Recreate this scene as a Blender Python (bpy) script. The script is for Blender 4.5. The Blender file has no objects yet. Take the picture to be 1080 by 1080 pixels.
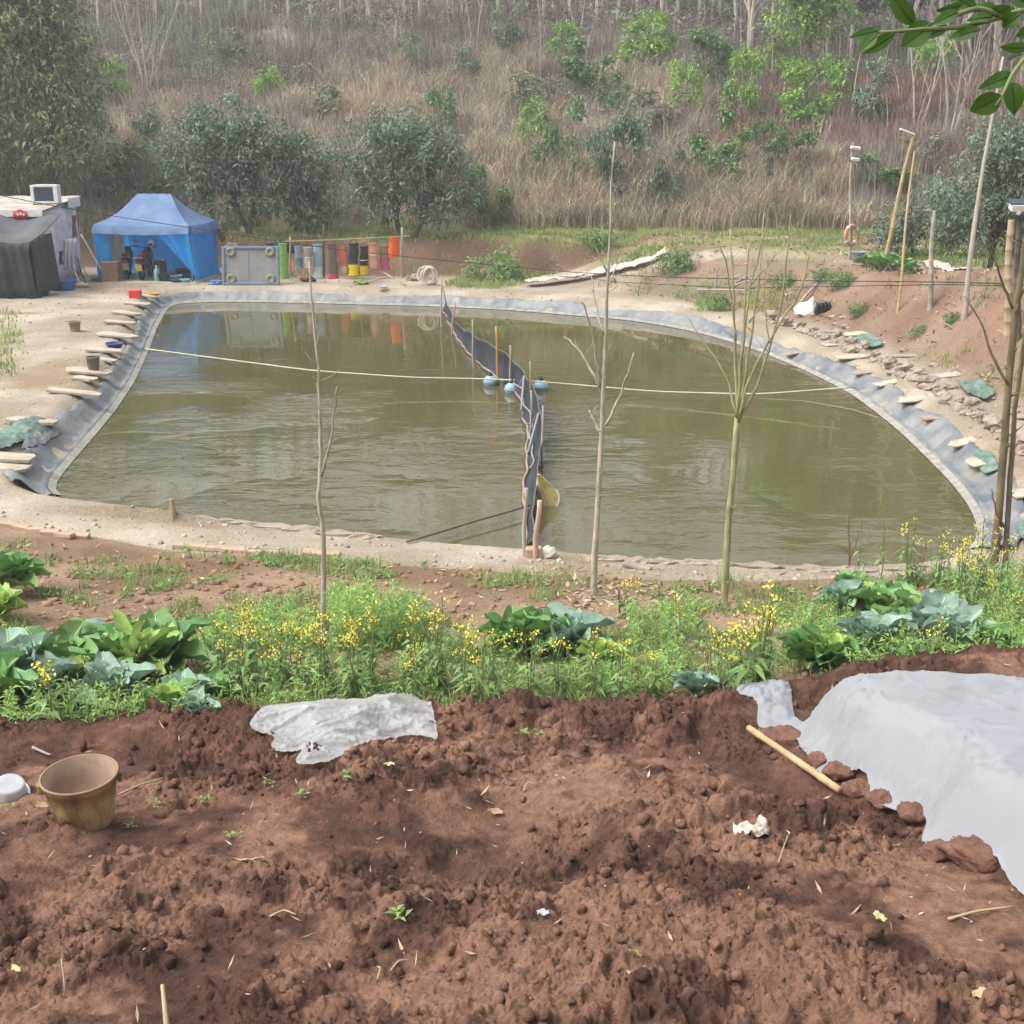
import bpy, math, random
import numpy as np
from mathutils import Vector, Matrix

# ------------------------------------------------------------------ camera, sky, sun, exposure
SC = bpy.context.scene
COL = SC.collection
CAMZ = 5.0
FPX = 1300.0
PITCH = math.atan(400.0 / FPX)
cd = bpy.data.cameras.new('camera')
cam = bpy.data.objects.new('camera', cd)
COL.objects.link(cam)
cam.location = (0, 0, CAMZ)
cam.rotation_euler = (math.pi / 2 - PITCH, 0, 0)
cd.sensor_fit = 'HORIZONTAL'
cd.sensor_width = 36.0
cd.lens = 36.0 * FPX / 1080.0
cd.clip_start = 0.05
cd.clip_end = 2000
SC.camera = cam

SUN_EL, SUN_AZ = math.radians(55), math.radians(-100)      # azimuth from +Y towards +X
world = bpy.data.worlds.new('World')
SC.world = world
world.use_nodes = True
wn = world.node_tree
wn.nodes.clear()
wo = wn.nodes.new('ShaderNodeOutputWorld')
wb = wn.nodes.new('ShaderNodeBackground')
ws = wn.nodes.new('ShaderNodeTexSky')
ws.sky_type = 'NISHITA'
ws.sun_disc = False
ws.sun_elevation = SUN_EL
ws.sun_rotation = SUN_AZ
ws.air_density = 1.0
ws.dust_density = 6.0
ws.ozone_density = 1.0
hs = wn.nodes.new('ShaderNodeHueSaturation')               # an overcast sky: nearly without colour
hs.inputs['Saturation'].default_value = 0.25
wn.links.new(ws.outputs[0], hs.inputs['Color'])
wn.links.new(hs.outputs[0], wb.inputs[0])
wb.inputs[1].default_value = 0.15
wn.links.new(wb.outputs[0], wo.inputs[0])

sd = bpy.data.lights.new('sun', 'SUN')
sd.energy = 0.6
sd.angle = math.radians(40)
sd.color = (1.0, 0.985, 0.96)
sun = bpy.data.objects.new('sun', sd)
COL.objects.link(sun)
dsun = Vector((math.sin(SUN_AZ) * math.cos(SUN_EL), math.cos(SUN_AZ) * math.cos(SUN_EL), math.sin(SUN_EL)))
sun.rotation_euler = dsun.to_track_quat('Z', 'Y').to_euler()
sun.location = (-20, 20, 60)

SC.view_settings.view_transform = 'Standard'
SC.view_settings.look = 'None'
SC.view_settings.exposure = 1.2
SC.view_settings.gamma = 1.0
SC.view_settings.use_curve_mapping = False
SC.render.engine = 'CYCLES'
SC.cycles.max_bounces = 6
SC.cycles.diffuse_bounces = 3
SC.cycles.glossy_bounces = 3
SC.cycles.transmission_bounces = 4
SC.cycles.transparent_max_bounces = 8
SC.cycles.volume_bounces = 1
SC.cycles.use_denoising = True

# ------------------------------------------------------------------ helpers
rng = np.random.default_rng(7)
random.seed(7)
CP, SP = math.cos(PITCH), math.sin(PITCH)
AX_R = np.array((1.0, 0, 0)); AX_U = np.array((0, SP, CP)); AX_F = np.array((0, CP, -SP))

def ray(px, py):
    d = AX_F + (px - 540) / FPX * AX_R + (540 - py) / FPX * AX_U
    return d

def at(px, py, z):                 # where the sight line through a pixel meets a level
    d = ray(px, py); t = (z - CAMZ) / d[2]
    return np.array((0, 0, CAMZ)) + d * t

def atY(px, py, Y):                # ... or a distance
    d = ray(px, py); t = Y / d[1]
    return np.array((0, 0, CAMZ)) + d * t

def proj(X, Y, Z):
    X, Y, Z = np.asarray(X, float), np.asarray(Y, float), np.asarray(Z, float) - CAMZ
    f = np.maximum(Y * CP - Z * SP, 1e-3)
    u = Y * SP + Z * CP
    return 540 + FPX * X / f, 540 - FPX * u / f

def pxm(Y, z=0.5):                 # pixels per metre at a distance
    return FPX / (Y * CP - (z - CAMZ) * SP)

def sst(x, a, b):
    t = np.clip((np.asarray(x, float) - a) / (b - a), 0, 1)
    return t * t * (3 - 2 * t)

_T = np.random.default_rng(99).random((256, 256))
def vn(x, y, s=0):                 # value noise 0..1
    x = np.asarray(x, float) + s * 17.31; y = np.asarray(y, float) + s * 41.7
    xi = np.floor(x).astype(int); yi = np.floor(y).astype(int)
    fx = x - xi; fy = y - yi
    fx = fx * fx * (3 - 2 * fx); fy = fy * fy * (3 - 2 * fy)
    a = _T[xi % 256, yi % 256]; b = _T[(xi + 1) % 256, yi % 256]
    c = _T[xi % 256, (yi + 1) % 256]; d = _T[(xi + 1) % 256, (yi + 1) % 256]
    return (a * (1 - fx) + b * fx) * (1 - fy) + (c * (1 - fx) + d * fx) * fy

def fbm(x, y, o=4, s=0, g=0.5):
    v = 0; a = 1; t = 0
    for i in range(o):
        v = v + a * vn(np.asarray(x) * 2 ** i, np.asarray(y) * 2 ** i, s + i * 3); t += a; a *= g
    return v / t

def inpoly(x, y, P):
    x = np.asarray(x, float); y = np.asarray(y, float)
    r = np.zeros(x.shape, bool); n = len(P); j = n - 1
    for i in range(n):
        xi, yi = P[i][0], P[i][1]; xj, yj = P[j][0], P[j][1]
        if yi != yj:
            r ^= ((yi > y) != (yj > y)) & (x < (xj - xi) * (y - yi) / (yj - yi) + xi)
        j = i
    return r

def pdist(x, y, P, closed=True):   # distance to a polyline
    x = np.asarray(x, float); y = np.asarray(y, float)
    d = np.full(x.shape, 1e9); n = len(P)
    for i in range(n if closed else n - 1):
        ax, ay = P[i][0], P[i][1]; bx, by = P[(i + 1) % n][0], P[(i + 1) % n][1]
        vx, vy = bx - ax, by - ay; L = vx * vx + vy * vy + 1e-12
        t = np.clip(((x - ax) * vx + (y - ay) * vy) / L, 0, 1)
        d = np.minimum(d, (x - ax - t * vx) ** 2 + (y - ay - t * vy) ** 2)
    return np.sqrt(d)

def resamp(P, n, closed=False):
    P = np.asarray(P, float)
    if closed: P = np.vstack([P, P[:1]])
    s = np.r_[0, np.cumsum(np.linalg.norm(np.diff(P, axis=0), axis=1))]
    t = np.linspace(0, s[-1], n + (1 if closed else 0))
    if closed: t = t[:-1]
    return np.stack([np.interp(t, s, P[:, k]) for k in range(P.shape[1])], 1)

def smooth(P, k=2, closed=False):
    P = np.asarray(P, float)
    for _ in range(k):
        if closed:
            P = (np.roll(P, 1, 0) + 2 * P + np.roll(P, -1, 0)) / 4
        else:
            Q = P.copy(); Q[1:-1] = (P[:-2] + 2 * P[1:-1] + P[2:]) / 4; P = Q
    return P

def C(h):                          # '#rrggbb' picture value -> linear
    h = h.lstrip('#'); v = [int(h[i:i + 2], 16) / 255 for i in (0, 2, 4)]
    return tuple(a / 12.92 if a <= 0.04045 else ((a + 0.055) / 1.055) ** 2.4 for a in v)

# ---- materials
def mat(name, c1, c2=None, scale=4.0, rough=0.85, spec=0.25, bump=0.0, bscale=30.0, island=0.0, hue=0.0,
        metallic=0.0, transl=0.0, clear=0.0, stretch=None, attr=None, detail=6.0, sharp=(0.35, 0.65)):
    m = bpy.data.materials.new(name); m.use_nodes = True
    nt = m.node_tree; N = nt.nodes; L = nt.links
    b = N['Principled BSDF']
    b.inputs['Roughness'].default_value = rough
    b.inputs['Specular IOR Level'].default_value = spec
    b.inputs['Metallic'].default_value = metallic
    tc = N.new('ShaderNodeTexCoord'); vec = tc.outputs['Object']
    if stretch:
        mp = N.new('ShaderNodeMapping'); mp.inputs['Scale'].default_value = stretch
        L.new(vec, mp.inputs[0]); vec = mp.outputs[0]
    if isinstance(c1, str): c1 = C(c1)
    if isinstance(c2, str): c2 = C(c2)
    col = None
    if attr:
        a = N.new('ShaderNodeAttribute'); a.attribute_name = attr; col = a.outputs['Color']
        n = N.new('ShaderNodeTexNoise'); n.inputs['Scale'].default_value = scale; n.inputs['Detail'].default_value = detail
        L.new(vec, n.inputs['Vector'])
        r = N.new('ShaderNodeMapRange'); r.inputs[1].default_value = sharp[0]; r.inputs[2].default_value = sharp[1]
        r.inputs[3].default_value = 0.72; r.inputs[4].default_value = 1.25
        L.new(n.outputs['Fac'], r.inputs[0])
        h = N.new('ShaderNodeHueSaturation'); L.new(col, h.inputs['Color']); L.new(r.outputs[0], h.inputs['Value'])
        col = h.outputs[0]
    elif c2 is not None:
        n = N.new('ShaderNodeTexNoise'); n.inputs['Scale'].default_value = scale; n.inputs['Detail'].default_value = detail
        n.inputs['Roughness'].default_value = 0.62
        L.new(vec, n.inputs['Vector'])
        r = N.new('ShaderNodeMapRange'); r.inputs[1].default_value = sharp[0]; r.inputs[2].default_value = sharp[1]
        L.new(n.outputs['Fac'], r.inputs[0])
        x = N.new('ShaderNodeMix'); x.data_type = 'RGBA'
        x.inputs['A'].default_value = (*c1, 1); x.inputs['B'].default_value = (*c2, 1)
        L.new(r.outputs[0], x.inputs['Factor']); col = x.outputs['Result']
    if island > 0:
        g = N.new('ShaderNodeNewGeometry')
        h = N.new('ShaderNodeHueSaturation')
        r = N.new('ShaderNodeMapRange'); r.inputs[3].default_value = 1 - island; r.inputs[4].default_value = 1 + island
        L.new(g.outputs['Random Per Island'], r.inputs[0]); L.new(r.outputs[0], h.inputs['Value'])
        if hue:
            q = N.new('ShaderNodeMath'); q.operation = 'MULTIPLY'; q.inputs[1].default_value = 7.13
            f = N.new('ShaderNodeMath'); f.operation = 'FRACT'
            r2 = N.new('ShaderNodeMapRange'); r2.inputs[3].default_value = 0.5 - hue; r2.inputs[4].default_value = 0.5 + hue
            L.new(g.outputs['Random Per Island'], q.inputs[0]); L.new(q.outputs[0], f.inputs[0])
            L.new(f.outputs[0], r2.inputs[0]); L.new(r2.outputs[0], h.inputs['Hue'])
        if col is not None: L.new(col, h.inputs['Color'])
        else: h.inputs['Color'].default_value = (*c1, 1)
        col = h.outputs[0]
    if col is not None: L.new(col, b.inputs['Base Color'])
    else: b.inputs['Base Color'].default_value = (*c1, 1)
    if bump:
        n = N.new('ShaderNodeTexNoise'); n.inputs['Scale'].default_value = bscale; n.inputs['Detail'].default_value = 8
        n.inputs['Roughness'].default_value = 0.65
        L.new(vec, n.inputs['Vector'])
        bp = N.new('ShaderNodeBump'); bp.inputs['Strength'].default_value = 1.0; bp.inputs['Distance'].default_value = bump
        L.new(n.outputs['Fac'], bp.inputs['Height']); L.new(bp.outputs[0], b.inputs['Normal'])
    out = N['Material Output']; sh = b.outputs[0]
    if transl:
        t = N.new('ShaderNodeBsdfTranslucent')
        if col is not None: L.new(col, t.inputs[0])
        else: t.inputs[0].default_value = (*c1, 1)
        x = N.new('ShaderNodeMixShader'); x.inputs[0].default_value = transl
        L.new(sh, x.inputs[1]); L.new(t.outputs[0], x.inputs[2]); sh = x.outputs[0]
    if clear:
        t = N.new('ShaderNodeBsdfTransparent')
        x = N.new('ShaderNodeMixShader'); x.inputs[0].default_value = clear
        L.new(sh, x.inputs[1]); L.new(t.outputs[0], x.inputs[2]); sh = x.outputs[0]
    L.new(sh, out.inputs['Surface'])
    return m

# ---- objects
def tag(o, label=None, cat=None, group=None, kind=None):
    if label: o['label'] = label
    if cat: o['category'] = cat
    if group: o['group'] = group
    if kind: o['kind'] = kind
    return o

def thing(name, label, cat, loc=(0, 0, 0), rz=0.0, group=None):
    o = bpy.data.objects.new(name, None); COL.objects.link(o)
    o.empty_display_size = 0.1
    o.location = tuple(float(v) for v in loc); o.rotation_euler = (0, 0, rz)
    return tag(o, label, cat, group)

def mesh_np(name, V, F, m, parent=None, smooth_=True, loc=None, col=None):
    """V (n,3); F list of (k,4)/(k,3) arrays or one array"""
    V = np.asarray(V, np.float32)
    if not isinstance(F, (list, tuple)): F = [F]
    F = [np.asarray(f, np.int32) for f in F if len(f)]
    me = bpy.data.meshes.new(name)
    nl = sum(f.size for f in F); nf = sum(len(f) for f in F)
    me.vertices.add(len(V)); me.vertices.foreach_set('co', V.ravel())
    me.loops.add(nl); me.loops.foreach_set('vertex_index', np.concatenate([f.ravel() for f in F]))
    me.polygons.add(nf)
    tot = np.concatenate([np.full(len(f), f.shape[1], np.int32) for f in F])
    st = np.r_[0, np.cumsum(tot)[:-1]].astype(np.int32)
    me.polygons.foreach_set('loop_start', st); me.polygons.foreach_set('loop_total', tot)
    if smooth_: me.polygons.foreach_set('use_smooth', np.ones(nf, bool))
    if col is not None:
        a = me.color_attributes.new('Col', 'FLOAT_COLOR', 'POINT')
        c4 = np.ones((len(V), 4), np.float32); c4[:, :3] = col
        a.data.foreach_set('color', c4.ravel())
    me.update(calc_edges=True)
    me.validate()
    if m is not None: me.materials.append(m)
    o = bpy.data.objects.new(name, me); COL.objects.link(o)
    if parent is not None: o.parent = parent
    if loc is not None: o.location = tuple(float(v) for v in loc)
    return o

class MB:
    def __init__(s): s.v = []; s.f = []; s.n = 0
    def add(s, V, F):
        V = np.asarray(V, float)
        s.v.append(V); s.f += [tuple(i + s.n for i in f) for f in F]; s.n += len(V)
    def box(s, c, size, R=None, taper=1.0):
        x, y, z = (a / 2 for a in size)
        V = np.array([(-x, -y, -z), (x, -y, -z), (x, y, -z), (-x, y, -z), (-x * taper, -y * taper, z), (x * taper, -y * taper, z), (x * taper, y * taper, z), (-x * taper, y * taper, z)])
        if R is not None: V = V @ np.array(R).T
        s.add(V + np.asarray(c, float), [(0, 3, 2, 1), (4, 5, 6, 7), (0, 1, 5, 4), (1, 2, 6, 5), (2, 3, 7, 6), (3, 0, 4, 7)])
    def tube(s, P, r, n=6, cap=True, flat=1.0):
        P = np.asarray(P, float); k = len(P)
        r = np.broadcast_to(np.asarray(r, float), (k,))
        T = np.gradient(P, axis=0); T /= np.linalg.norm(T, axis=1)[:, None] + 1e-9
        up = np.array((0, 0, 1.0)) if abs(T[0][2]) < 0.9 else np.array((0, 1.0, 0))
        V = []; a = np.linspace(0, 2 * np.pi, n, endpoint=False)
        for i in range(k):
            u = np.cross(T[i], up); u /= np.linalg.norm(u) + 1e-9
            w = np.cross(u, T[i]); up = w
            V.append(P[i] + r[i] * (np.cos(a)[:, None] * u + flat * np.sin(a)[:, None] * w))
        F = []
        for i in range(k - 1):
            for j in range(n):
                q = (j + 1) % n
                F.append((i * n + j, i * n + q, (i + 1) * n + q, (i + 1) * n + j))
        if cap:
            F.append(tuple(range(n))[::-1]); F.append(tuple((k - 1) * n + j for j in range(n)))
        s.add(np.vstack(V), F)
    def lathe(s, prof, c=(0, 0, 0), n=16, R=None, sq=1.0, pw=1.0, caps=True):
        """prof: (radius, z) pairs; sq squashes y; pw<1 squares the round"""
        a = np.linspace(0, 2 * np.pi, n, endpoint=False)
        ca, sa = np.cos(a), np.sin(a)
        if pw != 1.0:
            ca = np.sign(ca) * np.abs(ca) ** pw; sa = np.sign(sa) * np.abs(sa) ** pw
        V = []
        for r, z in prof: V.append(np.stack([r * ca, r * sa * sq, np.full(n, z)], 1))
        V = np.vstack(V)
        if R is not None: V = V @ np.array(R).T
        F = []
        for i in range(len(prof) - 1):
            for j in range(n):
                q = (j + 1) % n
                F.append((i * n + j, i * n + q, (i + 1) * n + q, (i + 1) * n + j))
        if caps and prof[0][0] > 1e-4: F.append(tuple(range(n))[::-1])
        if caps and prof[-1][0] > 1e-4: F.append(tuple((len(prof) - 1) * n + j for j in range(n)))
        s.add(V + np.asarray(c, float), F)
    def ball(s, c, r, n=10, k=6, noise=0.0, seed=0):
        prof = [(max(1e-5, math.sin(math.pi * i / k)), -math.cos(math.pi * i / k)) for i in range(k + 1)]
        q = MB(); q.lathe(prof, n=n)
        V = q.v[0]
        if noise:
            rr = 1 + noise * (np.sin(V @ np.array((5.1, 2.3, 3.7)) + seed) + np.sin(V @ np.array((-2.9, 6.1, 4.3)) + 2.1 * seed) * 0.7)
            V = V * rr[:, None]
        s.add(V * np.asarray(r, float) + np.asarray(c, float), q.f)
    def grid(s, P):
        P = np.asarray(P, float); a, b = P.shape[:2]
        s.add(P.reshape(-1, 3), [(i * b + j, i * b + j + 1, (i + 1) * b + j + 1, (i + 1) * b + j) for i in range(a - 1) for j in range(b - 1)])
    def slab(s, poly, z0, z1):       # polygon prism
        n = len(poly)
        V = [(p[0], p[1], z0) for p in poly] + [(p[0], p[1], z1) for p in poly]
        F = [tuple(range(n))[::-1], tuple(range(n, 2 * n))] + [(i, (i + 1) % n, n + (i + 1) % n, n + i) for i in range(n)]
        s.add(V, F)
    def build(s, name, m, parent=None, smooth_=False, loc=None, solid=0.0, bevel=0.0, sub=0):
        V = np.vstack(s.v)
        me = bpy.data.meshes.new(name)
        me.from_pydata(V.tolist(), [], s.f); me.update()
        if smooth_: me.polygons.foreach_set('use_smooth', np.ones(len(me.polygons), bool))
        if m is not None: me.materials.append(m)
        o = bpy.data.objects.new(name, me); COL.objects.link(o)
        if parent is not None: o.parent = parent
        if loc is not None: o.location = tuple(float(v) for v in loc)
        if solid:
            d = o.modifiers.new('thickness', 'SOLIDIFY'); d.thickness = solid; d.offset = 0
        if bevel:
            d = o.modifiers.new('bevel', 'BEVEL'); d.width = bevel; d.segments = 2; d.limit_method = 'ANGLE'
        if sub:
            d = o.modifiers.new('subdivision', 'SUBSURF'); d.levels = sub; d.render_levels = sub
        return o

def rotm(ax=0, ay=0, az=0):
    return np.array(Matrix.Rotation(az, 3, 'Z') @ Matrix.Rotation(ay, 3, 'Y') @ Matrix.Rotation(ax, 3, 'X'))

KIDS = {}
def dup(o, loc=None, rz=None, sc=None, label=None, group=None, parent=None):
    c = o.copy(); COL.objects.link(c)
    if parent is not None: c.parent = parent
    if loc is not None: c.location = tuple(float(v) for v in loc)
    if rz is not None: c.rotation_euler = (0, 0, rz)
    if sc is not None: c.scale = (sc,) * 3 if np.isscalar(sc) else tuple(float(v) for v in sc)
    if label: c['label'] = label
    if group: c['group'] = group
    for ch in list(o.children): dup(ch, parent=c)
    return c

def leaf_cards(P, D, Nn, L, W, droop=0.15):
    """one folded lozenge per leaf; all arrays (n,3) / (n,)"""
    n = len(P)
    D = D / (np.linalg.norm(D, axis=1)[:, None] + 1e-9)
    S = np.cross(D, Nn); S /= np.linalg.norm(S, axis=1)[:, None] + 1e-9
    Nn = np.cross(S, D)
    L = np.broadcast_to(L, (n,))[:, None]; W = np.broadcast_to(W, (n,))[:, None]
    tip = P + D * L; tip[:, 2] -= (droop * L)[:, 0]
    mid = P + D * L * 0.5 - Nn * W * 0.10
    lf = P + D * L * 0.45 + S * W * 0.5 + Nn * W * 0.12
    rt = P + D * L * 0.45 - S * W * 0.5 + Nn * W * 0.12
    V = np.stack([P, lf, tip, rt, mid], 1).reshape(-1, 3)
    i = np.arange(n)[:, None] * 5
    F = np.concatenate([i + np.array([[0, 4, 1]]), i + np.array([[1, 4, 2]]), i + np.array([[0, 3, 4]]), i + np.array([[3, 2, 4]])])
    return V, F

def blades(P, D, L, W, bend, seg=3, r=None):
    """bending grass blades, P (n,3) roots, D (n,3) lean direction (horizontal), bend 0..1+ """
    r = r or rng
    n = len(P); L = np.broadcast_to(L, (n,)); W = np.broadcast_to(W, (n,)); bend = np.broadcast_to(bend, (n,))
    D = D / (np.linalg.norm(D, axis=1)[:, None] + 1e-9)
    a = r.random(n) * 2 * np.pi
    S = np.stack([np.cos(a), np.sin(a), np.zeros(n)], 1)
    rows = []
    p = P.copy(); ang = r.random(n) * 0.15
    for k in range(seg + 1):
        w = W * (1 - (k / seg) ** 1.5 * 0.9) * 0.5
        rows.append(p - S * w[:, None]); rows.append(p + S * w[:, None])
        st = L / seg
        p = p + st[:, None] * (np.cos(ang)[:, None] * np.array((0, 0, 1.0)) + np.sin(ang)[:, None] * D)
        ang = ang + bend * (0.5 + k * 0.35) * 0.9
    V = np.stack(rows, 1).reshape(-1, 3)
    i = np.arange(n)[:, None] * (2 * (seg + 1))
    F = np.concatenate([i + np.array([[2 * k, 2 * k + 1, 2 * k + 3, 2 * k + 2]]) for k in range(seg)])
    return V, F

def join_np(parts):
    Vs = []; Fs = {}; n = 0
    for V, F in parts:
        Vs.append(V); Fs.setdefault(F.shape[1], []).append(F + n); n += len(V)
    return np.vstack(Vs), [np.vstack(f) for f in Fs.values()]
# ------------------------------------------------------------------ terrain
WL = [(182,320),(230,318),(300,319),(380,321),(460,323),(540,327),(610,333),(660,337),(700,343),(735,350),(765,358),(800,369),(830,381),(860,394),
      (900,414),(930,436),(955,456),(985,485),(1008,508),(1024,527),(1036,546),(1041,565),(1034,582),(1015,592),(985,598),(940,601),(880,601),(800,597),
      (740,594),(690,592),(640,589),(560,581),(480,577),(400,568),(330,560),(250,551),(180,543),(120,537),(70,531),(48,525),
      (50,512),(70,488),(98,456),(118,432),(138,402),(152,372),(162,346),(172,328)]
POND = smooth(resamp([at(p, q, 0.0)[:2] for p, q in WL], 160, True), 2, True)

def soil_z(x, y):
    z = 3.09 - 0.19 * y + 0.22 * sst(x, 0.8, 2.8) * sst(y, 4.2, 6.0)
    return z
def soil_edge(x):
    x = np.asarray(x, float)
    return 6.05 + 0.22 * sst(x, -2.2, 0.2) + 0.42 * sst(x, 0.8, 2.4) + 0.10 * (vn(x * 1.7, 0 * x, 5) - 0.5)

def tshift(x):                      # the bank is cut back behind the shed and the tent
    return 2.7 * sst(-np.asarray(x, float), 9.4, 10.4)
_ge = np.array([at(p, q, 0.27)[:2] for p, q in [(-250,535),(0,553),(95,566),(190,581),(340,592),(450,599),(560,605),(680,611),(800,613),(900,611),(1000,606),(1100,600),(1400,590)]])
GEX, GEY = _ge[:, 0], _ge[:, 1]      # where the garden meets the near path
def Hb(x, y):                       # everything but the tilled terrace
    x = np.asarray(x, float); y = np.asarray(y, float)
    ins = inpoly(x, y, POND); d = pdist(x, y, POND); d = np.where(ins, -d, d)
    near = sst(16.5 - y, 0, 2.0)                                 # near shore: an earth lip, no liner
    ramp = np.where(near > 0.5, sst(d, -0.1, 0.30), sst(d, 0.0, 0.75))
    lv = 0.30 + 0.10 * sst(y, 14, 20)
    z = np.where(d > -0.1, np.where(near > 0.5, 0.06 * sst(d, -0.1, 0.12) + 0.21 * sst(d, 0.15, 1.3), lv * ramp), -0.9 * sst(-d, 0.05, 0.9) - 0.02)
    # garden rising towards the viewer
    ge = np.interp(x, GEX, GEY)
    gz = 0.16 * np.maximum(ge - y, 0) + 0.05 * sst(ge - y, 0, 0.25)
    z = z + np.where(d > 0, gz, 0) + np.where(y < ge, 0.06 * (fbm(x * 1.6, y * 1.6, 4, 2) - 0.5), 0)
    # far bank
    ts = tshift(x)
    toe = 41.9 + ts + 0.5 * (vn(x * 0.4, 0 * x, 9) - 0.5)
    far = (1.22 + 0.25 * (vn(x * 0.23, 0 * x, 4) - 0.5)) * sst(y, toe, toe + 1.5) * sst(4.8 - x, 0, 3.0)
    far = np.maximum(far, 1.35 * sst(y, 42.6 + ts, 45.2 + ts))
    # right bank
    w = sst(x, 0.6, 5.5) * sst(y, 14.5, 17.5)
    top = 1.22 + 0.75 * sst(33 - y, 0, 9) + 0.5 * sst(x - y * 0.36, 2, 9)
    rgt = top * sst(d, 1.75, 4.2 + 1.5 * sst(y, 30, 38)) * w
    z = np.where(d > 0, z + np.maximum(far, rgt) + np.maximum(sst(d, 2, 3) * w, sst(y, toe, toe + 1)) * (0.22 * (fbm(x * 1.2, y * 1.2, 5, 6, 0.6) - 0.5) - 0.10 * sst(fbm(x * 0.9, y * 0.5 + x * 0.5, 3, 14), 0.55, 0.7)), z)
    # hill
    hy = np.maximum(y - 45.3 - 0.5 * ts - 1.2 * (vn(x * 0.12, 0 * x, 8) - 0.5), 0)
    st = 0.9 * sst(hy, 0, 2.5)
    z = z + 0.335 * np.minimum(hy, 39) + 0.10 * np.maximum(hy - 39, 0) * (hy < 60) + 2.1 * (hy >= 60) + st + sst(hy, 0, 6) * (1.5 * (fbm(x * 0.085, y * 0.085, 3, 1) - 0.5) + 0.5 * (fbm(x * 0.5, y * 0.5, 3, 3) - 0.5))
    z = z + 0.05 * (fbm(x * 0.8, y * 0.8, 3, 12) - 0.5) * sst(d, 0.6, 1.5)
    return z

def H(x, y):
    x = np.asarray(x, float); y = np.asarray(y, float)
    b = Hb(x, np.maximum(y, 5.5)); e = soil_edge(x); s = soil_z(x, y)
    k = sst(y, e, e + 0.55)
    return np.where(y < e, s, np.where(y < e + 0.6, s * (1 - k) + b * k, b))

_ts = np.r_[np.linspace(1.5, 16, 500), np.linspace(16.05, 120, 900)]
def G(px, py):                      # the ground under a pixel
    d = ray(px, py); d = d / d[1]
    x, y, z = d[0] * _ts, _ts, CAMZ + d[2] * _ts
    g = z - H(x, y); i = int(np.argmax(g < 0))
    if g[i] >= 0: i = len(_ts) - 1
    a, b = _ts[max(i - 1, 0)], _ts[i]; ga, gb = g[max(i - 1, 0)], g[i]
    t = a + (b - a) * (ga / (ga - gb + 1e-9)) if i > 0 else b
    p = np.array((d[0] * t, t, 0.0)); p[2] = float(H(p[0], p[1]))
    return p
def onH(x, y): return np.array((x, y, float(H(x, y))))

def trail_mask(px, py):
    return pdist(px, py, [(560,298),(600,297),(660,284),(715,272),(770,265),(830,268),(900,272),(1000,285),(1100,290)], False)

m_ground = mat('earth', '#888888', attr='Col', scale=26, rough=0.95, spec=0.1, bump=0.03, bscale=34, detail=10, sharp=(0.25, 0.75))
def ground_colour(X, Y, Z):
    px, py = proj(X, Y, Z)
    n1 = fbm(X * 0.9, Y * 0.9, 5, 20); n2 = fbm(X * 0.25, Y * 0.25, 4, 21); n3 = fbm(X * 4, Y * 4, 4, 22)
    n4 = fbm(X * 0.8, Y * 1.0, 5, 27)
    d = pdist(X, Y, POND)
    def L(a, b, t): return a + (b - a) * np.clip(t, 0, 1)[:, None]
    path = L(np.array(C('#918574')), np.array(C('#aea292')), (n1 - 0.35) * 2.6)
    path = L(path, np.array(C('#8a765f')), (n4 - 0.56) * 4)
    grd = L(np.array(C('#77604d')), np.array(C('#97806a')), (n1 - 0.35) * 2.8)
    grd = L(grd, np.array(C('#6d7344')), (n2 * 0.6 + n3 * 0.4 - 0.54) * 6)
    red = L(np.array(C('#776050')), np.array(C('#907968')), (n1 - 0.35) * 2.5)
    red = L(red, np.array(C('#77705a')), (n2 * 0.6 + n4 * 0.4 - 0.46) * 6)
    red = L(red, np.array(C('#85604d')), sst(X - 0.33 * Y, 0.5, 2.5) * sst(30 - Y, 0, 5) * (0.9 - n3))
    grn = L(np.array(C('#6f7647')), np.array(C('#8a8158')), (n3 - 0.35) * 2.5)
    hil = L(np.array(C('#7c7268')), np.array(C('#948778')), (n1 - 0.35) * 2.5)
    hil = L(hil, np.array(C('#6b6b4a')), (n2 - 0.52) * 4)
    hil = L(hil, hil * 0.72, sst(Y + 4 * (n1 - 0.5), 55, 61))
    brk = L(np.array(C('#5f4a3d')), np.array(C('#7d6552')), (n1 - 0.35) * 2.6)
    ge = np.interp(X, GEX, GEY)
    c = path.copy()
    c = L(c, grd, sst(ge - Y + 0.5 * (n3 - 0.5), -0.05, 0.25))
    w = sst(X, 0.6, 5.5) * sst(Y, 14.5, 17.5)
    c = L(c, red, w * sst(d + 1.2 * (n1 - 0.5), 1.6, 2.1))
    top = w * sst(d + 1.5 * (n1 - 0.5), 4.6, 5.6)
    c = L(c, L(red, grn, (n2 - 0.38) * 6), top)
    tsh = tshift(X)
    fb = sst(Y - tsh + 0.7 * (n1 - 0.5), 41.5, 42.0) * sst(4.8 - X, 0, 2)
    c = L(c, brk, fb)
    gs = sst(Y - tsh + 1.2 * (n1 - 0.5), 42.9, 43.6)
    c = L(c, grn, gs * (0.35 + 0.65 * sst(4 - X, 0, 3)))
    tm = trail_mask(px, py)
    c = L(c, path * 0.95, sst(6.5 - tm + 3 * (n1 - 0.5), 0, 3) * (Y > 30) * (Y < 45.0) * (0.55 + 0.45 * (px < 790)))
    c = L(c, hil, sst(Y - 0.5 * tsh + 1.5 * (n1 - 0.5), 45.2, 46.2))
    return c

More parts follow.
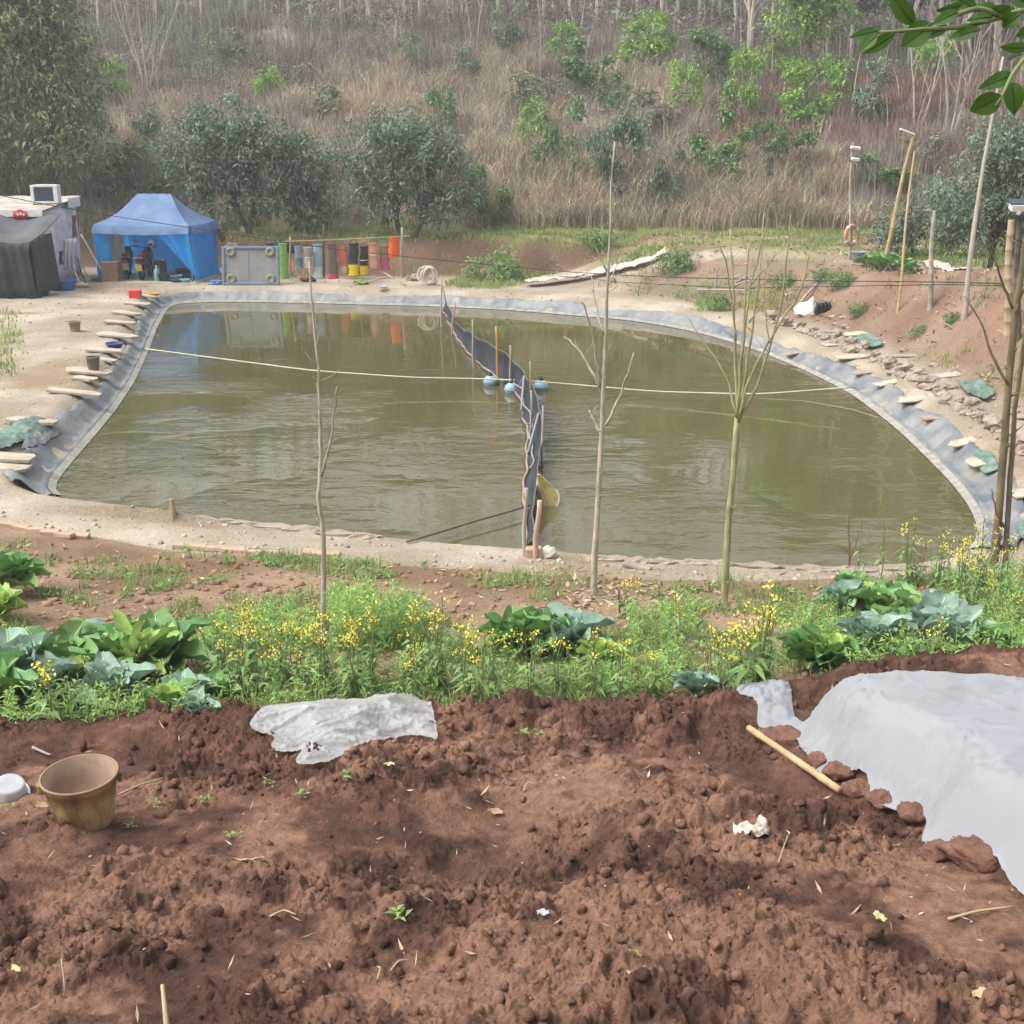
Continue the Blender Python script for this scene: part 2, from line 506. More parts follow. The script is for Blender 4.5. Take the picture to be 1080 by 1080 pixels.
def build_ground():
    ys = [-8.0]
    while ys[-1] < 150:
        y = ys[-1]
        ys.append(y + (0.5 if y < 5.5 else max(0.045, 0.0042 * y) * (1 if y < 80 else 2.5)))
    ys = np.array(ys); us = np.linspace(-1, 1, 460)
    us = np.sign(us) * (0.62 * np.abs(us) + 0.38 * np.abs(us) ** 3)
    w = 6.0 + 0.78 * np.maximum(ys, 0)
    X = us[None, :] * w[:, None]; Y = np.repeat(ys[:, None], len(us), 1)
    Z = H(X, Y)
    e = soil_edge(X)
    Z = Z - 0.45 * sst(e + 0.35 - Y, 0, 0.30)
    nr, nc = X.shape
    idx = np.arange(nr * nc).reshape(nr, nc)
    F = np.stack([idx[:-1, :-1], idx[:-1, 1:], idx[1:, 1:], idx[1:, :-1]], -1).reshape(-1, 4)
    V = np.stack([X, Y, Z], -1).reshape(-1, 3)
    o = mesh_np('ground', V, F, m_ground, col=ground_colour(V[:, 0], V[:, 1], V[:, 2]))
    tag(o, 'pale trodden earth yard, paths, banks and the hillside around the pond', 'ground', kind='structure')
build_ground()

# ------------------------------------------------------------------ tilled soil terrace
FL_HEM = [(838,752),(852,790),(868,818),(900,828),(925,842),(950,855),(978,868),(968,890),(1000,900),(1040,925),(1080,950),(1180,1010),(1330,1100)]
FL_BACK = [(1400,720),(1250,706),(1080,706),(1010,702),(960,701),(900,704),(862,709),(843,716)]
BED = [soilpt[:2] for soilpt in [at(p, q, 0) * 0 for p, q in []]]
def onsoil(px, py, dz=0.0):
    d = ray(px, py); d = d / d[1]; t = np.linspace(1.5, 9, 1500)
    g = CAMZ + d[2] * t - soil_z(d[0] * t, t) - dz
    i = int(np.argmax(g < 0)); t = t[i]
    return np.array((d[0] * t, t, CAMZ + d[2] * t))
BED = [tuple(onsoil(p, q)[:2]) for p, q in FL_HEM] + [tuple(onsoil(p, q, 0.30)[:2]) for p, q in FL_BACK]
BED = resamp(BED, 120, True); BED = smooth(BED, 2, True)
def bed_mound(x, y):
    ins = inpoly(x, y, BED); d = np.where(ins, pdist(x, y, BED), 0)
    return 0.32 * sst(d, 0.0, 0.26)

def crumbs(X, Y, cell, s, fill=0.85):
    xx = X / cell + s * 7.7; yy = Y / cell + s * 3.3
    xx = xx + 0.55 * (vn(xx * 1.7, yy * 1.7, s) - 0.5) + 0.3 * (vn(xx * 4.1, yy * 4.1, s + 1) - 0.5)
    yy = yy + 0.55 * (vn(xx * 1.7, yy * 1.7, s + 2) - 0.5) + 0.3 * (vn(xx * 4.1, yy * 4.1, s + 3) - 0.5)
    xi = np.floor(xx).astype(int); yi = np.floor(yy).astype(int); h = np.zeros(X.shape)
    for a in (-1, 0, 1):
        for b in (-1, 0, 1):
            p = (xi + a + 1000) % 256; q = (yi + b + 1000) % 256
            jx = _T[p, q]; jy = _T[q, (p + 37) % 256]; rz = _T[(p + 91) % 256, q]; kx = _T[(q + 13) % 256, p] - 0.5; ky = _T[(p + 5) % 256, (q + 77) % 256] - 0.5
            dx = xx - (xi + a + jx); dy = yy - (yi + b + jy)
            rad = 0.35 + 0.5 * rz
            dd = 0.5 * np.sqrt(dx * dx + dy * dy) + 0.5 * np.maximum(np.abs(dx + 0.4 * dy), np.abs(dy - 0.4 * dx))
            t = np.sqrt(np.clip(1 - (dd / rad) ** 3, 0, 1)) * rad * (0.6 + kx * dx * 1.4 + ky * dy * 1.4)
            h = np.maximum(h, np.where(rz < fill, t, 0))
    return h * cell
def chunks(X, Y, cell, s, fill=0.6, warp=0.5):
    xx = X / cell + s * 5.1; yy = Y / cell + s * 8.3
    xx = xx + warp * (vn(xx * 1.3, yy * 1.3, s) - 0.5) + 0.35 * (vn(xx * 3.7, yy * 3.7, s + 1) - 0.5)
    yy = yy + warp * (vn(xx * 1.3, yy * 1.3, s + 2) - 0.5) + 0.35 * (vn(xx * 3.7, yy * 3.7, s + 3) - 0.5)
    xi = np.floor(xx).astype(int); yi = np.floor(yy).astype(int)
    F1 = np.full(X.shape, 9.0); F2 = np.full(X.shape, 9.0); hh = np.zeros(X.shape)
    for a in (-1, 0, 1):
        for b in (-1, 0, 1):
            p = (xi + a + 1000 + s * 11) % 256; q = (yi + b + 1000) % 256
            dx = xx - (xi + a + _T[p, q]); dy = yy - (yi + b + _T[q, (p + 37) % 256])
            kx = _T[(q + 13) % 256, p] - 0.5; ky = _T[(p + 5) % 256, (q + 77) % 256] - 0.5; rz = _T[(p + 91) % 256, q]
            dd = np.sqrt(dx * dx + dy * dy); hc = np.where(rz < fill, 0.12 + 0.34 * rz / fill + 0.85 * (kx * dx + ky * dy), 0.0)
            n = dd < F1
            F2 = np.where(n, F1, np.minimum(F2, dd)); hh = np.where(n, hc, hh); F1 = np.where(n, dd, F1)
    return np.maximum(hh, 0) * sst(F2 - F1, 0.0, 0.45) * cell
def soil_grid():
    r = np.random.default_rng(3)
    ys = [1.4]
    while ys[-1] < 7.25: ys.append(ys[-1] + 0.0018 * ys[-1] + 0.0010)
    ys = np.array(ys); nc = 1000
    us = np.linspace(-1, 1, nc); ex = 1 + 1.6 * np.linspace(0, 1, 71)[1:] ** 1.5; us = np.r_[-ex[::-1], us, ex]; nc = len(us); w = 1.15 + 0.50 * ys
    X = us[None, :] * w[:, None]; Y = np.repeat(ys[:, None], nc, 1)
    e = soil_edge(X)
    Z = soil_z(X, Y)
    lift = 0.12 * (fbm(X * 0.75, Y * 0.75, 3, 31) - 0.5) + 0.075 * (fbm(X * 2.6, Y * 2.6, 4, 32) - 0.5)
    for (p, q, rad, dep) in [(550,885,0.42,-0.16),(520,850,0.25,-0.06),(480,905,0.25,-0.07),(610,885,0.2,-0.06),(700,860,0.35,0.05),(30,975,0.3,-0.07),(840,800,0.25,0.05),
                             (500,970,0.09,-0.08),(205,975,0.08,-0.05),(600,880,0.07,-0.05),(890,945,0.3,-0.05),(790,1010,0.4,0.03),(380,830,0.3,0.04),(650,760,0.5,0.05),(200,800,0.3,-0.04)]:
        c = onsoil(p, q); lift = lift + dep * np.exp(-((X - c[0]) ** 2 + ((Y - c[1]) * 1.1) ** 2) / rad ** 2)
    lift = lift + 0.08 * np.exp(-((Y - e + 0.2) / 0.22) ** 2)             # a spade-thrown rim
    lift *= (1 - 0.7 * (bed_mound(X, Y) > 0.1))
    Z = Z + lift + bed_mound(X, Y)
    rough_amt = sst(fbm(X * 1.1, Y * 1.1, 3, 40), 0.36, 0.58)              # cloddy patches and raked smooth ones
    Z = Z + (0.25 + 0.75 * rough_amt) * (0.030 * (fbm(X * 9, Y * 9, 4, 33, 0.6) - 0.5) + 0.012 * (fbm(X * 40, Y * 40, 3, 34) - 0.5))
    ra = 0.15 + 0.85 * rough_amt
    big = sst(fbm(X * 2.3, Y * 2.3, 2, 45), 0.40, 0.60)
    Z = Z + ra * (1.0 * chunks(X, Y, 0.15, 1, 0.35) * big + 1.2 * chunks(X, Y, 0.058, 2, 0.40) + 1.15 * chunks(X, Y, 0.027, 3, 0.6) + 1.2 * chunks(X, Y, 0.014, 4, 0.8))
    Z = Z - 0.05 * ra * sst(fbm(X * 5, Y * 5, 3, 46), 0.58, 0.75)
    base = Z.copy()
    # clods pressed into the surface: domes with ragged tops
    N = 900
    cy = 1.5 + 5.7 * r.random(N) ** 1.0; cw = 1.15 + 0.5 * cy
    cx = (r.random(N) * 2 - 1) * cw
    cr = 0.014 + 0.06 * r.random(N) ** 5
    keep = r.random(N) < 0.18 + 0.82 * sst(fbm(cx * 1.1, cy * 1.1, 3, 40), 0.36, 0.56)
    nzt = fbm(X * 26, Y * 26, 3, 35) - 0.5
    for x0, y0, q in zip(cx[keep], cy[keep], cr[keep]):
        i0, i1 = np.searchsorted(ys, (y0 - q * 1.5, y0 + q * 1.5))
        if i1 <= i0: continue
        im = min((i0 + i1) // 2, len(ys) - 1); ww = w[im]
        j0, j1 = np.searchsorted(us, ((x0 - q * 1.5) / ww, (x0 + q * 1.5) / ww)); j1 += 1
        j0 = max(j0, 0); j1 = min(j1, nc)
        if j1 <= j0: continue
        sx = X[i0:i1, j0:j1] - x0; sy = Y[i0:i1, j0:j1] - y0
        a = r.random() * 3.14; ca, sa = math.cos(a), math.sin(a); el = 0.65 + 0.5 * r.random()
        u = (sx * ca + sy * sa); v = (-sx * sa + sy * ca) / el
        dd = np.maximum(np.abs(u), np.abs(v)) * 0.45 + 0.55 * np.sqrt(u * u + v * v)
        dd = np.maximum(dd + nzt[i0:i1, j0:j1] * q * 1.3, 0)
        zc = base[min(im, len(ys) - 1), (j0 + j1) // 2 if (j0 + j1) // 2 < nc else nc - 1]
        hh = q * (0.35 + 0.4 * r.random())
        top = zc + hh * np.sqrt(np.clip(1 - (dd / q) ** 2.6, 0, 1)) + (0.35 * (r.random() - 0.5) * u) + nzt[i0:i1, j0:j1] * q * 0.8
        Z[i0:i1, j0:j1] = np.where(dd < q, np.maximum(Z[i0:i1, j0:j1], np.minimum(top, base[i0:i1, j0:j1] + hh)), Z[i0:i1, j0:j1])
    fr = (0.35 + 0.65 * rough_amt) * (1 - 0.8 * (bed_mound(X, Y) > 0.05))
    Z = Z + fr * (0.022 * (fbm(X * 30, Y * 30, 4, 47, 0.7) - 0.5) + 0.8 * chunks(X, Y, 0.011, 7, 0.85) + 0.8 * chunks(X, Y, 0.022, 6, 0.5))
    drop = sst(Y, e, e + 0.55)
    Z = Z * (1 - drop) + (Hb(X, np.maximum(Y, 5.5)) - 0.06) * drop
    return X, Y, Z, ys, us, w
SX, SY, SZ, Sys, Sus, Sw = soil_grid()
def soil_at(x, y):
    i = min(max(int(np.searchsorted(Sys, y)), 0), len(Sys) - 1); w = Sw[i]
    j = min(int(np.searchsorted(Sus, x / w)), len(Sus) - 1)
    return float(SZ[i, j])
def soil_np(x, y):
    i = np.clip(np.searchsorted(Sys, y), 0, len(Sys) - 1)
    j = np.clip(np.searchsorted(Sus, x / Sw[i]), 0, len(Sus) - 1)
    return SZ[i, j]
def onS(px, py):
    p = onsoil(px, py)
    for _ in range(3):
        z = soil_at(p[0], p[1]); p = at(px, py, z)
    p[2] = soil_at(p[0], p[1]); return p

def soil_material():
    m = mat('red_tilled_soil', '#7a4a3a', attr='Col', scale=18, rough=0.95, spec=0.10, bump=0.02, bscale=70, detail=10, sharp=(0.3, 0.7))
    return m
m_soil = soil_material()
def soil_colour(X, Y):
    n1 = fbm(X * 1.3, Y * 1.3, 4, 51); n2 = fbm(X * 7, Y * 7, 4, 52); n3 = fbm(X * 0.6, Y * 0.9, 3, 53)
    a = np.array(C('#4f3a30')); b = np.array(C('#6b4e41')); dk = np.array(C('#3c2b25')); lt = np.array(C('#91705d'))
    c = a + (b - a) * np.clip((n2 - 0.3) * 2.4, 0, 1)[:, None]
    c = c + (lt - c) * (0.7 * sst(n1 * 0.65 + n2 * 0.35, 0.48, 0.62))[:, None]
    wet = sst(n3 * 0.5 + n2 * 0.5, 0.5, 0.60) * 0.25
    for (p, q, rx) in [(545,885,0.5)]:
        k = onsoil(p, q); wet = np.maximum(wet, 0.55 * np.exp(-(((X - k[0]) / rx) ** 2 + ((Y - k[1]) / (rx * 0.7)) ** 2)) * (0.5 + n2))
    c = c + (dk - c) * np.clip(wet, 0, 1)[:, None]
    return c
def build_soil():
    nr, nc = SX.shape; idx = np.arange(nr * nc).reshape(nr, nc)
    F = np.stack([idx[:-1, :-1], idx[:-1, 1:], idx[1:, 1:], idx[1:, :-1]], -1).reshape(-1, 4)
    V = np.stack([SX, SY, SZ], -1).reshape(-1, 3)
    o = mesh_np('ground_soil', V, F, m_soil, col=soil_colour(V[:, 0], V[:, 1]))
    tag(o, 'freshly dug reddish brown soil in the foreground', 'soil', kind='structure')
    # loose clods lying on it
    r = np.random.default_rng(11)
    parts = []; cols = []
    base = []
    for k in range(10):
        q = MB(); q.ball((0, 0, 0), (1, 1, 1), n=8, k=5)
        V0 = q.v[0].copy()
        d = V0 / (np.linalg.norm(V0, axis=1)[:, None] + 1e-9)
        amp = 1 + 0.0 * d[:, 0]
        for _ in range(15):
            t = r.normal(size=3); t /= np.linalg.norm(t)
            amp = np.minimum(amp, np.where(d @ t > 0.1, (0.55 + 0.25 * r.random()) / np.maximum(d @ t, 0.1), 9))
        amp *= 1 + 0.35 * (r.random(len(d)) - 0.5)
        base.append((d * amp[:, None], [f for f in q.f]))
    N = 11000
    y = 2.2 + 4.2 * r.random(N) ** 0.9; x = (r.random(N) * 2 - 1) * (0.9 + 0.47 * y)
    rr = 0.004 + 0.030 * r.random(N) ** 7
    dens = fbm(x * 1.1, y * 1.1, 3, 40)
    ok = (r.random(N) < 0.10 + 0.9 * sst(dens, 0.4, 0.58)) & (bed_mound(x, y) < 0.02) & (y < soil_edge(x))
    x, y, rr = x[ok], y[ok], rr[ok]; z = soil_np(x, y)
    VV = []; Q = []; T = []; n = 0
    for i in range(len(x)):
        V0, F0 = base[i % 10]
        R = rotm(r.random() * 6, r.random() * 6, r.random() * 6)
        V = (V0 * rr[i] * (0.7 + 0.6 * r.random(3))) @ R.T + (x[i], y[i], z[i] + rr[i] * 0.35)
        VV.append(V)
        for f in F0: (Q if len(f) == 4 else T).append([a + n for a in f])
        n += len(V)
    VV = np.vstack(VV)
    Q = [f for f in Q]
    o = mesh_np('soil_clods', VV, [np.array(Q)] + ([np.array(T)] if T else []), m_soil, smooth_=False, col=soil_colour(VV[:, 0], VV[:, 1]))
    tag(o, 'loose crumbs and clods of red soil', 'soil clods', kind='stuff')
build_soil()

# ------------------------------------------------------------------ water
def build_water():
    m = bpy.data.materials.new('pond_water'); m.use_nodes = True
    nt = m.node_tree; N = nt.nodes; L = nt.links; b = N['Principled BSDF']
    b.inputs['Roughness'].default_value = 0.04
    b.inputs['IOR'].default_value = 1.42
    b.inputs['Specular IOR Level'].default_value = 0.5
    tc = N.new('ShaderNodeTexCoord')
    nz = N.new('ShaderNodeTexNoise'); nz.inputs['Scale'].default_value = 0.22; nz.inputs['Detail'].default_value = 4
    L.new(tc.outputs['Object'], nz.inputs[0])
    mx = N.new('ShaderNodeMix'); mx.data_type = 'RGBA'
    mx.inputs['A'].default_value = (*C('#49472b'), 1); mx.inputs['B'].default_value = (*C('#585234'), 1)
    L.new(nz.outputs['Fac'], mx.inputs['Factor']); L.new(mx.outputs['Result'], b.inputs['Base Color'])
    def wave(scale, sx, sy, det):
        mp = N.new('ShaderNodeMapping'); mp.inputs['Scale'].default_value = (sx, sy, 1)
        L.new(tc.outputs['Object'], mp.inputs[0])
        n = N.new('ShaderNodeTexNoise'); n.inputs['Scale'].default_value = scale; n.inputs['Detail'].default_value = det
        n.inputs['Roughness'].default_value = 0.5; n.inputs['Distortion'].default_value = 0.4
        L.new(mp.outputs[0], n.inputs[0]); return n.outputs['Fac']
    a = wave(1.0, 1.6, 3.6, 3); c = wave(1.0, 5.0, 9.0, 2)
    ad = N.new('ShaderNodeMath'); ad.operation = 'MULTIPLY_ADD'; ad.inputs[1].default_value = 0.28
    L.new(c, ad.inputs[0]); L.new(a, ad.inputs[2])
    # breezy patches on the near water, calm beyond
    sp = N.new('ShaderNodeSeparateXYZ'); L.new(tc.outputs['Object'], sp.inputs[0])
    mr = N.new('ShaderNodeMapRange'); mr.inputs[1].default_value = 16.0; mr.inputs[2].default_value = 29.0
    mr.inputs[3].default_value = 1.0; mr.inputs[4].default_value = 0.035
    L.new(sp.outputs['Y'], mr.inputs[0])
    pt = N.new('ShaderNodeTexNoise'); pt.inputs['Scale'].default_value = 0.35; pt.inputs['Detail'].default_value = 3
    L.new(tc.outputs['Object'], pt.inputs[0])
    pr = N.new('ShaderNodeMapRange'); pr.inputs[1].default_value = 0.46; pr.inputs[2].default_value = 0.62; pr.inputs[3].default_value = 0.16; pr.inputs[4].default_value = 1.8
    L.new(pt.outputs['Fac'], pr.inputs[0])
    mxl = N.new('ShaderNodeMapRange'); mxl.inputs[1].default_value = -5.0; mxl.inputs[2].default_value = 3.0; mxl.inputs[3].default_value = 1.5; mxl.inputs[4].default_value = 0.55
    L.new(sp.outputs['X'], mxl.inputs[0]); mm = N.new('ShaderNodeMath'); mm.operation = 'MULTIPLY'; L.new(mr.outputs[0], mm.inputs[0]); L.new(mxl.outputs[0], mm.inputs[1])
    mu = N.new('ShaderNodeMath'); mu.operation = 'MULTIPLY'; L.new(mm.outputs[0], mu.inputs[0]); L.new(pr.outputs[0], mu.inputs[1])
    mu2 = N.new('ShaderNodeMath'); mu2.operation = 'MULTIPLY'; L.new(mu.outputs[0], mu2.inputs[0]); L.new(ad.outputs[0], mu2.inputs[1])
    bp = N.new('ShaderNodeBump'); bp.inputs['Strength'].default_value = 1.0; bp.inputs['Distance'].default_value = 0.038
    L.new(mu2.outputs[0], bp.inputs['Height']); L.new(bp.outputs[0], b.inputs['Normal'])
    c0 = POND.mean(0); P = c0 + (POND - c0) * 1.0
    n = len(P); T = np.roll(P, -1, 0) - np.roll(P, 1, 0); T /= np.linalg.norm(T, axis=1)[:, None]
    ar = np.sum(P[:, 0] * np.roll(P[:, 1], -1) - np.roll(P[:, 0], -1) * P[:, 1])
    nn = np.stack([T[:, 1], -T[:, 0]], 1) * (1 if ar > 0 else -1)
    P = P + nn * 0.25
    V = np.vstack([np.c_[P, np.zeros(n)], [[*c0, 0]]])
    i = np.arange(n); F = np.stack([i, (i + 1) % n, np.full(n, n)], 1)
    if ar < 0: F = F[:, ::-1]
    o = mesh_np('pond_water', V, F, m, smooth_=False)
    tag(o, 'murky olive green pond water', 'water', kind='structure')
    return nn
POND_N = build_water()

# ------------------------------------------------------------------ pond liner
m_liner = mat('grey_liner_sheet', '#565d64', '#83837f', scale=1.6, rough=0.5, spec=0.4, bump=0.035, bscale=5)
m_scum = mat('dried_waterline_scum', '#97948a', '#76736a', scale=6, rough=0.9)
def build_liner():
    P = POND; n = len(P)
    s = np.r_[0, np.cumsum(np.linalg.norm(np.roll(P, -1, 0) - P, axis=1))]
    pxs, pys = proj(P[:, 0], P[:, 1], 0 * P[:, 0])
    use = ~((pys > 528) & ~((pxs > 900) & (pys < 586)))
    # fine resample of the used run
    start = int(np.argmax(use & ~np.roll(use, 1)))
    order = [(start + k) % n for k in range(n)]
    run = []
    for k in order:
        if not use[k]: break
        run.append(k)
    Q = P[run]; nn = POND_N[run]
    m = 900
    Qf = resamp(np.c_[Q, nn], m); Q = Qf[:, :2]; nn = Qf[:, 2:]; nn /= np.linalg.norm(nn, axis=1)[:, None]
    ln = np.r_[0, np.cumsum(np.linalg.norm(np.diff(Q, axis=0), axis=1))]
    wd = (0.40 + 0.14 * sst(26 - Q[:, 1], 0, 8)) + 0.30 * (fbm(ln * 0.7, 0 * ln, 4, 60) - 0.5)
    lf = sst(-Q[:, 0], 2.0, 5.0) * sst(26 - Q[:, 1], 0, 6)
    wd = wd + 0.0 * lf
    prof = np.array([-0.35, -0.15, -0.03, 0.04, 0.12, 0.22, 0.34, 0.48, 0.62, 0.78, 0.92, 1.0])
    rows = []
    for j, t in enumerate(prof):
        d = t * (wd if t > 0 else 1.0)
        x = Q[:, 0] + nn[:, 0] * d; y = Q[:, 1] + nn[:, 1] * d
        wob = 0.12 * (fbm(ln * 3.0, np.full(m, t * 2.0), 3, 61) - 0.5) + 0.06 * (fbm(ln * 9, np.full(m, t * 1.3), 2, 62) - 0.5)
        z = np.maximum(H(x, y), -0.15) + 0.03
        if t < 0: z = np.full(m, -0.10 + 0.25 * (t + 0.35)) - 0.03
        elif t < 0.2: z = np.maximum(z, 0.02 + t * 0.5)
        z = z + wob * sst(t, -0.05, 0.3) * (1 - 0.5 * sst(t, 0.9, 1.0)) + 0.05 * sst(t, 0.4, 0.8) * (1 - sst(t, 0.85, 1.0))
        rows.append(np.stack([x, y, z], 1))
    V = np.stack(rows, 0); k = len(prof)
    idx = np.arange(k * m).reshape(k, m)
    F = np.stack([idx[:-1, :-1], idx[:-1, 1:], idx[1:, 1:], idx[1:, :-1]], -1).reshape(-1, 4)
    t = thing('pond_liner', 'wrinkled blue grey plastic liner lapped over the pond bank', 'pond liner')
    mesh_np('sheet', V.reshape(-1, 3), F, m_liner, t)
    q = MB()
    b = V[3].copy(); b[:, 2] = np.maximum(b[:, 2], 0.05) + 0.006
    c = V[2].copy(); c[:, 2] = 0.012
    w = MB(); w.grid(np.stack([c - np.c_[nn, 0 * ln] * 0.06, (c + b) / 2 + (0, 0, 0.012), b], 0))
    w.build('waterline_crust', m_scum, t, True)
build_liner()
# ------------------------------------------------------------------ vegetation on the hill
m_bark = mat('grey_bark', '#6b5f55', '#8a7d70', scale=9, stretch=(1, 1, 0.2), rough=0.9, bump=0.01, bscale=30)
m_palebark = mat('pale_bark', '#8f867a', '#b0a698', scale=8, stretch=(1, 1, 0.25), rough=0.9)
m_darkbark = mat('dark_bark', '#4a4038', '#655a4e', scale=9, stretch=(1, 1, 0.2), rough=0.9, bump=0.01, bscale=30)
m_lf_dark = mat('dark_glossy_leaf', '#5b6d56', '#76896d', scale=1.2, rough=0.62, spec=0.3, island=0.35, hue=0.02, transl=0.2)
m_lf_tree = mat('olive_leaf', '#677851', '#80925f', scale=0.9, rough=0.62, spec=0.3, island=0.35, hue=0.02, transl=0.2)
m_lf_mid = mat('mid_green_leaf', '#5a7340', '#739056', scale=1.5, rough=0.5, spec=0.4, island=0.35, hue=0.025, transl=0.2)
m_lf_bright = mat('bright_green_leaf', '#729644', '#93b556', scale=1.5, rough=0.5, spec=0.4, island=0.3, hue=0.025, transl=0.25)
m_lf_pine = mat('hilltop_dark_leaf', '#465446', '#5b6a58', scale=0.8, rough=0.5, spec=0.4, island=0.3, transl=0.1)
m_tan = mat('dry_tan_grass', '#9f917a', '#bdaf97', scale=0.35, rough=0.85, spec=0.15, island=0.38, hue=0.015, transl=0.2, sharp=(0.4, 0.6))
m_rust = mat('dry_russet_grass', '#84695a', '#9c8270', scale=0.4, rough=0.85, spec=0.15, island=0.38, hue=0.015, transl=0.2)
m_twig = mat('dead_twigs', '#766d68', '#978e88', scale=0.3, rough=0.9, spec=0.15, island=0.4, hue=0.012)
m_scrub = mat('scrub_leaf', '#6f7558', '#868c6b', scale=0.5, rough=0.7, island=0.4, hue=0.03, transl=0.15)
m_weed = mat('weed_green', '#66824a', '#86a062', scale=0.9, rough=0.6, island=0.35, hue=0.025, transl=0.25)
m_grass = mat('grass_green', '#748a4c', '#98a468', scale=0.8, rough=0.6, island=0.35, hue=0.02, transl=0.25)

def hill_zone(px, py):
    """what grows where: 0 scrub, 1 tan grass, 2 russet grass"""
    n = (fbm(px / 38.0, py / 26.0, 4, 70) - 0.5) * 46
    pyn = py + n; pxn = px + n * 1.3
    z = np.zeros(px.shape, int)
    tan1 = (pyn > 176) & (pxn > 505) & (pxn < 900)
    tan1 |= inpoly(pxn, pyn, [(495,120),(560,150),(600,180),(640,190),(640,250),(500,270),(495,200)])
    tan1 |= inpoly(pxn, pyn, [(88,115),(200,108),(330,88),(420,62),(440,92),(470,100),(490,75),(545,55),(600,62),(560,110),(480,150),(420,160),(350,150),(300,170),(200,160),(100,190)])
    tan1 |= inpoly(pxn, pyn, [(640,60),(700,80),(760,110),(740,140),(650,100)])
    rus = inpoly(pxn, pyn, [(735,105),(800,78),(900,90),(1100,85),(1100,170),(1000,190),(900,165),(860,180),(790,190),(740,170)])
    z[rus] = 2; z[tan1] = 1
    return z

def scatter(n, r, y0=45.4, y1=82):
    Y = y0 + (y1 - y0) * r.random(n) ** 1.15
    X = (r.random(n) * 2 - 1) * (Y * 0.47 + 3)
    return X, Y

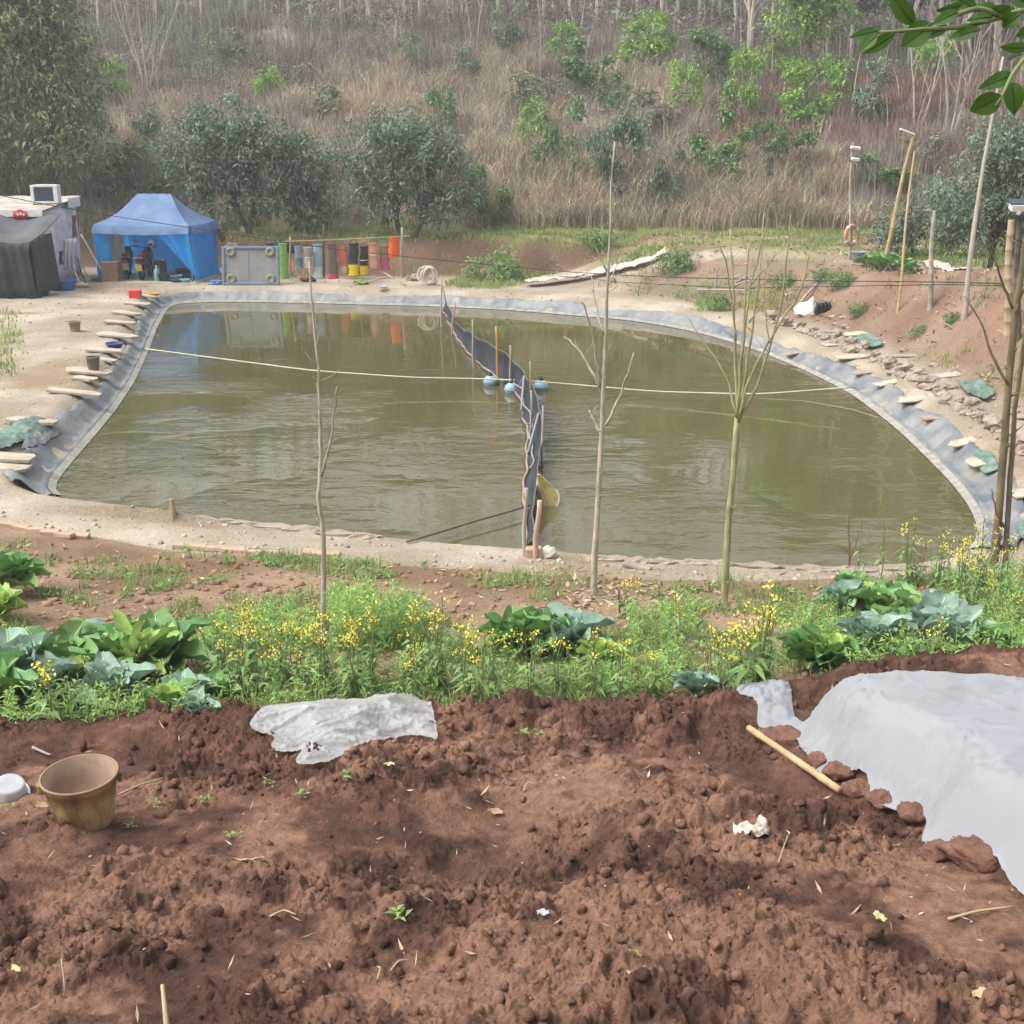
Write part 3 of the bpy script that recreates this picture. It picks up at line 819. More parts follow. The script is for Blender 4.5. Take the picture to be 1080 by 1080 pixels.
def build_hill_cover():
    r = np.random.default_rng(21)
    m_dim = mat('shade_toned_brush', '#6a6260', '#857d78', scale=0.3, rough=0.9, island=0.35)  # dark brush tone that also carries the shade under the hilltop trees
    X, Y = scatter(4500, r, 62, 84); Z = H(X, Y); px, py = proj(X, Y, Z); nz = fbm(px / 60, py / 30, 3, 78)
    k = py < np.interp(px, [0, 100, 250, 300, 700, 760, 860, 960, 1080], [12, 22, 10, 34, 40, 60, 92, 86, 70]) + 30 * (nz - 0.5)
    X, Y, Z = X[k], Y[k], Z[k]; nb = 8; n = len(X) * nb
    P = np.repeat(np.stack([X, Y, Z], 1), nb, 0) + np.c_[r.normal(size=(n, 2)) * 0.3, 0.1 + 0.9 * r.random(n)]
    D = r.normal(size=(n, 3)); D[:, 2] = np.abs(D[:, 2])
    V, F = leaf_cards(P, D, r.normal(size=(n, 3)) + (0, -0.5, 0.6), 0.2 + 0.2 * r.random(n), 0.05 + 0.07 * r.random(n), 0.2)
    tag(mesh_np('hilltop_undergrowth', V, F, m_dim), 'undergrowth along the hilltop, coloured dark for dull brush and the shade under the wood', 'undergrowth', kind='stuff')
    # tussocks of tall dry grass
    X, Y = scatter(9000, r, 45.2, 72); Z = H(X, Y); px, py = proj(X, Y, Z)
    zn = hill_zone(px, py)
    for code, m, nm, lab, hgt in ((1, m_tan, 'dry_grass', 'tall dry tan grass on the lower hillside', 1.35), (2, m_rust, 'russet_grass', 'russet dead grass on the upper right hillside', 0.9)):
        k = ((zn == code) & (r.random(len(X)) < np.where((code == 1) & (py < 168), 0.42, 1.0))) | ((zn == 0) & (r.random(len(X)) < (0.10 if code == 1 else 0.05) * (py > 110)))
        x, y, z = X[k], Y[k], Z[k]; nb = 40
        big = hgt * (0.55 + 0.6 * r.random(len(x)))
        P = np.repeat(np.stack([x, y, z - 0.05], 1), nb, 0) + np.c_[r.normal(size=(len(x) * nb, 2)) * 0.20, np.zeros(len(x) * nb)]
        a = r.random(len(P)) * 2 * np.pi
        D = np.stack([np.cos(a), np.sin(a) - 0.35, 0 * a], 1)
        L = np.repeat(big, nb) * (0.5 + 0.7 * r.random(len(P)))
        V, F = blades(P, D, L, 0.020 + 0.014 * r.random(len(P)), 0.25 + 0.75 * r.random(len(P)), 4, r)
        o = mesh_np(nm, V, F, m); tag(o, lab, 'dry grass', kind='stuff')
    # dead brush: grey upright twigs with a few sprigs
    X, Y = scatter(34000, r, 46.0, 86); Z = H(X, Y); px, py = proj(X, Y, Z); zn = hill_zone(px, py)
    k = ((zn == 0) & (r.random(len(X)) < 0.95)) | (r.random(len(X)) < np.where(py < 168, 0.6, 0.2))
    X, Y, Z = X[k], Y[k], Z[k]; nb = 5
    n = len(X) * nb
    P = np.repeat(np.stack([X, Y, Z - 0.05], 1), nb, 0) + np.c_[r.normal(size=(n, 2)) * 0.25, np.zeros(n)]
    a = r.random(n) * 2 * np.pi
    tall = np.repeat(0.35 + 1.1 * fbm(X * 0.35, Y * 0.35, 3, 75) ** 1.5 * 1.3, nb)
    V, F = blades(P, np.stack([np.cos(a), np.sin(a), 0 * a], 1), tall * (0.4 + 0.9 * r.random(n)), 0.015 + 0.012 * r.random(n), 0.05 + 0.5 * r.random(n) ** 2, 3, r)
    up = np.repeat(py[k] + 14 * (fbm(X * 0.3, Y * 0.3, 2, 76) - 0.5), nb) < 112; up = np.repeat(up, len(V) // n)
    for sel, m, lab in ((up, mat('dark_dead_twigs', '#605752', '#7d736d', scale=0.3, rough=0.9, spec=0.15, island=0.4, hue=0.012), 'darker grey leafless brushwood on the upper hillside'), (~up, m_twig, 'grey brown leafless brushwood on the lower hillside')):
        u, inv = np.unique(F[sel[F[:, 0]]], return_inverse=True); tag(mesh_np('dead_brush', V[u], inv.reshape(-1, 4), m), lab, 'brushwood', kind='stuff')
    # tall thin pale stems standing out of the brush
    X, Y = scatter(2600, r, 48, 80); Z = H(X, Y); px, py = proj(X, Y, Z)
    k = r.random(len(X)) < np.where(py < 70, 0.5, 0.16) + 0.5 * ((px > 900) & (py < 170)); k &= hill_zone(px, py) != 1
    X, Y, Z = X[k], Y[k], Z[k]; n = len(X); a = r.random(n) * 6.28
    V, F = blades(np.stack([X, Y, Z - 0.1], 1), np.stack([np.cos(a), np.sin(a), 0 * a], 1), 1.2 + 2.4 * r.random(n), 0.035 + 0.02 * r.random(n), 0.05 + 0.16 * r.random(n), 4, r)
    tag(mesh_np('thin_stems', V, F, m_palebark), 'thin pale leafless stems standing out of the hillside brush', 'stems', kind='stuff')
    # low leafy scrub between
    X, Y = scatter(14000, r, 45.6, 84); Z = H(X, Y); px, py = proj(X, Y, Z)
    dens = fbm(X * 0.22, Y * 0.22, 4, 77); k = (r.random(len(X)) < sst(dens, 0.42, 0.62) * 0.9)
    k &= ~((hill_zone(px, py) == 1) & (r.random(len(X)) < 0.8))
    X, Y, Z = X[k], Y[k], Z[k]; nb = 14; n = len(X) * nb
    P = np.repeat(np.stack([X, Y, Z], 1), nb, 0) + np.c_[r.normal(size=(n, 2)) * 0.28, 0.1 + 0.55 * r.random(n)]
    D = r.normal(size=(n, 3)); D[:, 2] = np.abs(D[:, 2]) * 0.6
    V, F = leaf_cards(P, D, r.normal(size=(n, 3)) * 0.5 + (0, 0, 1), 0.10 + 0.10 * r.random(n), 0.045 + 0.035 * r.random(n), 0.3)
    o = mesh_np('scrub_undergrowth', V, F, m_scrub); tag(o, 'dull olive undergrowth scattered over the hillside', 'undergrowth', kind='stuff')
    # green strip at the foot of the hill, weeds on the banks
    Vs = []
    n0 = 60000
    X = (r.random(n0) * 2 - 1) * 24; Y = 17 + 29 * r.random(n0) ** 0.7; Z = H(X, Y); px, py = proj(X, Y, Z)
    d = pdist(X, Y, POND); nn = fbm(X * 0.6, Y * 0.6, 4, 80)
    wR = sst(X, 0.6, 5.5)
    pr = np.zeros(n0)
    strip = (Y > 42.9 + tshift(X)) & (Y < 46.2 + tshift(X) * 0.5)
    pr = np.where(strip, 0.25 + 0.75 * sst(nn, 0.40, 0.55), pr)
    pr = np.where((X < 4) & (Y > 41.7 + tshift(X)) & (Y <= 42.9 + tshift(X)), 0.5 * sst(nn, 0.5, 0.6), pr)
    pr = np.where(((wR > 0.5) & (d > 2.0) & (Y > 16)), np.maximum(pr, 0.8 * sst(nn, 0.53, 0.66) + 0.5 * sst(d, 4.5, 6) * sst(nn, 0.45, 0.6)), pr)
    pr = np.where(inpoly(px, py, [(495,283),(560,280),(568,296),(520,305),(470,303)]), 1.0, pr)
    pr = np.where(inpoly(px, py, [(735,318),(765,315),(770,325),(735,330)]), 1.0, pr)
    pr = np.where(inpoly(px, py, [(-30,320),(14,330),(22,360),(10,395),(-30,400)]), 0.4, pr)
    pr = np.where(trail_mask(px, py) < 5, 0, pr)
    k = r.random(n0) < pr
    X, Y, Z = X[k], Y[k], Z[k]; nb = 6; n = len(X) * nb
    P = np.repeat(np.stack([X, Y, Z], 1), nb, 0) + np.c_[r.normal(size=(n, 2)) * 0.12, np.zeros(n)]
    a = r.random(n) * 2 * np.pi
    V, F = blades(P, np.stack([np.cos(a), np.sin(a), 0 * a], 1), 0.06 + 0.14 * r.random(n) ** 2, 0.02 + 0.015 * r.random(n), 0.3 + 0.8 * r.random(n), 2, r)
    o = mesh_np('bank_grass', V, F, m_grass); tag(o, 'short green grass along the foot of the hill and on the banks', 'grass', kind='stuff')
build_hill_cover()

# ---- trees and shrubs
def n3(P, f, s):
    q = P * f
    return (np.sin(q[:, 0] * 1.3 + q[:, 1] * 0.7 + s) * np.sin(q[:, 1] * 1.1 - q[:, 2] * 0.9 + 2 * s) + np.sin(q[:, 2] * 1.5 + q[:, 0] * 0.5 - s) * 0.7) / 1.7

def crown(blobs, ncl, k, L, W, seed, droop=0.35, shell=0.55, gap=-0.35, gf=2.2, up=0.35):
    """leaf sprays through a crown made of ellipsoid masses (x,y,z,rx,ry,rz)"""
    r = np.random.default_rng(seed)
    B = np.array(blobs, float); vol = B[:, 3] * B[:, 4] * B[:, 5]
    b = B[r.choice(len(B), ncl, p=vol / vol.sum())]
    d = r.normal(size=(ncl, 3)); d /= np.linalg.norm(d, axis=1)[:, None]
    rad = (shell + (1 - shell) * r.random(ncl)) * (0.82 + 0.36 * r.random(ncl))
    rad = np.where(r.random(ncl) < 0.25, r.random(ncl), rad)
    Cc = b[:, :3] + d * rad[:, None] * b[:, 3:]
    keep = n3(Cc, gf, seed) > gap - 0.25 * r.random(ncl)
    Cc = Cc[keep]; d = d[keep]; n = len(Cc)
    P = np.repeat(Cc, k, 0); dd = np.repeat(d, k, 0)
    sp = np.repeat(0.5 + 0.9 * r.random(n), k)
    P = P + r.normal(size=P.shape) * (L * 0.5)
    D = dd * 0.55 + r.normal(size=P.shape) * 0.75 + (0, 0, up)
    Nn = dd * 0.5 + (0, 0, 0.9) + r.normal(size=P.shape) * 0.35
    ll = L * (0.6 + 0.7 * r.random(len(P)))
    V, F = leaf_cards(P, D, Nn, ll, W * (0.6 + 0.7 * r.random(len(P))), droop)
    return V, F, Cc

def limbs(q, base, targets, r0, seed, trunk_top=None, n=6):
    r = np.random.default_rng(seed)
    base = np.array(base, float); tt = np.array(trunk_top if trunk_top is not None else base + (0, 0, 1.0), float)
    P = np.array([base + (tt - base) * t + (0.0 if t in (0, 1) else 1) * r.normal(size=3) * 0.04 * np.linalg.norm(tt - base) * 0.5 for t in np.linspace(0, 1, 6)])
    q.tube(P, np.linspace(r0 * 1.15, r0 * 0.7, 6), 8)
    for c in targets:
        c = np.array(c, float); s = P[r.integers(3, 6)]
        m1 = s + (c - s) * 0.35 + (0, 0, 0.12 * np.linalg.norm(c - s)) + r.normal(size=3) * 0.06
        m2 = s + (c - s) * 0.7 + (0, 0, 0.10 * np.linalg.norm(c - s)) + r.normal(size=3) * 0.08
        q.tube(np.array([s, m1, m2, c]), [r0 * 0.5, r0 * 0.36, r0 * 0.22, r0 * 0.07], 5)

def tree(name, label, cat, loc, blobs, ncl, k, L, W, m_leaf, m_wood, r0, seed, trunk_top, group=None, nl=26, bases=None, **kw):
    t = thing(name, label, cat, loc, 0, group)
    V, F, Cc = crown(blobs, ncl, k, L, W, seed, **kw)
    mesh_np('crown', V, F, m_leaf, t)
    q = MB(); r = np.random.default_rng(seed + 1)
    bs = bases or [((0, 0, -0.2), trunk_top)]
    for i, (b, tt) in enumerate(bs):
        near = sorted(range(len(Cc)), key=lambda j: np.linalg.norm(Cc[j][:2] - np.array(tt)[:2]) + r.random() * 2.5)[:nl * 3]
        tg = [Cc[j] for j in r.choice(near, min(nl, len(near)), replace=False)]
        limbs(q, b, tg, r0, seed + 5 + i, tt)
    q.build('trunk', m_wood, t, True)
    return t

def place(px, py): return G(px, py)
# the trees by the pond's far bank
b1 = onH(-16.6, 46.4)
tree('evergreen_tree', 'big dense olive green tree behind the grey shed', 'tree', b1,
     [(-2.5,0,3.6,2.6,2.2,2.2),(0.3,0,3.2,2.0,2.0,1.6),(-1.5,0.5,6.2,3.0,2.4,2.6),(0.6,0.2,5.2,1.7,1.7,2.2),(-1.2,0.5,8.6,2.5,2.2,2.2),(-4.5,0.6,5.6,2.4,2.2,3.0),(-0.2,0.3,7.3,1.9,1.8,1.9)],
     5200, 7, 0.24, 0.095, m_lf_tree, m_darkbark, 0.13, 101, (0.1, 0, 2.6), bases=[((-0.3, 0, -0.3), (0.1, 0, 2.6)), ((-2.2, 0.3, -0.3), (-2.4, 0.2, 3.0))], droop=0.5, gap=-0.5)
def by_px(px, py, Y): return onH(atY(px, py, Y)[0], Y)
tree('dark_tree', 'broad dark glossy tree with forked trunk behind the blue tent', 'tree', by_px(262, 255, 43.8),
     [(-1.9,0,2.9,1.2,1.1,1.0),(-0.6,0.2,3.6,1.4,1.2,1.1),(0.6,-0.1,3.2,1.2,1.1,1.0),(1.2,0,2.0,1.0,1.0,1.0),(-1.4,0,1.9,1.2,1.0,0.7),(0.1,0,2.3,1.2,1.1,0.7),(-0.6,-0.3,1.1,1.4,0.9,0.5),(1.0,-0.2,1.2,0.9,0.8,0.6)],
     1500, 9, 0.21, 0.075, m_lf_dark, m_darkbark, 0.085, 111, (0.1, 0, 1.3), bases=[((0.0, 0, -0.2), (0.3, 0, 1.3)), ((0.15, 0.1, -0.2), (-0.6, 0, 1.4)), ((-0.9, 0.2, -0.2), (-1.5, 0, 1.3))], gap=-0.32, gf=2.6)
tree('dark_tree', 'narrow dark tree behind the green hanging net', 'tree', by_px(325, 255, 44.2),
     [(0,0,2.3,1.1,1.0,1.2),(0.1,0,1.3,1.0,0.9,0.7),(-0.3,0,3.0,0.7,0.7,0.6),(0.1,-0.2,0.7,0.9,0.8,0.5)],
     640, 9, 0.21, 0.075, m_lf_dark, m_darkbark, 0.07, 121, (0, 0, 1.0), gap=-0.35, gf=2.6)
tree('dark_tree', 'wide dark glossy tree behind the row of hanging nets', 'tree', by_px(430, 258, 43.8),
     [(-1.6,0,2.9,1.0,1.0,0.9),(-0.3,0.1,3.4,1.3,1.1,1.0),(0.9,0,2.9,1.2,1.1,1.1),(1.9,0,1.7,1.0,0.9,0.9),(-1.4,0,1.8,1.0,0.9,0.6),(0.3,0,2.0,1.2,1.0,0.8),(-0.5,-0.3,1.0,1.3,0.8,0.45),(1.3,-0.2,1.0,1.0,0.8,0.5)],
     1350, 9, 0.21, 0.075, m_lf_dark, m_darkbark, 0.085, 131, (0.1, 0, 1.1), bases=[((-0.15, 0, -0.2), (-0.5, 0, 1.2)), ((0.1, 0, -0.2), (0.7, 0, 1.1))], gap=-0.30, gf=2.6)
tree('dark_tree', 'dense grey green bushy tree at the right edge above the red bank', 'tree', by_px(1045, 285, 31.0),
     [(-0.9,0,1.8,0.9,0.9,0.9),(0.3,0,2.2,1.0,1.0,1.1),(0.9,0.2,1.3,1.0,0.9,1.0),(-0.1,0,3.1,0.9,0.9,0.7),(-0.4,0,1.0,0.9,0.8,0.7)],
     1100, 9, 0.17, 0.055, m_lf_dark, m_darkbark, 0.07, 141, (0, 0, 1.0), gap=-0.5, gf=2.6)
tree('dark_tree', 'low dark bushy tree behind the leaning bamboo pole', 'tree', by_px(962, 268, 35.5),
     [(-0.3,0,0.9,0.8,0.8,0.8),(0.8,0.3,1.3,1.0,0.9,1.0),(-0.6,0,0.6,0.6,0.6,0.5),(1.6,0.2,1.0,0.8,0.8,0.8)],
     620, 9, 0.17, 0.055, m_lf_dark, m_darkbark, 0.06, 151, (0, 0, 0.6), gap=-0.5, gf=2.6)
tree('leafy_tree', 'round bright leafy tree on the hilltop near the overhanging branch', 'tree', place(852, 88),
     [(-0.6,0,2.7,1.5,1.3,1.1),(0.8,0,3.0,1.5,1.3,1.3),(0.2,0,4.4,1.9,1.5,1.4),(-0.9,0,4.3,1.2,1.2,1.2)],
     760, 7, 0.24, 0.12, m_lf_bright, m_bark, 0.09, 161, (0, 0, 2.0), gap=-0.5)
def hilltop_trees():
    rows = [(905, 62, 'dark hilltop tree behind the bright leafy tree'), (960, 50, 'dark hilltop tree above the column shaped shrub'), (1010, 62, 'dark hilltop tree behind the overhanging leaves'),
            (1062, 70, 'dark hilltop tree in the top right corner'), (716, 18, 'dark hilltop tree among the bare grey trunks')]
    src = None
    for i, (p, q, lab) in enumerate(rows):
        b = G(p, q)
        if src is None:
            src = tree('hilltop_tree', lab, 'tree', b, [(0,0,3.3,1.7,1.5,1.6),(0.6,0,5.3,1.5,1.4,1.6),(-0.8,0,5.0,1.5,1.4,1.6),(0,0,7.2,1.3,1.3,1.6)],
                       620, 8, 0.3, 0.11, m_lf_pine, m_bark, 0.12, 171, (0, 0, 3.0), gap=-0.25, group='dark trees on the hilltop')
        else: dup(src, b, i * 1.3, 0.8 + 0.12 * (i % 3), lab)
hilltop_trees()

# shrubs scattered over the hill
SHR = [  # px, base py, width px, height px, look, words
 (538,55,32,42,'dark','small dark green shrub standing alone below the hilltop trunks'),
 (675,66,52,40,'bright','bright green shrub left of the two pale tree trunks near the top'),
 (745,84,46,42,'mid','mid green shrub just below the hilltop trunks, right of a brighter one'),
 (495,86,38,32,'dark','faint grey green shrub at the top of the tan grass'),
 (617,98,56,46,'mid','large hazy green shrub in the middle of the upper hill'),
 (781,126,42,58,'bright','tall bright green shrub at the left edge of the russet grass'),
 (587,180,48,62,'mid','tall green shrub in the middle of the hillside above the tan grass'),
 (664,182,44,58,'dark','dark green shrub between two others in the middle of the hillside'),
 (631,212,38,58,'dark','dark green shrub rising from the tan grass, behind the middle sapling'),
 (698,220,34,62,'dark','narrow dark green shrub deep in the tan grass'),
 (757,190,50,62,'mid','green shrub with a dense base at the top edge of the tan grass'),
 (848,134,60,54,'bright','wide bright green shrub in the russet grass'),
 (913,134,48,58,'dark','column shaped dark green shrub in the russet grass'),
 (820,84,44,36,'bright','yellow green shrub under the round leafy tree'),
 (832,188,46,42,'mid','dull green shrub above the tan grass on the right'),
 (985,92,42,42,'bright','pale yellow green shrub under the overhanging leaves'),
 (930,198,62,28,'mid','low yellowish shrub behind the lamp post with the ring'),
 (128,110,30,34,'bright','bright green shrub below the bare many-stemmed tree'),
 (287,119,28,36,'bright','small bright green shrub at the upper edge of the dark trees'),
 (516,238,42,52,'mid','leafy green shrub at the right end of the dark trees'),
 (138,206,66,44,'mid','mid green bush right behind the blue tent roof'),
 (186,204,46,36,'mid','smaller green bush touching the dark forked tree'),
 (155,166,34,46,'dark','dull green bush above the blue tent'),
 (468,146,32,42,'mid','dark leafy shrub sticking out above the wide dark tree'),
 (240,62,40,24,'scrub','grey green leafless looking shrub on the upper left hill'),
 (300,100,50,26,'scrub','low olive shrub in the dead brush left of the tan patch'),
 (345,128,44,30,'scrub','low olive shrub inside the upper tan grass'),
 (550,120,50,34,'scrub','low olive shrub on the hillside beside the upper tan grass'),
 (700,140,60,36,'scrub','low olive shrub in the dead brush, centre right'),
 (596,62,34,30,'bright','small bright green shrub on the upper hill left of the hazy one'),
 (722,118,34,40,'bright','bright green sapling bush between the two middle rows of shrubs'),
 (646,118,30,34,'mid','small green shrub above the three middle shrubs'),
 (700,52,30,30,'bright','small fresh green shrub right below the hilltop trunks'),
 (880,112,34,40,'bright','fresh green shrub between the wide one and the column shaped one'),
 (560,150,34,36,'bright','fresh green shrub at the left of the middle hillside'),
 (800,168,30,34,'mid','green shrub at the lower edge of the russet grass'),
 (430,70,30,26,'mid','small green shrub at the left top of the tan grass'),
 (970,180,40,30,'scrub','low olive shrub in front of the russet grass'),
]
def shrubs():
    src = {}; mats = {'dark': m_lf_dark, 'mid': m_lf_mid, 'bright': m_lf_bright, 'scrub': m_scrub}
    for i, (p, q, w, h, look, lab) in enumerate(SHR):
        b = G(p, q); s = pxm(b[1], b[2]); ww = 1.3 * w / s; hh = 1.3 * h / s
        key = (look, i % 3 if look != 'scrub' else 0)
        if key not in src:
            r = np.random.default_rng(300 + i)
            bl = [((r.random() - 0.5) * 0.75, (r.random() - 0.5) * 0.6, 0.10 + 0.75 * r.random() ** 1.2, 0.09 + 0.13 * r.random(), 0.10 + 0.1 * r.random(), 0.07 + 0.11 * r.random()) for _ in range(15)]
            t = thing('hillside_shrub', lab, 'shrub', b, 0, 'shrubs scattered over the hillside')
            V, F, Cc = crown(bl, 300 if look != 'scrub' else 150, 8, 0.085, 0.038, 300 + i, gap=-0.15, gf=9, shell=0.2)
            mesh_np('foliage', V, F, mats[look], t)
            mb = MB()
            for j in range(9):
                c = Cc[r.integers(len(Cc))]
                mb.tube([(c[0] * 0.1, c[1] * 0.1, -0.05), (c[0] * 0.5, c[1] * 0.5, c[2] * 0.5), tuple(c)], [0.012, 0.009, 0.004], 5)
            mb.build('stems', m_bark, t)
            t.scale = (ww, ww, hh); src[key] = t
        else:
            t = dup(src[key], b, (i * 2.4) % 6.28, (ww, ww, hh), lab)
shrubs()

# bare trunks of the wood along the hilltop
def bare_tree(q, base, h, r0, seed, nb=7, spread=0.35, lean=(0, 0)):
    r = np.random.default_rng(seed)
    b = np.array(base, float); n = 8; P = [b]
    d = np.array((lean[0], lean[1], 1.0))
    for i in range(n):
        d = d + np.r_[r.normal(size=2) * 0.06, 0]; d /= np.linalg.norm(d); P.append(P[-1] + d * h / n)
    P = np.array(P); q.tube(P, np.linspace(r0, r0 * 0.25, n + 1), 6)
    for i in range(nb):
        k = r.integers(2, n); s = P[k]; a = r.random() * 6.28; L = h * (0.2 + 0.25 * r.random()) * (1.1 - k / n * 0.5)
        e = s + np.array((math.cos(a) * spread, math.sin(a) * spread, 0.9)) * L
        m = (s + e) / 2 + np.array((math.cos(a), math.sin(a), 0)) * L * 0.08
        q.tube([s, m, e], [r0 * 0.38, r0 * 0.25, r0 * 0.08], 4)
        for j in range(2):
            a2 = a + r.normal() * 0.9; e2 = m + np.array((math.cos(a2) * 0.5, math.sin(a2) * 0.5, 0.8)) * L * 0.4
            q.tube([m, e2], [r0 * 0.18, r0 * 0.06], 3)
def hilltop_trunks():
    protos = []
    for k in range(5):
        t = thing('bare_tree', 'bare grey tree in the thin wood along the hilltop', 'bare tree', (0, 0, 0), 0, 'bare trees along the hilltop')
        q = MB(); bare_tree(q, (0, 0, -0.3), 9 + k * 0.7, 0.115, 500 + k, 9); q.build('trunk', m_palebark, t); protos.append(t)
    r = np.random.default_rng(44)
    spots = [(300,20),(330,26),(360,30),(385,22),(425,20),(440,28),(486,20),(508,16),(523,24),(550,12),(572,24),(600,26),(632,28),(650,24),(672,22),(690,30),(715,28),(740,30),(760,24),(772,38),(792,62),(815,40),(835,40),(870,60),(895,64),(925,60),(938,52),(955,66),(975,62),(990,70),(1005,66),(1020,80),(1045,84),(1060,76),(1075,88),
             (20,24),(48,20),(60,40),(85,14),(108,30),(190,14),(215,26),(240,10),(262,18),(140,12),(170,22)]
    for i, (p, q_) in enumerate(spots):
        b = G(p + r.normal() * 3, q_)
        o = protos[i % 5]
        if i < 5: o.location = tuple(b)
        else: dup(o, b, r.random() * 6.28, (1.0, 1.0, 0.8 + 0.4 * r.random()))
    # denser rows further up, seen against the sky and in the water
    for i in range(60):
        y = 80 + 22 * r.random(); x = (r.random() * 2 - 1) * (y * 0.5)
        dup(protos[i % 5], onH(x, y), r.random() * 6.28, (1.2, 1.2, 1.0 + 0.5 * r.random()))
hilltop_trunks()
def named_bare_trees():
    for (p, q_, h, r0, sd, nb, lab, n, m) in [
        (156, 97, 5.5, 0.06, 61, 5, 'bare pale many-stemmed tree on the upper left hill', 5, m_palebark),
        (392, 24, 8, 0.12, 62, 8, 'thicker bare pale trunk at the hilltop, left of the middle', 1, m_palebark),
        (793, 62, 8, 0.13, 63, 8, 'tall pale trunk standing in front of the hilltop wood', 1, m_palebark),
        (968, 135, 5.5, 0.05, 64, 7, 'thin bare pale tree rising from the russet grass under the leaves', 2, m_palebark),
        (1000, 150, 6.0, 0.06, 65, 8, 'bare pale tree with wide crossing branches at the right edge', 3, m_palebark),
        (1030, 120, 6.5, 0.06, 66, 9, 'tangled bare grey tree behind the hanging branch', 4, m_bark),
        (1062, 130, 6.0, 0.05, 67, 9, 'bare grey tree in the upper right corner thicket', 3, m_bark),
        (860, 172, 1.9, 0.05, 68, 4, 'small dead forked stump in the brush right of centre', 3, m_palebark)]:
        b = G(p, q_); t = thing('bare_tree', lab, 'bare tree', b)
        q = MB(); r = np.random.default_rng(sd)
        for i in range(n):
            a = i * 2.4; bare_tree(q, (math.cos(a) * 0.08 * (n > 1), math.sin(a) * 0.08 * (n > 1), -0.2), h * (0.75 + 0.3 * r.random()), r0, sd * 7 + i, nb, 0.4, (math.cos(a) * 0.22 * (n > 1), math.sin(a) * 0.12 * (n > 1)))
        q.build('trunk', m, t)
named_bare_trees()
# ------------------------------------------------------------------ the camp on the far left bank
def P3(px, py, Y): return atY(px, py, Y)
m_roof_blue = mat('faded_blue_canvas', '#6d88b0', '#86a0c4', scale=1.5, rough=0.7, spec=0.3, bump=0.01, bscale=5, transl=0.45)
m_tarp_blue = mat('bright_blue_tarp', '#1d9ff2', '#3fb3f8', scale=1.2, rough=0.45, spec=0.45, bump=0.015, bscale=4, transl=0.52)
m_steel = mat('grey_steel', '#8b8f92', '#6f7376', scale=12, rough=0.45, metallic=0.6)
m_white = mat('off_white_paint', '#d8d8d4', '#c2c1bb', scale=6, rough=0.55)
m_black = mat('black_plastic', '#1e2022', '#2a2c2f', scale=6, rough=0.5)
m_rubber = mat('black_rubber', '#191919', rough=0.8)
m_tarp_black = mat('black_grey_shade_cloth', '#24282b', '#33383c', scale=1.0, rough=0.75, bump=0.01, bscale=6)
m_tarp_grey = mat('grey_shade_cloth', '#56595d', '#47494d', scale=1.2, rough=0.8)
m_sheetwall = mat('pale_tarpaulin_wall', '#dfe1e2', '#b4b8ba', scale=1.6, rough=0.7, bump=0.02, bscale=4)
m_roofing = mat('worn_roofing', '#b9b5ad', '#8f7f74', scale=1.5, rough=0.75, bump=0.01, bscale=10)
m_wood = mat('weathered_wood', '#8d7a62', '#a8957a', scale=5, stretch=(1, 1, 0.15), rough=0.85)
m_bamboo = mat('dry_bamboo', '#a58a63', '#bda57c', scale=6, stretch=(1, 1, 0.2), rough=0.6)
m_greywood = mat('silvered_wood', '#a59c8e', '#8a8174', scale=7, stretch=(1, 1, 0.15), rough=0.85)
m_concrete = mat('pale_concrete', '#b3a998', '#9b907e', scale=5, rough=0.9, bump=0.01, bscale=25)
m_stone = mat('bank_stone', '#85776a', '#a09384', scale=4, rough=0.9, bump=0.02, bscale=14)
m_brick = mat('dusty_brick', '#a08670', '#b39c87', scale=8, rough=0.9, bump=0.006, bscale=40)
m_netgreen = mat('green_shade_net', '#43594b', '#71847a', scale=5, rough=0.85, bump=0.02, bscale=9)
def cm(name, a, b=None, **k): return mat(name, a, b or a, **{'scale': 4, 'rough': 0.6, **k})

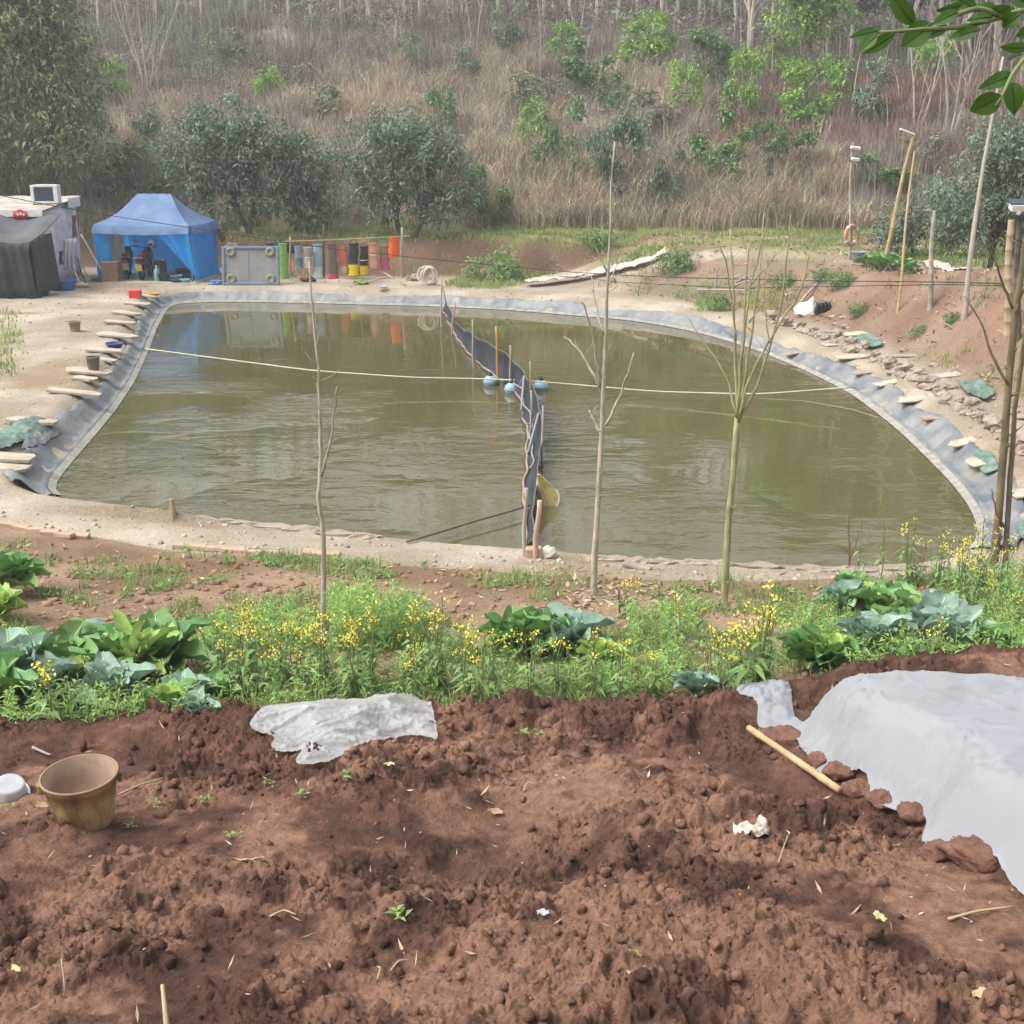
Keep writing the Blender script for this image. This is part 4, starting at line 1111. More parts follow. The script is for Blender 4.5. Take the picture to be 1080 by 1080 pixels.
def canopy():
    o = G(154, 297.5)
    t = thing('canopy_tent', 'blue pop-up canopy tent with grey blue hipped roof and bright blue side curtains', 'tent', o, -0.10)
    W, Dp, ez, rzh, rl = 1.57, 2.6, 1.80, 2.70, 0.56
    m = 14
    q = MB(); u = np.linspace(0, 1, m); v = np.linspace(0, 1, 9)
    def patch(a0, a1, b0, b1, scal=0.0):
        P = []
        for vv in v:
            e0 = np.array(a0) + (np.array(b0) - a0) * vv; e1 = np.array(a1) + (np.array(b1) - a1) * vv
            row = e0[None] + (e1 - e0)[None] * u[:, None]
            row[:, 2] += -0.16 * math.sin(math.pi * vv) * 0.9 - 0.05 * np.sin(math.pi * u) * (1 - vv) + 0.008 * np.sin(u * 23 + vv * 9)
            P.append(row)
        return np.array(P)
    c = [(-W, 0, ez), (W, 0, ez), (W, Dp, ez), (-W, Dp, ez)]; r0, r1 = (-rl, Dp / 2, rzh), (rl, Dp / 2, rzh)
    for a0, a1, b0, b1 in ((c[0], c[1], r0, r1), (c[1], c[2], r1, r1), (c[2], c[3], r1, r0), (c[3], c[0], r0, r0)):
        q.grid(patch(a0, a1, b0, b1))
    q.build('roof', m_roof_blue, t, True)
    q = MB()
    for a, b in ((c[0], c[1]), (c[1], c[2]), (c[2], c[3]), (c[3], c[0])):
        a = np.array(a); b = np.array(b); n = np.cross(b - a, (0, 0, 1.0)); n /= np.linalg.norm(n)
        uu = np.linspace(0, 1, 24)[:, None]; L = a + (b - a) * uu; L[:, 2] -= 0.05 * np.sin(math.pi * uu[:, 0])
        w = 0.02 * np.sin(uu * 31)
        q.grid([L + n * 0.012, L + n * (0.09 + w) - (0, 0, 0.13), L + n * (0.12 - w) - (0, 0, 0.26)])
    q.build('valance', m_roof_blue, t, True)
    for x in (-W + 0.03, W - 0.03):
        for y in (0.04, Dp - 0.04):
            q = MB(); q.box((x, y, ez / 2), (0.045, 0.045, ez)); q.box((x, y, 0.01), (0.12, 0.12, 0.02)); q.build('leg', m_steel, t)
    def wall(name, fn, nu=24, nv=10):
        q = MB(); q.grid([[fn(a, b) for a in np.linspace(0, 1, nu)] for b in np.linspace(0, 1, nv)]); q.build(name, m_tarp_blue, t, True)
    fold = lambda a, b, k=9: 0.035 * math.sin(a * k + 2 * b) + 0.02 * math.sin(a * k * 2.3 + 5 * b)
    wall('back_wall', lambda a, b: (-W + 2 * W * a, Dp - 0.09 + fold(a, b, 14), ez - 0.03 - (ez - 0.06) * b))
    wall('side_wall', lambda a, b: (-W + 0.09 + fold(a, b, 12), 0.12 + (Dp - 0.25) * a, ez - 0.03 - (ez - 0.06) * b))
    wall('side_wall', lambda a, b: (W - 0.09 + fold(a, b, 12) + 0.10 * b, 0.12 + (Dp - 0.25) * a, ez - 0.03 - (ez - 0.06) * b))
    wall('corner_curtain', lambda a, b: (-W - 0.02 + (0.34 - 0.16 * math.sin(b * 2.2)) * a, -0.03 + 0.03 * math.sin(a * 14), ez - 0.22 - (ez - 0.26) * b))
    wall('tied_curtain', lambda a, b: (W + 0.18 * b - (1.15 * (1 - b ** 0.9)) * (1 - a) - 0.02, -0.05 - 0.05 * b + 0.05 * math.sin(a * 11 + b * 2) * (1 - 0.5 * b), ez - 0.20 - (ez - 0.24) * b * (0.93 + 0.07 * a)))
    return o
TENT = canopy()
def tl(x, y, z=0.0):               # tent-local to world
    c, s = math.cos(-0.10), math.sin(-0.10)
    X = TENT[0] + x * c - y * s; Y = TENT[1] + x * s + y * c
    return (X, Y, float(H(X, Y)) + z)

def motorbike(name, label, loc, rz, body_m, plate_m, seat_m):
    t = thing(name, label, 'motorbike', loc, rz, 'motorbikes parked under the canopy')
    for y in (0.28, 1.48):
        q = MB(); R = rotm(0, math.pi / 2, 0)
        q.lathe([(0.17, -0.045), (0.25, -0.05), (0.275, -0.02), (0.28, 0), (0.275, 0.02), (0.25, 0.05), (0.17, 0.045), (0.17, -0.045)], (0, y, 0.28), 20, R, caps=False)
        w = q.build('wheel', m_rubber, t, True)
        q = MB(); q.lathe([(0.03, -0.06), (0.03, 0.06)], (0, y, 0.28), 10, R); q.lathe([(0.165, -0.02), (0.165, 0.02)], (0, y, 0.28), 18, R); q.build('rim', m_steel, w)
    q = MB()
    sec = [(-0.02, 0.62, 0.07, 0.05), (0.12, 0.66, 0.12, 0.10), (0.4, 0.62, 0.15, 0.15), (0.75, 0.55, 0.15, 0.16), (0.95, 0.42, 0.13, 0.13), (1.15, 0.46, 0.13, 0.14), (1.3, 0.72, 0.16, 0.22), (1.38, 0.9, 0.10, 0.10)]
    a = np.linspace(0, 2 * np.pi, 12, endpoint=False)
    q.grid([[(w * np.cos(k) * 1.15, y, z + h * np.sin(k)) for k in list(a) + [a[0]]] for y, z, w, h in sec])
    q.build('body', body_m, t, True)
    q = MB(); q.ball((0, 0.42, 0.79), (0.14, 0.42, 0.075), 12, 8); q.build('seat', seat_m, t, True)
    q = MB(); q.tube([(0.07, 0.28, 0.28), (0.10, 0.7, 0.32), (0.09, 0.9, 0.34)], [0.035, 0.05, 0.03], 8); q.tube([(-0.1, 0.28, 0.28), (-0.1, 0.75, 0.4)], 0.025, 6); q.build('exhaust', m_steel, t)
    q = MB(); q.tube([(-0.14, 0.02, 0.74), (-0.15, -0.08, 0.76), (0.15, -0.08, 0.76), (0.14, 0.02, 0.74)], 0.014, 6); q.build('grab_rail', m_steel, t)
    q = MB(); q.box((0, -0.05, 0.62), (0.16, 0.05, 0.06)); q.build('tail_light', cm('red_lens', '#8a1d18', rough=0.3), t, bevel=0.01)
    q = MB(); q.box((0, -0.07, 0.45), (0.21, 0.012, 0.22), rotm(0.25)); q.build('number_plate', plate_m, t)
    q = MB(); q.tube([(0, 1.38, 0.3), (0, 1.22, 0.95)], 0.03, 8); q.tube([(-0.34, 1.12, 1.02), (-0.15, 1.2, 1.0), (0, 1.22, 0.97), (0.15, 1.2, 1.0), (0.34, 1.12, 1.02)], 0.016, 6); q.build('handlebar', m_black, t)
    for s in (-1, 1):
        q = MB(); q.tube([(s * 0.2, 1.18, 1.0), (s * 0.26, 1.14, 1.17)], 0.008, 5); q.ball((s * 0.27, 1.13, 1.2), (0.06, 0.015, 0.04), 10, 6); q.build('mirror', m_steel, t, True)
    return t
m_plate_y = cm('yellow_plate', '#c3a14a', '#cdb06a'); m_plate_w = cm('dusty_plate', '#a08a78')
motorbike('motorbike', 'dark red motorbike with yellow number plate, seen from behind under the blue canopy', tl(-0.21, 0.05), 0.05, cm('dark_red_lacquer', '#3c1a1a', '#52221f', rough=0.35), m_plate_y, cm('brown_seat', '#5b3a33'))
motorbike('motorbike', 'black motorbike with faded plate beside the brown crate under the blue canopy', tl(-0.78, 0.35), 0.22, m_black, m_plate_w, m_black)
q = MB(); q.ball((0, 0, 0.12), (0.11, 0.12, 0.12), 14, 9)  # white ball standing in for the bright reflection of a motorbike mirror
t = thing('glint', 'white mirror highlight over the dark red motorbike handlebar, modelled as a ball', 'glint', tl(-0.20, 1.2, 1.0)); q.build('shell', m_white, t, True)
q = MB(); q.box((0, -0.095, 0.1), (0.13, 0.05, 0.07)); q.build('front_block', m_black, t, bevel=0.01)

def crate(name, label, cat, loc, size, m, rz=0.0, slats=3, lid=None):
    t = thing(name, label, cat, loc, rz)
    w, d, h = size; q = MB(); hh = h / slats
    for k in range(slats):
        q.box((0, -d / 2, hh * (k + 0.5)), (w, 0.02, hh * 0.93)); q.box((0, d / 2, hh * (k + 0.5)), (w, 0.02, hh * 0.93))
        q.box((-w / 2 + 0.01, 0, hh * (k + 0.5)), (0.02, d - 0.024, hh * 0.92)); q.box((w / 2 - 0.01, 0, hh * (k + 0.5)), (0.02, d - 0.024, hh * 0.92))
    q.build('side_boards', m, t)
    q = MB(); q.box((0, 0, 0.015), (w - 0.05, d - 0.03, 0.02)); q.build('bottom', m, t)
    if lid: q = MB(); q.box((0, 0, h + 0.012), (w + 0.03, d + 0.04, 0.02)); q.build('lid', lid, t)
    return t
crate('wooden_crate', 'brown wooden crate at the left front of the blue canopy', 'crate', tl(-1.12, -0.05), (0.50, 0.45, 0.62), cm('crate_brown', '#7a6353', '#8d7562', rough=0.9), 0.1, 4, cm('crate_lid', '#84705f'))
q = MB(); q.box((0, 0, 0.85), (0.45, 0.05, 1.7)); q.box((0, -0.03, 0.85), (0.04, 0.02, 1.68)); q.box((0, -0.03, 1.4), (0.40, 0.018, 0.05)); q.box((0, -0.03, 0.4), (0.40, 0.018, 0.05))
tag(q.build('board_panel', m_greywood, None, loc=tl(-1.16, 0.75)), 'tall grey board standing inside the canopy behind the crate', 'board')

def basin(label, loc, r, h, m, name='basin', cat='basin', rim=None, group=None, pw=1.0):
    t = thing(name, label, cat, loc, random.random(), group)
    q = MB(); q.lathe([(r * 0.72, 0), (r * 0.78, 0.01), (r * 0.98, h), (r * 1.05, h + 0.004), (r * 1.05, h - 0.012), (r * 0.99, h - 0.014)], n=22, pw=pw, caps=False); q.lathe([(r * 0.94, h), (r * 0.74, 0.03), (0.001, 0.026)], n=22, pw=pw, caps=False)
    q.build('bowl', m, t, True)
    q = MB(); a = np.linspace(0, 2 * np.pi, 25); q.tube(np.stack([r * 1.04 * np.cos(a), r * 1.04 * np.sin(a), 0 * a + h], 1), 0.010 + 0.02 * r, 6, False); q.build('rim', rim or m, t, True)
    return t
cg = 'tubs and basins on the floor under the canopy'
basin('large dark green tub on the canopy floor right of the motorbikes', tl(0.58, 0.25), 0.29, 0.26, cm('dark_green_plastic', '#1f3a3c'), 'tub', 'tub', group=cg)
basin('pale grey basin standing between the green tub and the tied curtain', tl(0.93, 0.22), 0.20, 0.20, cm('pale_plastic', '#8fa3ab'), group=cg)
basin('wide flat dark basin in front of the tied curtain', tl(1.08, -0.02), 0.26, 0.10, cm('slate_plastic', '#3d4f5f'), group=cg)
basin('small turquoise basin at the foot of the tied blue curtain', tl(1.36, -0.15), 0.15, 0.11, cm('turquoise_plastic', '#6fb0b6'), group=cg)
basin('round black tub behind the pale basin, deep in the canopy', tl(0.95, 0.9), 0.26, 0.32, m_black, 'tub', 'tub', group=cg)
basin('deep blue basin stacked far back in the canopy', tl(1.2, 0.8), 0.24, 0.22, cm('deep_blue_plastic', '#23507d'), group=cg)
def jug(label, loc, r, h, m):
    t = thing('jug', label, 'jug', loc); q = MB(); q.lathe([(r * 0.9, 0), (r, 0.02), (r, h * 0.7), (r * 0.5, h * 0.88), (r * 0.3, h * 0.9), (r * 0.3, h)], n=14); q.build('bottle', m, t, True)
    q = MB(); q.lathe([(r * 0.34, h), (r * 0.34, h + 0.04), (0.01, h + 0.042)], n=12); q.build('cap', m_white, t); q = MB(); q.tube([(r * 0.4, 0, h * 0.9), (r * 0.95, 0, h * 0.95), (r * 1.0, 0, h * 0.7)], 0.012, 6); q.build('handle', m, t)
jug('pale green jug standing next to the dark green tub', tl(0.34, 0.1), 0.09, 0.48, cm('pale_green_plastic', '#7fa89a', rough=0.4))
def drum(label, loc, r, h, m):
    t = thing('drum', label, 'drum', loc); q = MB(); q.lathe([(r * 0.94, 0), (r, 0.03), (r, h * 0.33), (r * 1.03, h * 0.35), (r, h * 0.37), (r, h * 0.66), (r * 1.03, h * 0.68), (r, h * 0.7), (r * 0.98, h), (r * 0.9, h + 0.005), (r * 0.88, h - 0.02), (0.01, h - 0.02)], n=18); q.build('barrel', m, t, True)
    q = MB(); q.lathe([(0.04, h - 0.02), (0.04, h + 0.015), (0.005, h + 0.016)], (r * 0.5, 0, 0), 10); q.build('bung', m_white, t)
drum('small black drum right behind the dark red motorbike', tl(0.22, 0.75), 0.2, 0.62, m_black)
q = MB(); q.slab([(-1.75, -0.5), (1.75, -0.4), (1.7, 2.65), (-1.7, 2.65)], 0.0, 0.03)
o = q.build('floor_slab', m_concrete, None, loc=(TENT[0], TENT[1], TENT[2] - 0.005)); o.rotation_euler[2] = -0.10
tag(o, 'thin pale concrete floor under the blue canopy', 'floor slab', kind='structure')

# the shed
def shed():
    x0, x1, y0, y1 = -19.5, -14.6, 39.0, 42.3; zb = float(H(-15, 40)) - 0.02; hf, hr = 2.28, 2.52
    t = thing('shed', 'low grey shed with flat worn roof and tarpaulin walls left of the blue tent', 'shed', ((x0 + x1) / 2, y0, zb))
    cx = (x0 + x1) / 2; w = (x1 - x0)
    q = MB(); q.grid([[(-w / 2 + w * a, 0.03 * math.sin(a * 40), z) for a in np.linspace(0, 1, 60)] for z in (0, 0.8, 1.6, hf)]); q.build('front_wall', m_sheetwall, t, True, solid=0.03)
    q = MB()
    q.grid([[(w / 2 + 0.05 * math.sin(a * 19 + z) * (1 - z / 3) + 0.02 * math.sin(a * 47), (y1 - y0) * a, z * (1 + (hr / hf - 1) * a)) for a in np.linspace(0.0, 1, 50)] for z in np.linspace(0, hf, 8)])
    q.build('side_wall', m_sheetwall, t, True, solid=0.03)
    q = MB(); q.box((0, y1 - y0, hr / 2), (w, 0.05, hr)); q.build('back_wall', m_sheetwall, t)
    q = MB(); q.box((-w / 2, (y1 - y0) / 2, hf / 2), (0.05, y1 - y0 - 0.08, hf)); q.build('side_wall', m_sheetwall, t)
    q = MB(); n = 40
    a = np.linspace(-w / 2 - 0.1, w / 2 + 0.22, n)
    for dz in (0.0, 0.03):
        q.grid([np.stack([a, np.full(n, yy), hf + 0.05 + dz + (hr - hf) * (yy / (y1 - y0)) + 0.012 * np.sin(a * 40)], 1) for yy in np.linspace(-0.2, y1 - y0 + 0.1, 10)])
    q.build('roof', m_roofing, t, True)
    q = MB(); q.box((0.06, -0.22, hf - 0.02), (w + 0.3, 0.03, 0.20)); q.build('fascia', m_white, t)
    q = MB(); q.box((w / 2 + 0.23, (y1 - y0) * 0.80, hr - 0.08), (0.03, 1.1, 0.30)); q.build('gable_board', m_white, t)
    q = MB(); q.tube([(w / 2 + 0.06, 0.05, 0), (w / 2 + 0.06, 0.05, hf + 0.03)], 0.04, 6); q.build('corner_post', m_greywood, t)
    return x1, y0, y1, zb, hf, hr
sx1, sy0, sy1, szb, shf, shr = shed()
def cooler():
    p = P3(49, 212, 40.4); z = szb + shf + 0.08 + 0.10
    t = thing('cooler_box', 'white framed box with a dark square face on the shed roof', 'box', (p[0], 40.4, z), 0.05)
    q = MB()
    for x in (-0.36, 0.36): q.box((x, 0, 0.30), (0.10 if x < 0 else 0.13, 0.40, 0.56))
    for zz in (0.05, 0.555): q.box((0, 0, zz), (0.60, 0.40, 0.07))
    q.build('frame', m_white, t, bevel=0.008)
    q = MB(); q.box((0, -0.15, 0.30), (0.60, 0.04, 0.44)); q.build('dark_face', cm('dark_screen', '#39424b', rough=0.3), t)
    q = MB(); q.box((0, 0.17, 0.30), (0.6, 0.03, 0.44)); q.build('back_panel', m_white, t)
    for x in (-0.33, 0.33): q = MB(); q.box((x, 0, 0.0), (0.1, 0.36, 0.035)); q.build('foot', m_black, t)
    a = np.linspace(0, 2 * np.pi, 21); q = MB(); q.tube(np.stack([0.19 * np.cos(a), 0.02 * np.sin(a), 0.16 + 0.07 * np.sin(a)], 1), 0.02, 6, False); q.ball((0.02, 0.06, 0.13), (0.14, 0.05, 0.05), 10, 6)
    tag(q.build('white_pan', m_white, None, True, loc=(p[0] - 0.66, 40.4, z - 0.06)), 'small white oval pan lying beside the box on the shed roof', 'pan')
cooler()
def tarp_stack():
    x0, x1, yf, yb = -17.6, -13.78, 35.9, 37.6; zb = float(H(-15, 36.5))
    t = thing('covered_stack', 'stack covered with black shade cloth in front of the shed', 'covered stack', ((x0 + x1) / 2, yf, zb))
    w = x1 - x0; n = 90; a = np.linspace(0, 1, n)
    q = MB(); rows = []
    prof = [(0.02, 0.02), (-0.02, 0.35), (0.0, 0.8), (0.03, 1.3), (0.06, 1.50), (0.25, 1.60), (0.8, 1.66), (1.4, 1.75), (2.0, 1.95), (2.6, 2.15), (3.0, 2.28)]
    for k, (d, z) in enumerate(prof):
        x = -w / 2 + w * a * (1 - 0.02 * k / 10); f = 0.05 * np.sin(a * 37 + 0.4 * k) + 0.04 * np.sin(a * 83 + k)
        f = f * (1 if k < 5 else 0.3); pole = -0.10 * np.exp(-((a - 0.62) / 0.012) ** 2) * (k < 6)
        zz = z + (0.05 * np.sin(a * 14 + k) - 0.22 * np.abs(np.sin(a * 6.5)) ** 2 * (k > 7) if k > 4 else 0) + 0 * a
        rows.append(np.stack([x + 0.06 * (k < 4) * (0.8 - z) * (a > 0.97), d + f + pole, zz], 1))
    q.grid(rows[:6]); q.build('skirt', m_tarp_black, t, True, solid=0.01)
    q = MB(); q.grid(rows[5:]); q.build('cover', m_tarp_grey, t, True, solid=0.01)
    q = MB(); b = np.linspace(0, 1, 30)
    q.grid([np.stack([np.full(30, w / 2 - 0.02) + 0.05 * np.sin(b * 22 + z) + 0.05 * (1.5 - z) , 0.05 + 1.9 * b, z * (1 + 0.15 * b)], 1) for z in np.linspace(0.02, 1.55, 8)])
    q.build('side_skirt', m_tarp_black, t, True, solid=0.01)
    q = MB(); q.box((0, 0.95, 0.74), (w - 0.2, 1.7, 1.46)); q.build('stacked_boxes', m_black, t)
tarp_stack()
def banner():
    p = P3(20.5, 226, 38.7); t = thing('red_banner', 'small red banner with white marks hanging on the shed fascia', 'banner', (p[0], 38.70, p[2]))
    q = MB(); q.grid([[(0.22 * x, 0.02 * math.sin(x * 5) + 0.04, -0.13 + z * (0.24 + 0.03 * math.cos(x * 3))) for x in np.linspace(-1, 1, 9)] for z in (0, 0.5, 1)]); q.build('cloth', cm('banner_red', '#b53232', '#a82a2c'), t, True, solid=0.006)
    q = MB()
    for x, z, s in ((-0.06, 0.0, 0.04), (0.03, 0.015, 0.045), (0.12, -0.005, 0.038)): q.ball((x, 0.018, z), (s * 0.9, 0.006, s), 9, 6, 0.2, x)
    q.build('marks', m_white, t)
banner()
def leaning_pole(name, label, cat, a, b, r, m, parts=None):
    q = MB(); a = np.array(a, float); b = np.array(b, float); P = [a + (b - a) * k + np.array((0.01, 0.0, 0)) * math.sin(k * 9) for k in np.linspace(0, 1, 9)]
    rr = np.linspace(r, r * 0.8, 9)
    q.tube(P, rr, 7)
    o = q.build(name, m, None, True); return tag(o, label, cat)
leaning_pole('prop_pole', 'pale pole propped against the right wall of the shed', 'pole', onH(*P3(114, 297, 40.2)[:2]) + (0, 0, 0.02), P3(85, 247, 40.0), 0.035, cm('pale_metal', '#b9bcbd', rough=0.4))
def side_clutter():
    def cloth(name, label, px0, px1, y0, y1, Y, m, cat, sw=0.1):
        a = P3(px0, y0, Y); b = P3(px1, y1, Y); w = abs(b[0] - a[0]); h = a[2] - b[2]
        t = MB(); rows = []
        for v in np.linspace(0, 1, 10):
            x = np.linspace(0, 1, 16); rows.append(np.stack([a[0] + w * (x * (1 - 0.25 * math.sin(v * 2.5)) + 0.1 * v), Y + 0.05 * np.sin(x * 17 + 3 * v) - sw * v, a[2] - h * v * (1 + 0.06 * np.sin(x * 9))], 1))
        t.grid(rows); return tag(t.build(name, m, None, True, solid=0.012), label, cat)
    cloth('hanging_jacket', 'dark red and brown jacket hanging high on the shed wall', 75, 83, 227, 249, 39.6, cm('maroon_cloth', '#5e3a38', '#7a4a44', scale=9), 'jacket')
    cloth('pale_sheet', 'pale crumpled sheet slung on the shed wall above the tubs', 66, 84, 252, 283, 39.3, cm('pale_cloth', '#b5babf', '#8d9296', scale=3), 'sheet', 0.3)
    cloth('dark_rag', 'dark rag hanging beside the pale sheet on the shed wall', 62, 68, 265, 278, 39.2, cm('dark_cloth', '#4a4c50'), 'rag')
    cloth('blue_cloth', 'bright blue cloth beside the covered stack', 49, 56, 281, 306, 38.0, m_tarp_blue, 'cloth', 0.05)
    q = MB(); p = G(70.5, 306)
    basin('cobalt blue tub on the ground at the shed corner', p, 0.29, 0.30, cm('cobalt_plastic', '#3f68c0', '#4a74c9'), 'tub', 'tub')
    for (x0, y0, x1, y1, lab, m) in [(76, 300, 70, 262, 'thin grey stick leaning on the shed behind the blue tub', m_greywood), (84, 300, 72, 268, 'pale slat leaning at the shed wall right of the blue tub', m_white), (90, 299, 80, 270, 'dark slanted bar among the clutter beside the shed', m_black), (95, 297, 86, 278, 'short brown stick at the rear corner of the shed', m_wood)]:
        g = G(x0, y0); leaning_pole('leaning_stick', lab, 'stick', g, P3(x1, y1, g[1] + 0.45), 0.022, m)
    for (x, y, s, lab, m) in [(57, 306, 0.10, 'white plastic bag on the ground left of the blue tub', m_white), (87, 303, 0.16, 'crumpled pale rag on the ground by the shed', cm('dirty_rag', '#b3a79a')), (56, 311, 0.13, 'flat brown board scrap in front of the shed', m_wood), (103, 298, 0.16, 'dark heap of rags between shed and crate', m_black)]:
        g = G(x, y); q = MB(); q.ball((0, 0, s * 0.4), (s * 1.4, s, s * 0.55), 12, 8, 0.16, x); tag(q.build('rag_heap', m, None, True, loc=g), lab, 'rag heap')
side_clutter()

# ------------------------------------------------------------------ far bank: panel, nets, bits and pieces
def float_panel():
    g = G(265, 300.5); w, h = 1.70, 1.12
    t = thing('leaning_float', 'grey square panel with blue edge and four round corner feet leaning on the bank', 'float board', g, 0.02)
    R = rotm(-0.22); c = np.array((0, 0.14, h / 2 + 0.02))
    q = MB(); q.box(c, (w, 0.10, h), R); q.build('board', cm('grey_moulding', '#878886', '#767470', scale=2.5), t, bevel=0.015)
    q = MB()
    for x in (-w / 2, w / 2): q.box(c + R @ np.array((x, -0.02, 0)), (0.09, 0.16, h + 0.09), R)
    for z in (-h / 2, h / 2): q.box(c + R @ np.array((0, -0.02, z)), (w - 0.09, 0.16, 0.09), R)
    q.build('edge', cm('faded_blue_plastic', '#5e7085', '#72828f'), t, bevel=0.02)
    for x in (-0.62, 0.62):
        for z in (-0.42, 0.42):
            q = MB(); q.lathe([(0.16, 0), (0.15, 0.05), (0.09, 0.07), (0.07, 0.04), (0.001, 0.035)], c + R @ np.array((x, -0.05, z)), 16, R @ rotm(math.pi / 2)); f = q.build('foot', cm('pale_rubber', '#8a8577', '#787262'), t, True)
    q = MB(); q.box(c + R @ np.array((-0.2, -0.055, 0)), (0.28, 0.02, h * 0.8), R); q.build('rib', cm('grey_moulding_rib', '#7e7f7e'), t)
float_panel()
NETS = [ # px left, px right, top, bottom, [(share, colour)], label
 (293.5,303,257,297.5,[(0.28,'#6d9a4a'),(0.02,'#4d7a34'),(0.70,'#6f9c4c')],'bright green keep net hanging right of the grey panel','#6f9c4c'),
 (310,318,260,283,[(0.5,'#7d98a8'),(0.5,'#66818f')],'short pale blue keep net hanging next to the green one','#7d98a8'),
 (319,330,261,283,[(0.45,'#7f807a'),(0.50,'#a19c91'),(0.05,'#4a4a48')],'short beige grey keep net with dark bottom edge','#a19c91'),
 (330,340.5,258,294,[(0.66,'#88a0ab'),(0.34,'#b6c3ca')],'pale blue keep net with a whitish bottom','#88a0ab'),
 (343.5,355,257,302,[(0.70,'#6c5f58'),(0.30,'#b5475c')],'long brown keep net with a deep pink bottom','#6c5f58'),
 (356.5,366,260,289,[(0.12,'#9c6a52'),(0.60,'#ad5a45'),(0.28,'#b08c7c')],'rust red keep net with a pale printed bottom','#ad5a45'),
 (367,378.5,257,292,[(0.58,'#2b2c30'),(0.05,'#45474b'),(0.37,'#d3b719')],'black keep net with yellow bottom, the wider of two','#2b2c30'),
 (379,388.5,260,291,[(0.45,'#2b2c30'),(0.03,'#c9c9c2'),(0.17,'#26272a'),(0.35,'#d3b719')],'black keep net with yellow bottom and a thin white stripe','#2b2c30'),
 (387.5,399,257,283,[(0.42,'#a3705a'),(0.08,'#c0a597'),(0.50,'#a17a6b')],'faded terracotta keep net with a pale band','#a3705a'),
 (399,411,259,285,[(0.46,'#86735f'),(0.54,'#b25273')],'brown and raspberry pink keep net','#86735f'),
 (410,421.5,250,271,[(0.18,'#c7633a'),(0.82,'#dd5a27')],'bright orange keep net hanging highest in the row','#dd5a27'),
]
